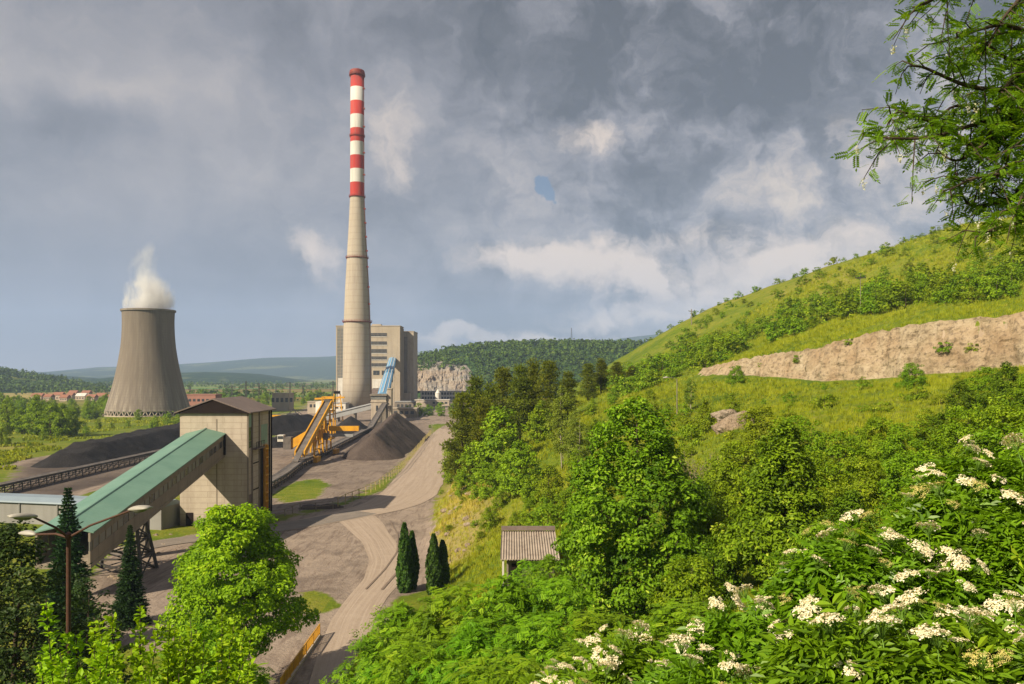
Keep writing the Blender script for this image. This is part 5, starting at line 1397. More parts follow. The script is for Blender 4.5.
class Leaves:
    def __init__(s): s.V = []; s.F = []; s.Ls = []; s.T = []; s.n = 0
    def add(s, rng, pos, nrm, size, tmpl, tone, tang=None):
        k = len(pos); tv, tf = tmpl; m = len(tv)
        nrm = nrm/(np.linalg.norm(nrm, axis=1, keepdims=True)+1e-9)
        if tang is None: tang = rng.normal(size=(k,3))
        t = tang - nrm*(tang*nrm).sum(1, keepdims=True); t /= np.linalg.norm(t, axis=1, keepdims=True)+1e-9
        b = np.cross(nrm, t); size = np.broadcast_to(np.asarray(size, float), (k,))
        v = pos[:,None,:] + size[:,None,None]*(tv[None,:,0,None]*t[:,None,:] + tv[None,:,1,None]*b[:,None,:] + tv[None,:,2,None]*nrm[:,None,:])
        s.V.append(v.reshape(-1,3)); base = s.n + np.arange(k)*m
        fl = np.concatenate([np.array(f) for f in tf]); ln = np.array([len(f) for f in tf])
        s.F.append((base[:,None] + fl[None]).ravel()); s.Ls.append(np.tile(ln, k)); s.T.append(np.repeat(np.clip(tone, 0, 1), m)); s.n += k*m
    def mesh(s, name, mat):
        return new_mesh(name, np.concatenate(s.V), np.concatenate(s.F), np.concatenate(s.Ls), mat, False, dict(tone=np.concatenate(s.T)))

def unit(rng, k, up=0.0):
    v = rng.normal(size=(k,3)); v /= np.linalg.norm(v, axis=1, keepdims=True)
    v[:,2] += up; return v/np.linalg.norm(v, axis=1, keepdims=True)

SHAPES = {
 'round': lambda t: np.sin(np.pi*np.clip(t,0,1)**0.85*0.97+0.06)**0.6,
 'egg':   lambda t: np.clip(np.sin(np.pi*np.clip(t,0,1)**0.62*0.98+0.05),0,1)**0.75,
 'cone':  lambda t: np.clip(1-t,0,1)**0.75*np.clip(t*7+0.45,0,1),
 'dome':  lambda t: np.sqrt(np.clip(1-np.clip(t,0,1)**1.8,0,1)),
 'open':  lambda t: np.sin(np.pi*np.clip(t,0,1)**0.7*0.95+0.08)**0.8,
}
def broadleaf(seed, H, Rad, base=0.12, shape='egg', clumps=200, cr=0.8, per=60, leaf=0.3, tmpl=T_LEAF, mat='maple', bark='bark', limbs=14, lump=0.3, stems=1, tr=None, up=0.5, shell=0.5, aspect=1.0, flat=0.75):
    """meshes (trunk, crown) for one tree: trunk and limbs, leaf clumps hung through the crown's volume"""
    rng = np.random.default_rng(seed); fn = SHAPES[shape]
    z0 = H*base; ch = H - z0
    C = []
    ph = rng.uniform(0, 6.28, 6); fr = rng.integers(2, 6, 6)
    while len(C) < clumps:
        t = rng.uniform(0, 0.98); r = float(fn(np.array(t)))
        if rng.uniform() > r**1.2 + 0.06: continue
        a = rng.uniform(0, 6.283)
        lp = 1 + lump*(math.sin(fr[0]*a+ph[0]+t*5)*0.5 + math.sin(fr[1]*a-ph[1]+t*11)*0.35 + math.sin(t*17+ph[2])*0.3)
        rho = Rad*r*lp*(shell + (1-shell)*rng.uniform()**0.5) if rng.uniform() < 0.8 else Rad*r*lp*rng.uniform()**0.5
        C.append((rho*math.cos(a), rho*math.sin(a)*aspect, z0 + ch*t))
    C = np.array(C)
    lv = Leaves(); n = len(C)
    crs = cr*rng.uniform(0.6, 1.3, n); tone_c = np.clip(rng.normal(0.40, 0.17, n), 0.0, 0.85)
    idx = np.repeat(np.arange(n), (per*(crs/cr)**2).astype(int)+3)
    k = len(idx); d = unit(rng, k, 0.15); rad = rng.uniform(0.25, 1.0, k)**0.5
    pos = C[idx] + d*(crs[idx]*rad)[:,None]*np.array([1,1,flat])
    cen = np.array([0,0,z0+ch*0.35]); outw = pos-cen; outw /= np.linalg.norm(outw, axis=1, keepdims=True)+1e-6
    nrm = d*0.5 + outw*0.45 + np.array([0,0,up]) + rng.normal(size=(k,3))*0.42
    tone = tone_c[idx] + rng.normal(0, 0.16, k)
    lv.add(rng, pos, nrm, leaf*rng.uniform(0.65, 1.25, k), tmpl, tone)
    crown = lv.mesh('crown', LM[mat])
    tb = MB(); tr = tr or H*0.018
    for s in range(stems):
        a = rng.uniform(0, 6.28); off = 0.0 if stems == 1 else Rad*0.12
        bx_, by_ = off*math.cos(a), off*math.sin(a); top = np.array([bx_*2.5+rng.normal()*Rad*0.06, by_*2.5+rng.normal()*Rad*0.06, H*0.9])
        pts = []; m = 8
        for i in range(m+1):
            f = i/m; pts.append((bx_+(top[0]-bx_)*f+math.sin(f*7+a)*Rad*0.03, by_+(top[1]-by_)*f+math.cos(f*6+a)*Rad*0.03, -0.35 + (top[2]+0.35)*f))
        tb.tube(pts, [tr*(1.25 if i == 0 else 1)*(1-0.86*i/m)/math.sqrt(stems) for i in range(m+1)], 8)
        for j in range(limbs//stems):
            c = C[rng.integers(n)]; zs = max(H*0.08, c[2]-rng.uniform(0.5, 0.9)*np.hypot(c[0],c[1])-0.05*H); zs = min(zs, H*0.8); f = (zs+0.35)/(top[2]+0.35)
            q = np.array([bx_+(top[0]-bx_)*f, by_+(top[1]-by_)*f, zs]); mid = q*0.5+c*0.5; mid[2] += 0.08*np.linalg.norm(c-q)*(-1)
            r0 = tr*(1-0.86*f)*0.55/math.sqrt(stems)
            tb.tube([tuple(q), tuple(mid), tuple(c)], [r0, r0*0.6, r0*0.18], 5)
    v = np.array(tb.v); trunk = new_mesh('trunk', v, np.concatenate([np.array(f) for f in tb.f]), np.array([len(f) for f in tb.f]), MAT[bark], True)
    return [('trunk', trunk), ('crown', crown)]

def conifer(seed, H, Rad, levels=30, nb=9, mat='spruce', droop=0.35, needle=0.42, base=0.03, power=0.9, dens=1.0, steps=6):
    rng = np.random.default_rng(seed); lv = Leaves(); P_ = []; Tn = []; Sz = []; Tg = []
    for i in range(levels):
        f = base + (0.985-base)*(i/(levels-1)); z = H*f; r = Rad*(1-f)**power*rng.uniform(0.82, 1.12) + 0.04
        n = max(4, int(nb*(0.5+0.5*(1-f)))); a0 = rng.uniform(0, 6.28)
        tn = rng.normal(0.4, 0.1)
        for j in range(n):
            a = a0 + 6.283*j/n + rng.normal()*0.18; rj = r*rng.uniform(0.75, 1.12)
            ns = max(3, int(steps*(rj/Rad)**0.6+1))
            for s in range(ns):
                u = (s+0.8)/ns; x = rj*u; zz = z - droop*rj*u + 0.16*rj*u*u*u
                for q in range(max(2, int(4*dens))):
                    P_.append((x*math.cos(a)+rng.normal()*0.10*rj*u, x*math.sin(a)+rng.normal()*0.10*rj*u, zz+rng.normal()*0.035*rj))
                    aa = a + rng.normal()*0.75; Tg.append((math.cos(aa), math.sin(aa), -0.25+rng.normal()*0.3)); Tn.append(tn+rng.normal()*0.16+0.15*u); Sz.append(needle*rng.uniform(0.6,1.15)*(0.55+0.45*(1-f)))
    P_ = np.array(P_); k = len(P_)
    nrm = np.tile([0,0,1.0], (k,1)) + rng.normal(size=(k,3))*0.35
    lv.add(rng, P_, nrm, np.array(Sz), T_NEEDLE, np.array(Tn), np.array(Tg))
    crown = lv.mesh('crown', LM[mat])
    tb = MB().tube([(0,0,-0.4),(0,0,H*0.3),(0,0,H*0.99)], [H*0.016,H*0.011,0.01], 8)
    trunk = new_mesh('trunk', np.array(tb.v), np.concatenate([np.array(f) for f in tb.f]), np.array([len(f) for f in tb.f]), MAT['bark'], True)
    return [('trunk', trunk), ('crown', crown)]

def pine(seed, H, Rad, base=0.22, clumps=110, mat='pine'):
    rng = np.random.default_rng(seed); C = []
    while len(C) < clumps:
        t = rng.uniform(0,1); r = (1-t)**0.6*min(1, 0.5+t*3)*(0.85+0.3*math.sin(t*23+seed))
        if rng.uniform() > r+0.1: continue
        a = rng.uniform(0,6.283); rho = Rad*r*rng.uniform(0.25,1.0)**0.6
        C.append((rho*math.cos(a), rho*math.sin(a), H*(base+(1-base)*t)))
    C = np.array(C); n = len(C); idx = np.repeat(np.arange(n), 46); k = len(idx)
    crs = 0.085*H*rng.uniform(0.6,1.2,n); d = unit(rng, k, 0.2)
    pos = C[idx] + d*(crs[idx]*rng.uniform(0.2,1,k)**0.5)[:,None]*np.array([1,1,0.5])
    nrm = d + np.array([0,0,0.4]); tone = np.clip(rng.normal(0.4,0.16,n),0,0.9)[idx]+rng.normal(0,0.15,k)
    lv = Leaves(); lv.add(rng, pos, rng.normal(size=(k,3)), 0.042*H*rng.uniform(0.7,1.2,k), T_NEEDLE, tone, nrm+rng.normal(size=(k,3))*0.4)
    tb = MB().tube([(0,0,-0.4),(0.1,0,H*0.4),(0,0.05,H*0.97)], [H*0.016,H*0.011,0.02], 8)
    for c in C[::5]:
        zz = c[2]-0.25*np.hypot(c[0],c[1]); tb.tube([(0,0,zz),tuple(c)],[H*0.004,0.01],4)
    trunk = new_mesh('trunk', np.array(tb.v), np.concatenate([np.array(f) for f in tb.f]), np.array([len(f) for f in tb.f]), MAT['bark'], True)
    return [('trunk', trunk), ('crown', lv.mesh('crown', LM[mat]))]

def thuja(seed, H, Rad):
    rng = np.random.default_rng(seed); k = 5200
    t = rng.uniform(0,1,k)**0.9; a = rng.uniform(0,6.283,k)
    r = Rad*np.clip(np.sin(np.pi*(t*0.86+0.12))**0.55,0,1)*(1-0.45*t)*(1+0.16*np.sin(a*3+t*9+seed)+0.10*np.sin(a*7-t*21))*rng.uniform(0.72,1.05,k)
    pos = np.stack([r*np.cos(a), r*np.sin(a), H*(0.02+0.98*t)],1)
    tang = np.stack([np.cos(a)*0.3,np.sin(a)*0.3,np.ones(k)],1)+rng.normal(size=(k,3))*0.22
    nrm = np.stack([np.cos(a),np.sin(a),np.full(k,0.2)],1)+rng.normal(size=(k,3))*0.6
    lv = Leaves(); lv.add(rng, pos, nrm, 0.40*rng.uniform(0.6,1.2,k), T_QUAD, rng.normal(0.4,0.2,k)+0.15*np.sin(a*5+t*30), tang)
    tb = MB().tube([(0,0,-0.4),(0,0,H*0.9)],[0.12,0.02],7)
    trunk = new_mesh('trunk', np.array(tb.v), np.concatenate([np.array(f) for f in tb.f]), np.array([len(f) for f in tb.f]), MAT['bark'], True)
    return [('trunk', trunk), ('crown', lv.mesh('crown', LM['thuja']))]

def plant(parts, name, label, cat, x, y, z=None, s=1.0, rot=None, group=None, sz=None):
    """stand a copy of a built plant at (x, y); its parts share mesh data"""
    z = hgt(x, y) if z is None else z
    rot = (x*7.3+y*3.1) % 6.28 if rot is None else rot
    t = thing(name, label, cat, (x, y, z-0.05), group, rot, (s, s, s*(sz or 1.0)))
    for pn, me in parts: link(pn, me, t)
    return t

def ray(px, py, d0=15.0, d1=520.0, n=700):
    """ground point seen at a pixel"""
    d = np.linspace(d0, d1, n); x = (px-512)/F*d; z = CAMZ-(py-HOR)/F*d
    h = height(x, d); m = np.nonzero(h >= z)[0]
    if not len(m): return None
    i = m[0]; return float(x[i]), float(d[i]), float(h[i])

def at(px, d): return (px-512)/F*d, d
def topz(py, d): return CAMZ-(py-HOR)/F*d

# ------------------------------------------------------------------ big single trees
def stand(parts_fn, name, label, cat, px, ytop, d, **kw):
    """a tree at depth d whose top reaches pixel row ytop"""
    x, y = at(px, d); z = hgt(x, y); H = topz(ytop, d) - z
    return plant(parts_fn(H), name, label, cat, x, y, z, 1.0, **kw)

stand(lambda H: broadleaf(3, H, 4.3, 0.04, 'egg', 560, 0.62, 85, 0.27, T_LEAF, 'maple', limbs=26, lump=0.42, tr=0.22, shell=0.55), 'maple_tree', 'large dense dark green maple standing alone in the middle, in front of the birch', 'tree', 636, 396, 45, rot=1.0)
stand(lambda H: broadleaf(14, H, 3.0, 0.04, 'cone', 380, 0.5, 75, 0.23, T_LEAF, 'maple', limbs=20, lump=0.35, tr=0.16), 'maple_tree', 'smaller pointed green maple right of the large maple, behind the white flowering elder', 'tree', 783, 420, 38)
stand(lambda H: broadleaf(21, H, 4.55, 0.27, 'round', 560, 0.75, 85, 0.33, T_LEAF, 'lime', limbs=22, lump=0.45, tr=0.24), 'maple_tree', 'round bright lime green tree beside the dirt road and beige tower', 'tree', 238, 505, 61)
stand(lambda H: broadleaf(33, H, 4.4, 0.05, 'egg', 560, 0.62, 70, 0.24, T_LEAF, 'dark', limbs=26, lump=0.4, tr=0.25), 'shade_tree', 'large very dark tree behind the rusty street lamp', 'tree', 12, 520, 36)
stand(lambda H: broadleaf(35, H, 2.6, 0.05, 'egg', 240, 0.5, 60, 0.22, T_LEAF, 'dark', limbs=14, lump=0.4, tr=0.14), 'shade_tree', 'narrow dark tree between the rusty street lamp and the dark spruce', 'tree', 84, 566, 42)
SPR = conifer(5, 12.0, 2.1, 52, 14, dens=2.0, needle=0.5)
x, y = at(130, 80); plant(SPR, 'spruce_tree', 'slender dark spruce in front of the green gallery trestle', 'tree', x, y, 0, (topz(524,80))/12.0)
x, y = at(68, 72); plant(SPR, 'spruce_tree', 'dark spruce tip rising beside the green roof behind the street lamp', 'tree', x, y, 0, topz(486,72)/12.0, rot=2.0)
# cypresses by the road
TH1, TH2 = thuja(3, 7.4, 0.95), thuja(8, 7.4, 0.85)
for px, top, d, pr, lab in ((404.5,523,92,TH1,'tallest columnar cypress, left one of the left pair beside the road'),(412,531,93.5,TH2,'columnar cypress leaning on the tallest one, beside the road'),
                        (433.5,534,91,TH1,'columnar cypress at the left of the right pair, near the pale posts'),(442.5,540,92,TH2,'shortest columnar cypress, rightmost of the four by the road')):
    x, y = at(px, d); z = hgt(x, y); plant(pr, 'cypress_tree', lab, 'tree', x, y, z, 1.0, sz=(topz(top, d)-z)/7.4, group='columnar cypresses by the dirt road')
# pines, spruces and birch at the edge of the hill
PN = [pine(4, 18.0, 3.4), pine(9, 18.0, 3.0, 0.15), pine(12, 18.0, 3.9, 0.12)]
PINES = [(462,394,150,2,'leftmost olive pine of the grove, at the bend of the dirt road'),(476,378,160,0,'olive pine second from the left end of the grove'),(491,385,150,1,'shorter olive pine between taller pines of the grove'),
         (503,369,172,2,'broad olive pine in the middle of the grove'),(520,366,165,0,'tall olive pine with rounded top in the grove'),(534,361,172,1,'tallest slim pine of the grove'),
         (549,362,162,2,'dense dark pine at the right end of the grove'),(484,400,140,1,'low front pine at the foot of the grove'),(568,372,178,0,'pine just right of the tallest pines, behind the birch'),
         (601,359,205,1,'pine at the foot of the grassy hill, right of the birch'),(588,364,200,2,'pine behind the birch top'),(617,362,212,0,'pine against the grassy hill slope'),(632,366,222,1,'rightmost pine below the hill crest')]
for px, top, d, k, lab in PINES:
    x, y = at(px, d); z = hgt(x, y); plant(PN[k], 'pine_tree', lab, 'tree', x, y, z, (topz(top, d)-z)/18.0*0.5+0.45, sz=(topz(top,d)-z)/18.0/((topz(top,d)-z)/18.0*0.5+0.45), group='pines at the edge of the hill')
BI = broadleaf(44, 15.0, 2.7, 0.20, 'open', 170, 0.62, 60, 0.30, T_LEAF, 'birch', 'bark_pale', 22, 0.4, stems=3, tr=0.16)
for px, top, d, lab in ((563,384,112,'light airy birch with white stems in front of the pines'),(577,412,104,'smaller leaning birch beside the tall birch'),(690,376,120,'airy pale green birch on the terrace near the slim lamp')):
    x, y = at(px, d); z = hgt(x, y); plant(BI, 'birch_tree', lab, 'tree', x, y, z, (topz(top, d)-z)/15.0)
DEC = [broadleaf(51, 9.0, 3.0, 0.05, 'round', 120, 0.75, 42, 0.40, T_QUAD, 'field', limbs=10, lump=0.45),
       broadleaf(52, 9.0, 2.4, 0.04, 'egg', 110, 0.70, 42, 0.38, T_QUAD, 'field', limbs=10, lump=0.4),
       broadleaf(53, 9.0, 3.6, 0.03, 'dome', 140, 0.80, 42, 0.42, T_QUAD, 'field', limbs=10, lump=0.5)]
MIDT = [(501,407,128,0,'fresh green broadleaf tree in front of the pine grove'),(540,400,140,1,'green tree between the pine grove and the birch'),(596,418,118,2,'low green tree right of the birch stems'),
        (520,440,112,2,'broad green shrub tree below the pine grove'),(486,462,120,2,'round green shrub tree on the bank above the road bend'),(548,465,98,0,'green tree left of the large maple, above the shed'),
        (566,487,86,2,'bushy tree just above the shed roof'),(590,455,92,1,'slim green tree touching the left side of the large maple'),(500,487,112,2,'wide low bush on the bank left of the shed'),
        (530,502,92,0,'bushy tree behind the shed'),(462,472,138,2,'low bush on the yellow bank beside the haul road'),(706,398,92,1,'green tree left of the dead twiggy shrub'),(733,392,100,1,'small tree beside the rock outcrop'),(456,440,200,2,'leafy bush at the road bend by the first pine'),(452,452,178,1,'small bright tree at the road bend'),
        (474,446,140,2,'bushy green tree at the foot of the leftmost pine'),(494,462,124,1,'upright green tree on the bank left of the birch'),(511,452,116,0,'rounded tree between the pine grove and the shed'),(531,468,104,1,'green tree left of the birch foot'),
        (547,496,84,2,'wide bush right behind the shed roof'),(516,512,98,2,'low bush up the bank from the shed'),(490,506,106,2,'bushy shrub half way up the yellow bank'),(576,448,100,1,'green tree hiding the foot of the smaller birch'),
        (612,388,165,0,'round tree on the slope behind the large maple top'),(592,398,146,1,'tree on the slope left of the large maple top'),(650,393,140,2,'bush tree right behind the large maple top'),(668,404,118,0,'tree on the terrace edge right of the large maple top')]
for px, top, d, k, lab in MIDT:
    x, y = at(px, d); z = hgt(x, y); s = (topz(top, d)-z)/9.0; plant(DEC[k], 'broadleaf_tree', lab, 'tree', x, y, z, max(s,0.25), sz=1.0)

# ------------------------------------------------------------------ field trees on the left
FT = [(8,433,36,1,'tall tree at the left edge of the field clump'),(22,434,26,0,'dark round tree second in the field clump'),(37,436,42,1,'tall bright poplar like tree in the field clump'),(50,437,34,0,'broad bright tree in the middle of the field clump'),
      (62,437,34,1,'upright tree right of the middle of the field clump'),(71,436,28,0,'rightmost tree of the field clump'),(43,440,10,2,'low bush at the foot of the field clump'),(57,440,9,2,'small bush under the broad field trees'),
      (98,430,12,1,'lone small tree in the yellow field'),(86,433,8,2,'small bush near the lone field tree'),(112,428,6,2,'tiny bush right of the lone field tree'),(155,432,17,1,'dark tree right in front of the cooling tower'),(139,421,12,0,'bush growing against the cooling tower legs'),
      (168,424,12,2,'bright bush near the right foot of the cooling tower'),(178,426,12,0,'tree between cooling tower and beige tower'),(128,426,6,2,'low bush in front of the cooling tower legs'),(2,446,20,2,'dark bush at the photo edge in the field'),(30,448,6,2,'tiny bush below the field clump')]
for px, by, hpx, k, lab in FT:
    x, y, z = G(px, by); plant(DEC[k], 'field_tree', lab, 'tree', x, y, 0, hpx*y/F/9.0)
rr = random.Random(4)
for i in range(46):
    px = rr.uniform(-10, 112); by = rr.uniform(408, 419.5); x, y, z = G(px, by)
    plant(DEC[rr.randrange(3)], 'field_tree', 'tree in the green belt between the yellow field and the village', 'tree', x, y, 0, rr.uniform(0.8,1.35)*(0.9 if by > 415 else 1.0), group='trees of the belt below the village')
for i in range(26):
    px = rr.uniform(198, 336); by = rr.uniform(398.5, 405.5); x, y, z = G(px, by)
    plant(DEC[rr.randrange(3)], 'valley_tree', 'tree in the valley between the cooling tower and the chimney', 'tree', x, y, 0, rr.uniform(0.7,1.3), group='trees beyond the coal yard')
for px, by, hpx, lab in ((408,416,11,'round bush left of the squat tank'),(419,416.5,14,'bushy tree in front of the squat tank'),(429,416,12,'bush right of the squat tank'),(441,417,15,'round tree in front of the slim silo'),(452,417,14,'round tree right of the slim silo'),(459,417,12,'bush near the end of the haul road'),(430,428,3.5,'tiny bush beside the far end of the haul road')):
    x, y, z = G(px, by); plant(DEC[0 if hpx > 12 else 2], 'broadleaf_tree', lab, 'tree', x, y, z, hpx*y/F/9.0, group=None)

# ------------------------------------------------------------------ hill bushes
BU = [broadleaf(60+i, 3.0, 1.5+0.25*i, 0.0, 'dome', 34, 0.5, 26, 0.34, T_QUAD, m, limbs=5, lump=0.5) for i, m in enumerate(['hillbush','hillbush','olive','hillbush'])]
BU = [[('stems', p[0][1]), ('foliage', p[1][1])] for p in BU]
JU = conifer(71, 4.0, 1.0, 16, 8, 'thuja', 0.2, 0.5, power=0.7)
def bush_one(parts, name, label, x, y, z, s, group, sz=1.0):
    t = thing(name, label, 'bush', (x, y, z-0.1), group, (x*5+y*3) % 6.28, (s, s, s*sz))
    for pn, me in parts: link(pn, me, t)
rr = random.Random(21)
def scatter(poly, n, smin, smax, label, group, kinds=(0,1,3), sep=2.5):
    xs = [p[0] for p in poly]; ys = [p[1] for p in poly]; done = []; tries = 0
    while len(done) < n and tries < n*12:
        tries += 1
        px, py = rr.uniform(min(xs), max(xs)), rr.uniform(min(ys), max(ys))
        if not inpoly(np.array([px]), np.array([py]), poly)[0]: continue
        g = ray(px, py, 40)
        if g is None or g[1] > 420: continue
        sd, hh = cut_step(np.array([g[0]]), np.array([g[1]]))
        if -2.5 < sd[0] < 2.0 and hh[0] > 0.8: continue
        if any(math.hypot(g[0]-q[0], g[1]-q[1]) < sep for q in done): continue
        done.append(g)
        s = rr.uniform(smin, smax)/3.0
        k = kinds[rr.randrange(len(kinds))]
        bush_one(BU[k] if k < 9 else JU, 'hill_bush', label, g[0], g[1], g[2], s, group, rr.uniform(0.75,1.15))
scatter([(700,318),(760,296),(840,266),(900,248),(980,236),(1024,232),(1024,268),(960,275),(860,290),(760,318),(690,345),(655,352)], 70, 1.5, 3.3, 'small bush dotted over the open grassy slope near the hill crest', 'bushes on the upper hill slope', (0,1,2,2,3), 4.5)
scatter([(705,345),(760,322),(800,306),(860,296),(935,290),(930,306),(860,318),(790,338),(735,360),(700,372),(668,384),(650,390),(655,372)], 82, 3.0, 5.8, 'bush of the dense green band across the hill above the rock cut', 'bushes of the band above the rock cut', (0,0,1,3), 2.2)
scatter([(930,292),(985,280),(1024,270),(1024,296),(960,306),(930,305)], 26, 2.4, 4.6, 'bush on the hill directly above the high right end of the rock cut', 'bushes above the high end of the cut', (0,1,3), 2.5)
for px, py, h, lab in ((910,302,8.5,'tall dark juniper standing out above the rock cut'),(926,300,6.5,'dark round tree right of the tall juniper'),(893,306,5,'dark bush left of the tall juniper')):
    g = ray(px, py, 60); plant(DEC[1], 'dark_tree', lab, 'tree', g[0], g[1], g[2], h*0.075, sz=1.0)
scatter([(600,385),(640,372),(668,352),(690,338),(700,352),(668,376),(645,392),(620,402)], 32, 2.8, 5.6, 'bush on the lower left shoulder of the grassy hill', 'bushes on the hill shoulder', (0,1,3), 2.5)
scatter([(690,398),(760,386),(860,384),(1000,372),(1000,384),(900,392),(800,410),(720,420)], 12, 0.8, 1.7, 'low bush on the terrace meadow below the rock cut', 'low bushes on the terrace', (0,2,3), 4)
scatter([(640,400),(690,400),(700,440),(690,470),(650,460)], 11, 1.4, 2.6, 'low olive bush on the slope behind the large maple', 'bushes behind the large maple', (2,2,3), 2.5)
scatter([(445,470),(490,480),(500,520),(480,560),(450,540),(440,500)], 14, 0.7, 1.7, 'small olive bush on the stony bank above the haul road', 'bushes on the stony bank', (2,2,0), 2.5)

rc = random.Random(31); last = None
for px in np.arange(636, 1010, 11.5):   # bushes standing along the crest
    px = px + rc.uniform(-4, 4); dd = np.linspace(120, 430, 400); hh_ = height((px-512)/F*dd, dd); k_ = int(np.argmax((hh_-CAMZ)/dd)); d_ = dd[k_]-rc.uniform(0, 8)
    x_ = (px-512)/F*d_; bush_one(BU[rc.randrange(4)], 'hill_bush', 'bush outlined against the sky along the hill crest', x_, d_, hgt(x_, d_), rc.uniform(0.45,1.1), 'bushes along the hill crest', rc.uniform(0.8,1.2))
scatter([(770,412),(1000,394),(1010,440),(880,462),(810,462)], 18, 1.0, 2.2, 'bright low bush in the grassy hollow behind the elder', 'bushes in the hollow', (0,1,2,3), 2.2)
for px, py, h, lab in ((796,366,1.6,'small bush growing at the foot of the rock cut left of the lone bush'),(846,345,1.3,'small bush clinging to the middle of the rock cut'),(968,352,1.5,'small bush clinging to the high right part of the rock cut'),(942,366,1.9,'bush at the foot of the high part of the rock cut'),(760,372,1.3,'small bush at the foot of the low left part of the rock cut')):
    g = ray(px, py, 60); bush_one(BU[1], 'hill_bush', lab, g[0], g[1]-1.0, g[2], h/3.0, None)
# shrubs of the terrace hedge and the hollow (leafier meshes: they stand nearer)
SH = [broadleaf(81, 4.0, 2.2, 0.0, 'dome', 150, 0.42, 60, 0.20, T_LEAF, 'hillbush', limbs=14, lump=0.45),
      broadleaf(82, 4.0, 2.0, 0.0, 'dome', 150, 0.40, 60, 0.19, T_LEAF, 'olive', limbs=14, lump=0.5),
      broadleaf(83, 4.0, 1.6, 0.0, 'egg', 140, 0.36, 60, 0.18, T_LEAF, 'maple_deep', limbs=14, lump=0.45)]
SH = [[('stems', p[0][1]), ('foliage', p[1][1])] for p in SH]
SHRUBS = [(913,362,98,0,'large round bush standing alone below the rock cut'),(736,365,142,0,'dark bush at the thin left end of the rock cut'),(985,366,72,0,'dense bush at the right end of the terrace meadow'),(1008,362,66,2,'tall bush at the right edge above the white flowers'),
          (960,380,68,2,'dark bush between the meadow and the hedge'),(1035,372,52,0,'bush at the very right edge of the terrace'),(880,415,52,1,'olive shrub in the middle of the hollow'),(840,430,52,0,'green shrub right of the pointed maple top'),
          (905,422,46,0,'leafy shrub in front of the lone round bush'),(940,412,46,2,'upright dark shrub above the elder blossoms'),(968,405,42,0,'leafy shrub over the highest elder blossoms'),(1003,402,38,1,'olive shrub behind the right elder blossoms'),
          (860,455,42,1,'olive shrub just behind the elder'),(815,450,46,0,'shrub touching the right side of the pointed maple'),(920,450,36,0,'green shrub behind the left elder blossoms'),(985,432,32,2,'dark shrub close behind the elder'),
          (720,455,62,1,'olive shrub below the dead twigs'),(745,440,58,0,'green shrub left of the pointed maple top'),(700,480,55,2,'dark shrub between the two maples'),(728,500,46,0,'green shrub in the gap between the two maples'),
          (712,540,40,2,'low dark shrub in front of the gap between the maples'),(690,555,36,0,'low green shrub right of the large maple foot'),(760,405,72,1,'olive shrub right of the rock outcrop'),(800,415,64,0,'shrub on the meadow edge behind the pointed maple'),(1020,420,30,0,'leafy shrub at the right edge behind the top blossoms'),
          (850,490,34,2,'dark shrub in the shade right of the pointed maple'),(830,520,28,0,'green shrub between pointed maple and elder')]
for px, top, d, k, lab in SHRUBS:
    x, y = at(px, d); z = hgt(x, y); s = max(0.3, (topz(top, d)-z)/4.0); w = min(1.6, max(0.75, s))
    bush_one(SH[k], 'shrub', lab, x, y, z, w, None, s/w)

# ------------------------------------------------------------------ near shrubs below the camera
T_LOC = T_pinnate(6, .13, .26)
LOC = [broadleaf(91, 6.0, 2.6, 0.02, 'dome', 170, 0.55, 26, 0.46, T_LOC, 'locust', limbs=20, lump=0.4, up=0.9),
       broadleaf(92, 6.0, 2.3, 0.02, 'egg', 160, 0.52, 26, 0.44, T_LOC, 'locust', limbs=18, lump=0.45, up=0.9)]
LOC = [[('stems', p[0][1]), ('foliage', p[1][1])] for p in LOC]
NEAR = [(548,553,56,1,'bright shrub growing over the right end of the shed roof'),(530,560,58,0,'bright shrub hiding the front wall of the shed'),(455,583,36,0,'feathery bright green shrub below the right pair of cypresses'),(505,572,33,1,'feathery bright shrub directly below the shed'),(555,575,33,0,'bright shrub between the shed and the large maple'),(400,600,40,1,'bright shrub below the tall cypress beside the road'),
        (600,610,30,0,'bright shrub at the left foot of the large maple'),(540,612,26,0,'broad bright shrub below the shed in the lower centre'),(470,620,27,1,'bright shrub in the lower middle, near the road'),(420,640,28,0,'bright shrub overhanging the right bridge railing'),
        (590,640,20,1,'bright shrub in front of the large maple, left of the lowest elder'),(500,652,20,0,'lowest bright shrub at the bottom centre'),(640,640,24,1,'bright shrub between the large maple foot and the elder'),(380,662,33,1,'small bright shrub next to the road at the bottom'),
        (210,628,24,1,'feathery bright shrub below the lime green tree'),(225,668,34,0,'shaded bright shrub left of the yellow bridge railing'),(690,600,26,0,'bright shrub behind the leftmost elder blossoms')]
for px, top, d, k, lab in NEAR:
    x, y = at(px, d); z = hgt(x, y); s = max(0.3, (topz(top, d)-z)/6.0); w = min(1.25, max(0.8, s)) if 'shed roof' not in lab and 'front wall' not in lab else s
    bush_one(LOC[k], 'feathery_shrub', lab, x, y, z, w, None, s/w)
LIGHTS = broadleaf(95, 5.0, 1.8, 0.1, 'open', 90, 0.4, 34, 0.16, T_LEAF, 'birch', 'twig', 24, 0.5, stems=3, tr=0.06)
x, y = at(386, 58); z = hgt(x, y); plant(LIGHTS, 'sparse_shrub', 'pale sparse shrub overhanging the road below the cypresses', 'bush', x, y, z, (topz(592,58)-z)/5.0*0.7+0.3)

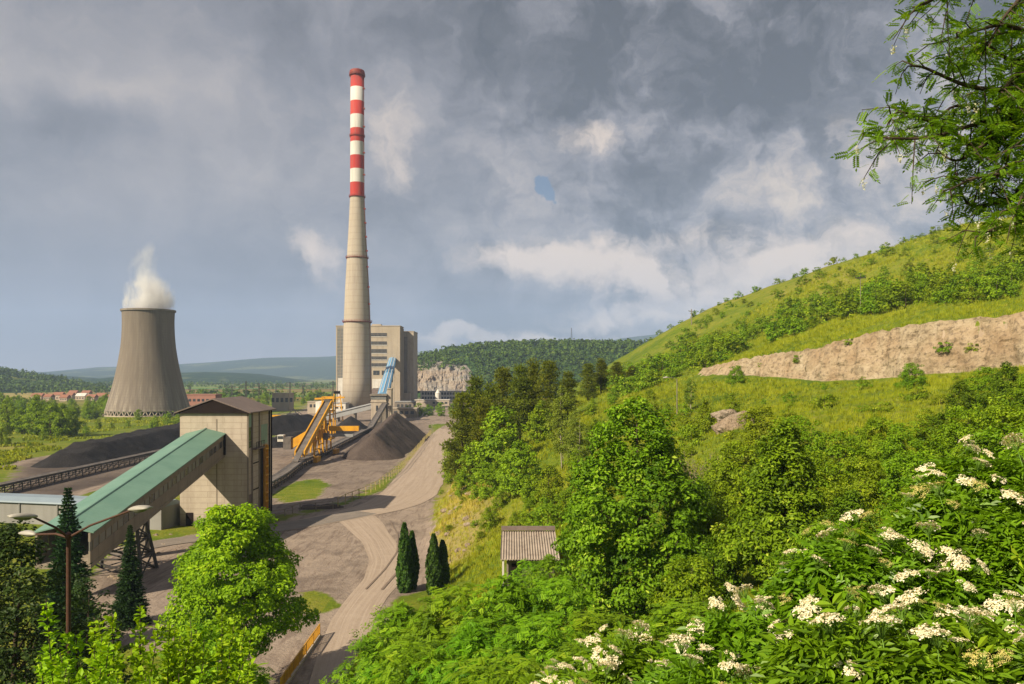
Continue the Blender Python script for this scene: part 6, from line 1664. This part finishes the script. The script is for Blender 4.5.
def shoot_shrub(seed, tips, base, label, leaf=0.105, mat='lime'):
    """upright leafy shoots from one stool; tips are world points"""
    rng = np.random.default_rng(seed); lv = Leaves(); st = MB(); base = np.array(base)
    t = thing('leafy_shrub', label, 'bush', tuple(base))
    for tip in tips:
        tip = np.array(tip) - base; b0 = rng.normal(size=3)*np.array([0.12,0.12,0]); mid = b0*0.5+tip*0.5+np.array([rng.normal()*0.08, rng.normal()*0.08, 0.1])
        n = 60; u = np.linspace(0,1,n)[:,None]; c = (1-u)**2*b0 + 2*u*(1-u)*mid + u*u*tip
        st.tube([tuple(p) for p in c[::6]]+[tuple(c[-1])], list(np.linspace(0.018,0.004,len(c[::6])+1)), 5)
        ln = np.linalg.norm(tip-b0); d = np.gradient(c, axis=0); d /= np.linalg.norm(d,axis=1,keepdims=True)
        k = int(ln/0.009); s = rng.uniform(0.2,1.0,k); ii = np.clip((s*(n-1)).astype(int),0,n-1)
        side = unit(rng, k, 0.25); side = side - d[ii]*(side*d[ii]).sum(1,keepdims=True)*0.8; side /= np.linalg.norm(side,axis=1,keepdims=True)
        tang = side*0.8 + d[ii]*0.55 + np.array([0,0,0.05]); sz = leaf*rng.uniform(0.6,1.3,k)*(1.15-0.45*s)
        twl = rng.uniform(0.0,0.34,k)*(1.05-s)  # leaves on short side twigs
        pos = c[ii] + side*(twl+sz*0.45)[:,None]
        nrm = np.array([0,0,0.8]) + rng.normal(size=(k,3))*0.5 - side*0.2 + d[ii]*0.1
        lv.add(rng, pos, nrm, sz, T_BIGLEAF, rng.normal(0.5,0.22,k), tang)
    me = new_mesh('stems', np.array(st.v), np.concatenate([np.array(f) for f in st.f]), np.array([len(f) for f in st.f]), MAT['bark'], True)
    link('stems', me, t); link('foliage', lv.mesh('foliage', LM[mat]), t)
T_BIGLEAF = (np.array([(-.5,0,-.02),(-.25,.22,.05),(.08,.30,.07),(.35,.17,.0),(.55,0,-.10),(.35,-.17,.0),(.08,-.30,.07),(-.25,-.22,.05),(.05,0,0)]), [(0,8,2,1),(8,4,3,2),(0,7,6,8),(8,6,5,4)])
rng0 = np.random.default_rng(77)
def tips(c, d, n, spread, ylo, yhi):
    out = []
    for i in range(n):
        px = c + rng0.uniform(-spread, spread); py = rng0.uniform(ylo, yhi) ; dd = d + rng0.uniform(-0.7,0.7)
        out.append(P(px, py, dd))
    return out
def base_at(px, d): x, y = at(px, d); return (x, y, hgt(x, y)-0.1)
shoot_shrub(1, [P(46,600,8.6), P(40,655,8.4), P(76,630,8.8)]+tips(75,8.8,10,45,630,700), base_at(75,9.2), 'leafy shrub with tall shoots in front of the rusty lamp pole')
shoot_shrub(2, [P(112,612,9.2), P(140,604,9.4), P(160,618,9.0)]+tips(140,9.2,20,55,615,700), base_at(140,9.8), 'leafy yellow green shrub right of the rusty lamp pole')
shoot_shrub(3, [P(190,618,10.0), P(222,606,10.4), P(250,640,10)]+tips(215,10,22,50,622,705), base_at(215,10.6), 'leafy yellow green shrub below the lime green tree')
shoot_shrub(4, tips(20,7.5,14,60,660,720), base_at(20,8), 'leafy shrub in the bottom left corner', mat='maple')
shoot_shrub(5, tips(165,8.0,16,90,655,730), base_at(165,8.4), 'leafy shrub along the bottom edge left of the bridge')

# ------------------------------------------------------------------ flowering elder
T_ELD = T_pinnate(2, .21, .58, 0.35, True)
def umbel_mesh(seed, bud=False):
    rng = np.random.default_rng(seed); lv = Leaves(); k = 340
    nsub = 22; sa = rng.uniform(0,6.283,nsub); sr = np.sqrt(rng.uniform(0,1,nsub)); sc = np.stack([sr*np.cos(sa), sr*np.sin(sa)],1)
    i = rng.integers(0,nsub,k); xy = sc[i]*0.82 + rng.normal(size=(k,2))*0.13; r = np.linalg.norm(xy,axis=1)
    pos = np.stack([xy[:,0], xy[:,1], 0.22*(1-r**2)+rng.normal(size=k)*0.04+0.06*np.cos(i*1.7)],1)*0.085
    nrm = np.stack([xy[:,0]*0.5, xy[:,1]*0.5, np.ones(k)],1)+rng.normal(size=(k,3))*0.35
    fl = (np.array([(0.5*math.cos(2*math.pi*j/5), 0.5*math.sin(2*math.pi*j/5), 0.1) for j in range(5)]), [(0,1,2,3,4)])
    lv.add(rng, pos, nrm, (0.006 if bud else 0.011)*rng.uniform(0.7,1.2,k), fl, rng.normal(0.45,0.25,k))
    st = Leaves()
    me = lv.mesh('flower_cluster', LM['umbel_bud' if bud else 'umbel'])
    # stalks from one node to each sub-cluster
    tb = MB(); node = (0,0,-0.075)
    for s in sc: tb.tube([node, (s[0]*0.04,s[1]*0.04,-0.02), (s[0]*0.07,s[1]*0.07,0.085*0.2*(1-s[0]**2-s[1]**2))],[0.0016,0.0012,0.0008],3)
    tb.tube([(0,0,-0.2),node],[0.003,0.0022],4)
    v0 = len(me.vertices)
    return me, tb
EL_STALK = leaf_mat('green elder stalks', (0.10,0.20,0.03), (0.14,0.25,0.04), 0.1, vary=0.0)
UMB = []
for i in range(4):
    me, tb = umbel_mesh(100+i, i == 3)
    sm_ = new_mesh('stalks', np.array(tb.v), np.concatenate([np.array(f) for f in tb.f]), np.array([len(f) for f in tb.f]), EL_STALK, True, dict(tone=np.full(len(tb.v),0.5)))
    UMB.append((me, sm_))

def elder(seed, label, c, rx, ry, top, n_leaf, n_umb, tilt=(0,0), big=1.0):
    """an elder bush: a mound of feather leaves on arching stems, flat cream flower heads held above it"""
    rng = np.random.default_rng(seed); cx, cyy = c; zg = hgt(cx, cyy)
    t = thing('elder_bush', label, 'bush', (cx, cyy, zg)); H = top - zg
    def surf(x, y):
        q = np.clip(1-(x/rx)**2-(y/ry)**2, 0, 1)
        return H*(0.30+0.70*q**0.55) + tilt[0]*x + tilt[1]*y + 0.16*np.sin(x*4.1+seed)*np.cos(y*3.7+seed*2)+0.08*np.sin(x*9+y*7)
    lv = Leaves()
    a = rng.uniform(0,6.283,n_leaf); r = np.sqrt(rng.uniform(0,1,n_leaf)); x = r*np.cos(a)*rx; y = r*np.sin(a)*ry
    dep = rng.exponential(0.22, n_leaf); z = np.maximum(surf(x,y)-dep, 0.05)
    out = np.stack([x/rx, y/ry, np.zeros(n_leaf)],1)
    lean = np.array([-0.25,-0.15,0])
    tang = out*0.9 + rng.normal(size=(n_leaf,3))*0.55 + np.array([0,0,0.10]) + lean
    nrm = np.array([0,0,1.0]) + rng.normal(size=(n_leaf,3))*0.42 + out*0.35
    lv.add(rng, np.stack([x,y,z],1), nrm, 0.155*rng.uniform(0.7,1.25,n_leaf), T_ELD, rng.normal(0.42,0.2,n_leaf), tang)
    st = MB()
    for i in range(26):
        a_ = rng.uniform(0,6.283); rr_ = math.sqrt(rng.uniform(0.02,0.9)); xx, yy = rr_*math.cos(a_)*rx, rr_*math.sin(a_)*ry; zz = float(surf(np.array(xx),np.array(yy)))-0.08
        st.tube([(xx*0.12,yy*0.12,-0.2),(xx*0.4,yy*0.4,zz*0.6),(xx,yy,zz)],[0.022,0.014,0.005],6)
    me = new_mesh('stems', np.array(st.v), np.concatenate([np.array(f) for f in st.f]), np.array([len(f) for f in st.f]), MAT['bark'], True)
    link('stems', me, t); link('foliage', lv.mesh('foliage', LM['elder']), t)
    k = 0
    nclus = max(3, int(n_umb/2.2)); cc = np.stack([rng.uniform(0,6.283,nclus), np.sqrt(rng.uniform(0,0.95,nclus))],1)
    used = []
    for i in range(n_umb*9):
        if len(used) >= n_umb: break
        q = cc[i % nclus]; xx = q[1]*math.cos(q[0])*rx + rng.normal()*0.24; yy = q[1]*math.sin(q[0])*ry + rng.normal()*0.24
        if (xx/rx)**2+(yy/ry)**2 > 0.97: xx *= 0.85; yy *= 0.85
        if any(math.hypot(xx-a_, yy-b_) < 0.14 for a_, b_ in used): continue
        used.append((xx, yy))
        zz = float(surf(np.array(xx),np.array(yy))) + rng.uniform(0.08,0.19)
        kind = 3 if rng.uniform() < 0.22 else int(rng.integers(0,3))
        me, sm_ = UMB[kind]
        o = link('flower_cluster', me, t, (xx, yy, zz)); o.rotation_euler = (rng.normal()*0.22+0.42, rng.normal()*0.22-0.12, rng.uniform(0,6.28)); s = 1.05*big*rng.uniform(0.6,1.25)*(1.0 if kind < 3 else 0.9); o.scale = (s,s,s)
        link('stalks', sm_, o)
elder(1, 'elder bush with white flower heads in the bottom right corner', (2.45,4.5), 1.25, 0.85, 23.60, 5200, 98, (0.06,0.22))
elder(2, 'tallest elder bush, its many white flower heads at the right edge', (3.85,6.3), 1.25, 1.2, 24.26, 6500, 98, (0.16,0.10))
elder(3, 'elder bush with scattered flower heads behind the corner one', (2.75,6.0), 1.25, 1.0, 23.70, 5600, 98, (0.12,0.15))
elder(4, 'elder bush with sparse white flower heads in front of the pointed maple', (1.55,5.4), 0.95, 1.0, 23.18, 5000, 98, (0.10,0.12))
elder(5, 'low elder bush with yellowish buds at the bottom centre right', (1.05,4.3), 0.8, 0.65, 23.02, 3200, 60, (0.05,0.15))
elder(6, 'elder bush at the foot of the large maple, right of the feathery shrubs', (0.85,7.0), 0.95, 1.0, 22.55, 4200, 70, (0.05,0.05))

# ------------------------------------------------------------------ robinia reaching in from the right
def robinia():
    rng = np.random.default_rng(9); bx_, by_ = 8.3, 8.6; zg = hgt(bx_, by_)
    t = thing('robinia_tree', 'robinia with drooping feathery branches reaching in at the upper right', 'tree', (bx_, by_, zg))
    st = MB(); lv = Leaves(); bl = Leaves(); o = Vector((bx_, by_, zg))
    trunk = [Vector((bx_,by_,zg-0.4)), Vector((bx_+0.1,by_,zg+2.5)), Vector((bx_-0.2,by_+0.2,zg+5)), Vector((bx_-0.6,by_,zg+8)), Vector((bx_-0.9,by_-0.2,zg+10))]
    st.tube([p-o for p in trunk], [0.22,0.17,0.13,0.08,0.03], 8)
    T_R = T_pinnate(6, .125, .235, 0.3)
    mains = [ # from the trunk out to the tips seen in the frame
        [trunk[2], P(1060,110,8.3), P(985,122,8.0), P(925,138,7.8), P(862,136,7.6)],
        [trunk[2], P(1050,130,8.6), P(990,150,8.4), P(945,128,8.2), P(900,112,8.0), P(886,128,7.9)],
        [trunk[2], P(1050,90,8.0), P(1000,90,7.8), P(965,85,7.7), P(925,68,7.6), P(908,66,7.6)],
        [trunk[2], P(1060,80,9.0), P(1010,60,8.8), P(975,40,8.6), P(945,62,8.5)],
        [trunk[3], P(1050,30,8.0), P(1000,25,7.9), P(950,40,7.8)],
        [trunk[3], P(1080,-60,7.6), P(1000,-30,7.4), P(950,-8,7.3), P(912,8,7.2)],
        [trunk[3], P(1060,-20,8.8), P(1010,10,8.6), P(985,55,8.5)],
        [trunk[2], P(1070,150,8.0), P(1020,170,7.8), P(975,178,7.7), P(950,190,7.6)],
        [trunk[1]+Vector((0,0,1.8)), P(1060,190,8.3), P(1010,200,8.1), P(970,205,8.0), P(955,170,7.9)],
        [trunk[1]+Vector((0,0,1.2)), P(1070,210,7.8), P(1020,222,7.7), P(985,232,7.6), P(975,238,7.6)],
        [trunk[1]+Vector((0,0,1.4)), P(1060,215,8.8), P(1015,205,8.6), P(990,190,8.5)],
        [trunk[2], P(1070,60,8.6), P(1030,100,8.4), P(1000,170,8.3), P(990,200,8.2)],
        [trunk[2], P(1040,120,8.2), P(1005,130,8.0), P(960,160,7.9), P(938,150,7.9)],
        [trunk[3], P(1070,20,9.2), P(1035,60,9.0), P(1015,130,8.9)],
        [trunk[2], P(1100,120,7.6), P(1040,160,7.4), P(1015,215,7.3)],
        [trunk[2], P(1040,100,9.0), P(990,110,8.9), P(950,108,8.8), P(918,150,8.7)],
    ]
    LP = []; LT = []; LS = []
    for mn in mains:
        pts = [Vector(p) for p in mn]
        # smooth the polyline
        cu = []
        for i in range(len(pts)-1):
            p0 = pts[max(i-1,0)]; p1 = pts[i]; p2 = pts[i+1]; p3 = pts[min(i+2,len(pts)-1)]
            for s in range(7):
                u = s/7; cu.append(0.5*((2*p1)+(p2-p0)*u+(2*p0-5*p1+4*p2-p3)*u*u+(3*p1-p0-3*p2+p3)*u**3))
        cu.append(pts[-1]); n = len(cu)
        st.tube([p-o for p in cu], [0.030*(1-i/n)**0.8+0.0035 for i in range(n)], 6)
        ln = [0]
        for a, b in zip(cu[:-1], cu[1:]): ln.append(ln[-1]+(b-a).length)
        s = 0.55
        while s < ln[-1]:
            i = int(np.searchsorted(ln, s))-1; i = min(max(i,0), n-2); p = cu[i].lerp(cu[i+1], (s-ln[i])/(ln[i+1]-ln[i]+1e-9)); d = (cu[i+1]-cu[i]).normalized()
            L_ = rng.uniform(0.25,0.62)*(0.65 if s > ln[-1]-0.4 else 1)
            sd = Vector(rng.normal(size=3)); sd = (sd - d*sd.dot(d)*0.6).normalized(); tw = (d*0.55+sd*0.8+Vector((0,0,-0.12))).normalized()
            e = p + tw*L_ + Vector((0,0,-0.22*L_)); m_ = p.lerp(e,0.5)+Vector((0,0,0.06))
            st.tube([p-o,m_-o,e-o],[0.008,0.006,0.003],4)
            k = int(L_/0.04)+2
            for j in range(k):
                u = (j+0.6)/k; q = (p.lerp(m_,u*2) if u < .5 else m_.lerp(e,u*2-1)); sdv = Vector(rng.normal(size=3)); ax = (e-p).normalized(); sdv = (sdv-ax*sdv.dot(ax)).normalized()
                LP.append(q-o); LT.append(sdv*0.9+ax*0.4+Vector((0,0,-0.28))); LS.append(rng.uniform(0.10,0.195))
            if rng.uniform() < 0.22: # hanging raceme
                kk = 26; hh = rng.uniform(0.07,0.13); zz = rng.uniform(0,1,kk)
                pp = np.array(e-o)[None] + np.stack([rng.normal(size=kk)*0.016*(1-zz*0.6), rng.normal(size=kk)*0.016*(1-zz*0.6), -zz*hh],1)
                bl.add(rng, pp, rng.normal(size=(kk,3)), 0.022, T_QUAD, rng.normal(0.5,0.2,kk))
            s += rng.uniform(0.06,0.11)
    k = len(LP); nrm = np.array([0,0,1.0])+rng.normal(size=(k,3))*0.45
    lv.add(rng, np.array([tuple(p) for p in LP]), nrm, np.array(LS), T_R, rng.normal(0.42,0.22,k), np.array([tuple(p) for p in LT]))
    # the rest of the crown, out of the frame to the right and above
    C = np.stack([rng.normal(2.4,1.2,220), rng.normal(0.2,1.5,220), rng.uniform(5.0,11.5,220)],1); idx = np.repeat(np.arange(220),16); kk = len(idx)
    pos = C[idx]+unit(rng,kk)*rng.uniform(0.1,0.6,kk)[:,None]
    keep = (pos[:,0]+bx_)/(pos[:,1]+by_+1e-6) > 0.69
    pos = pos[keep]; kk = len(pos)
    lv.add(rng, pos, np.array([0,0,1.0])+rng.normal(size=(kk,3))*0.5, 0.2*rng.uniform(0.7,1.1,kk), T_R, rng.normal(0.42,0.2,kk))
    me = new_mesh('trunk', np.array(st.v), np.concatenate([np.array(f) for f in st.f]), np.array([len(f) for f in st.f]), MAT['bark'], True); link('trunk', me, t)
    link('crown', lv.mesh('crown', LM['robinia']), t)
    link('blossom', bl.mesh('blossom', LM['racemes']), t)
    # a bare twig hanging below
    tw = MB()
    a = Vector(P(985,185,8.0)); e = Vector(P(950,232,7.9)); tw.tube([a-o, a.lerp(e,0.5)+Vector((0.05,0,0.1))-o, e-o],[0.006,0.004,0.002],4)
    for i in range(9):
        p = a.lerp(e, 0.35+i*0.07); q = p + Vector(((-1)**i*rng.uniform(0.08,0.2), rng.normal()*0.05, rng.uniform(-0.14,0.06))); tw.tube([p-o,q-o],[0.003,0.0012],3)
    me = new_mesh('bare_twig', np.array(tw.v), np.concatenate([np.array(f) for f in tw.f]), np.array([len(f) for f in tw.f]), MAT['twig'], True); link('bare_twig', me, t)
robinia()

# ------------------------------------------------------------------ dead shrub, rocks
def dead_shrub(px, ybase, d, H, label):
    x, y = at(px, d); z = hgt(x, y); rng = np.random.default_rng(int(px)); tb = MB(); lv = Leaves(); tips_ = []
    t = thing('dead_shrub', label, 'bush', (x, y, z))
    def grow(p, dv, l, r, dep):
        e = p + dv*l; tb.tube([p, p.lerp(e,0.5)+Vector(rng.normal(size=3))*l*0.05, e],[r,r*0.8,r*0.55],5)
        if dep == 0: tips_.append(e); return
        for i in range(3):
            nd = (dv + Vector(rng.normal(size=3))*0.42 + Vector((0,0,0.05))).normalized(); grow(e if i else p.lerp(e,0.7), nd, l*rng.uniform(0.6,0.85), r*0.58, dep-1)
    for i in range(6):
        a = i*1.05; grow(Vector((0,0,-0.2)), Vector((math.cos(a)*0.75,math.sin(a)*0.75,1)).normalized(), H*0.36, 0.075, 4)
    me = new_mesh('branches', np.array(tb.v), np.concatenate([np.array(f) for f in tb.f]), np.array([len(f) for f in tb.f]), MAT['twig'], True); link('branches', me, t)
    pp = np.array([tuple(p) for p in tips_]); pp = np.repeat(pp, 2, 0)+rng.normal(size=(len(pp)*2,3))*0.25; k = len(pp)
    lv.add(rng, pp, rng.normal(size=(k,3)), 0.16, T_LEAF, rng.normal(0.5,0.2,k)); link('foliage', lv.mesh('foliage', LM['olive']), t)
dead_shrub(703, 470, 66, 4.4, 'half dead twiggy shrub with bare pale branches left of the rock outcrop')
def boulder(name, label, x, y, z, s, seed, group=None):
    rng = np.random.default_rng(seed); n, m = 22, 14; V = []
    for i in range(m+1):
        th = math.pi*i/m
        for j in range(n):
            ph_ = 2*math.pi*j/n; v = Vector((math.sin(th)*math.cos(ph_), math.sin(th)*math.sin(ph_), math.cos(th)))
            r = 1 + 0.45*mnoise.noise(v*1.3+Vector((seed*3.1,0,0))) + 0.22*mnoise.noise(v*3.1+Vector((0,seed*1.7,0)))
            # chipped flat facets
            for q in range(5):
                nq = Vector(np.random.default_rng(seed*10+q).normal(size=3)).normalized(); dd = v.dot(nq)*r
                if dd > 0.72: r *= 0.72/dd
            V.append((v.x*r*s[0], v.y*r*s[1], v.z*r*s[2]))
    Fc = [(i*n+j, (i+1)*n+j, (i+1)*n+(j+1)%n, i*n+(j+1)%n) for i in range(m) for j in range(n)]
    me = new_mesh(name, np.array(V), np.array(Fc), 4, MAT['stone'])
    o = link(name, me, None, (x, y, z)); tag(o, label, 'rock', group); return o
MAT['stone'] = rock_mat('bare limestone', (0.26,0.20,0.15), (0.42,0.34,0.26), (0.52,0.45,0.37), 2.2)
for px, py, d, s, lab in ((737,421,84,(2.6,1.8,1.7),'large bare rock outcrop on the terrace above the pointed maple'),(748,432,82,(1.7,1.4,1.3),'smaller rock below the large outcrop'),(726,413,88,(1.4,1.2,0.8),'flat rock at the upper left of the outcrop')):
    x, y = at(px, d); boulder('rock_outcrop', lab, x, y, topz(py, d)-s[2]*0.35, s, int(px))
rr = random.Random(8)
for i in range(34):
    px, py = rr.uniform(436,470), rr.uniform(478,560); g = ray(px, py, 60)
    if g is None or g[0] < -13.5: continue
    s = rr.uniform(0.2,0.6); boulder('bank_stone', 'pale stone lying on the yellow bank beside the haul road', g[0], g[1], g[2]+0.05, (s*1.3,s,s*0.7), 300+i, 'stones on the bank')
for i in range(22):
    a = rr.uniform(95,200); x = rr.uniform(-60,-48); y = rr.uniform(98,126); s = rr.uniform(0.12,0.4); boulder('yard_stone', 'small stone on the bare ground beside the gallery trestle', x, y, 0.03, (s*1.3,s,s*0.6), 400+i, 'stones by the trestle')
# rough earth heap by the fence, low spoil at the yard
pile('spoil_heap', 'dark earth heap beside the low broken fence', [(-38.5,150,0.8),(-33.5,151,0.7)], 2, MAT['coal_brown'], 33, 26, 0.6, 0.3)

# ------------------------------------------------------------------ grass and far woods (uncountable)
def grass():
    rng = np.random.default_rng(5); lv = Leaves(); n = 170000
    d = 16 + 250*rng.uniform(0,1,n)**1.25; px = rng.uniform(430,1090,n); x = (px-512)/F*d; y = d
    z = height(x, y); keep = z > 0.7; sd, hh = cut_step(x, y); keep &= ~((sd > -3.4) & (sd < 2.2) & (hh > 0.4)); keep &= (x > -16)
    pt = fbm(x, y, 7, 41); keep &= (pt + rng.uniform(-0.5,0.5,n) > -0.15)
    x, y, z, pt, d = x[keep], y[keep], z[keep], pt[keep], d[keep]; k = len(x)
    bank_ = softpoly(x, y, [(-13,96),(-5,100),(-1,125),(-4,160),(-12,215),(-17,215),(-15,160),(-13,130)], 4)
    s = (0.28+0.0022*d)*rng.uniform(0.6,1.3,k)*(1+0.5*np.clip(pt,0,1))
    blade = (np.array([(0,-.10,0),(0,.10,0),(1.0,.02,.18),(0,-.3,.0),(0,-.12,0),(.8,-.45,-.15),(0,.12,0),(0,.3,0),(.85,.4,.1)]), [(0,1,2),(3,4,5),(6,7,8)])
    tone = np.clip(0.38+0.25*pt+rng.normal(0,0.15,k)+0.5*bank_+0.10*sstep(26,45,z),0,1)
    tang = np.array([0,0,1.0])+rng.normal(size=(k,3))*0.25; nrm = rng.normal(size=(k,3)); nrm[:,2] *= 0.2
    lv.add(rng, np.stack([x,y,z-0.03],1), nrm, s, blade, tone, tang)
    tag(link('grass', lv.mesh('grass', LM['grass'])), 'rough grass on the slopes of the hill and terrace', kind='stuff')
grass()
def field_weeds():
    rng = np.random.default_rng(15); lv = Leaves(); n = 26000
    py = rng.uniform(418,470,n); px = rng.uniform(-40,190,n); d = F*CAMZ/(py-HOR); x = (px-512)/F*d
    bad = softpoly(x, d, LEFT, 1) > 0.3
    for p_ in PATHS: bad |= dist_poly(x, d, p_, False) < 2.2
    bad |= (x > -139) & (x < -112) & (d > 215)
    pt = fbm(x, d, 12, 51); keep = ~bad & (pt > 0.02); x, d, pt = x[keep], d[keep], pt[keep]; k = len(x)
    blade = (np.array([(0,-.3,0),(0,.3,0),(1.0,.15,.1),(.8,-.45,-.2)]), [(0,1,2,3)])
    lv.add(rng, np.stack([x,d,np.zeros(k)-0.02],1), rng.normal(size=(k,3))*np.array([1,1,.2]), 0.9*rng.uniform(0.5,1.3,k), blade, 0.25+0.5*pt+rng.normal(0,0.12,k), np.array([0,0,1.0])+rng.normal(size=(k,3))*0.3)
    tag(link('meadow_weeds', lv.mesh('meadow_weeds', LM['grass'])), 'tall weeds in patches over the left field', kind='stuff')
field_weeds()
def forest(name, label, pts, hmin, hmax, seed, per=16, mat='forest', ls=0.42):
    rng = np.random.default_rng(seed); pts = np.asarray(pts, float); n = len(pts); h = rng.uniform(hmin,hmax,n)
    idx = np.repeat(np.arange(n), per); k = len(idx); d = unit(rng,k,0.2); hh = h[idx]
    pos = pts[idx] + np.stack([np.zeros(k),np.zeros(k),hh*0.52],1) + d*(rng.uniform(0.5,1,k)*hh)[:,None]*np.array([0.36,0.36,0.46])
    lv = Leaves(); lv.add(rng, pos, d+np.array([0,0,0.5])+rng.normal(size=(k,3))*0.4, hh*ls*rng.uniform(0.7,1.2,k), T_QUAD, np.clip(rng.normal(0.4,0.2,n),0,1)[idx]+rng.normal(0,0.12,k))
    tag(link(name, lv.mesh(name, LM[mat])), label, kind='stuff')
def woods():
    rng = np.random.default_rng(3)
    V = QV.reshape(-1,3); sel = (V[:,1] < 1230) & (V[:,2] > 2); V = V[sel]
    px = 512+F*V[:,0]/V[:,1]; py = HOR-(V[:,2]-CAMZ)/V[:,1]*F
    V = V[(px > 395) & (px < 760) & ~((px > 407) & (px < 472) & (V[:,1] < 985))]
    i = rng.integers(0, len(V), 3600); p = V[i] + np.stack([rng.normal(0,6,3600), rng.normal(0,6,3600), np.full(3600,-1.0)],1)
    forest('hill_wood', 'dark woodland covering the quarry hill', p, 6, 11, 61, 14)
    V = VV.reshape(-1,3); V = V[(V[:,1] < 1420) & (V[:,2] > 1)]; px = 512+F*V[:,0]/V[:,1]; f = fbm(V[:,0], V[:,1], 160, 91); V = V[(px > -40) & (px < 160) & (f > -0.05)]
    i = rng.integers(0, len(V), 900); p = V[i] + np.stack([rng.normal(0,8,900), rng.normal(0,8,900), np.full(900,-1.0)],1)
    forest('hillside_wood', 'patches of wood on the low hill beyond the village', p, 7, 12, 67, 14)
    n = 2600; d = rng.uniform(760, 2300, n)**1.0; pxx = rng.uniform(-60, 470, n); x = (pxx-512)/F*d
    f = fbm(x, d*0.6, 130, 71); keep = (f > 0.02) & ~((d < 960) & (pxx < 118)) & ~((d < 800) & (pxx > 395)); x, d = x[keep], d[keep]
    forest('valley_wood', 'scattered woods over the far valley floor', np.stack([x,d,np.full(len(x),-0.3)],1), 6, 12, 63, 14)
woods()
def scrub():
    r_ = random.Random(99); pts = []
    poly = [(640,350),(700,320),(760,298),(840,268),(900,250),(980,238),(1040,234),(1040,300),(935,300),(860,316),(790,336),(735,358),(690,378),(645,395)]
    for i in range(420):
        px, py = r_.uniform(640,1040), r_.uniform(234,395)
        if not inpoly(np.array([px]), np.array([py]), poly)[0]: continue
        g = ray(px, py, 60, 420, 400)
        if g is None: continue
        sd, hh = cut_step(np.array([g[0]]), np.array([g[1]]))
        if sd[0] < 2.5 and hh[0] > 0.8: continue
        pts.append((g[0], g[1], g[2]-0.25))
    forest('scrub', 'low scrub sprinkled over the grassy hill', pts, 0.6, 1.5, 71, 26, 'hillbush', 0.30)
scrub()
#@@PART5
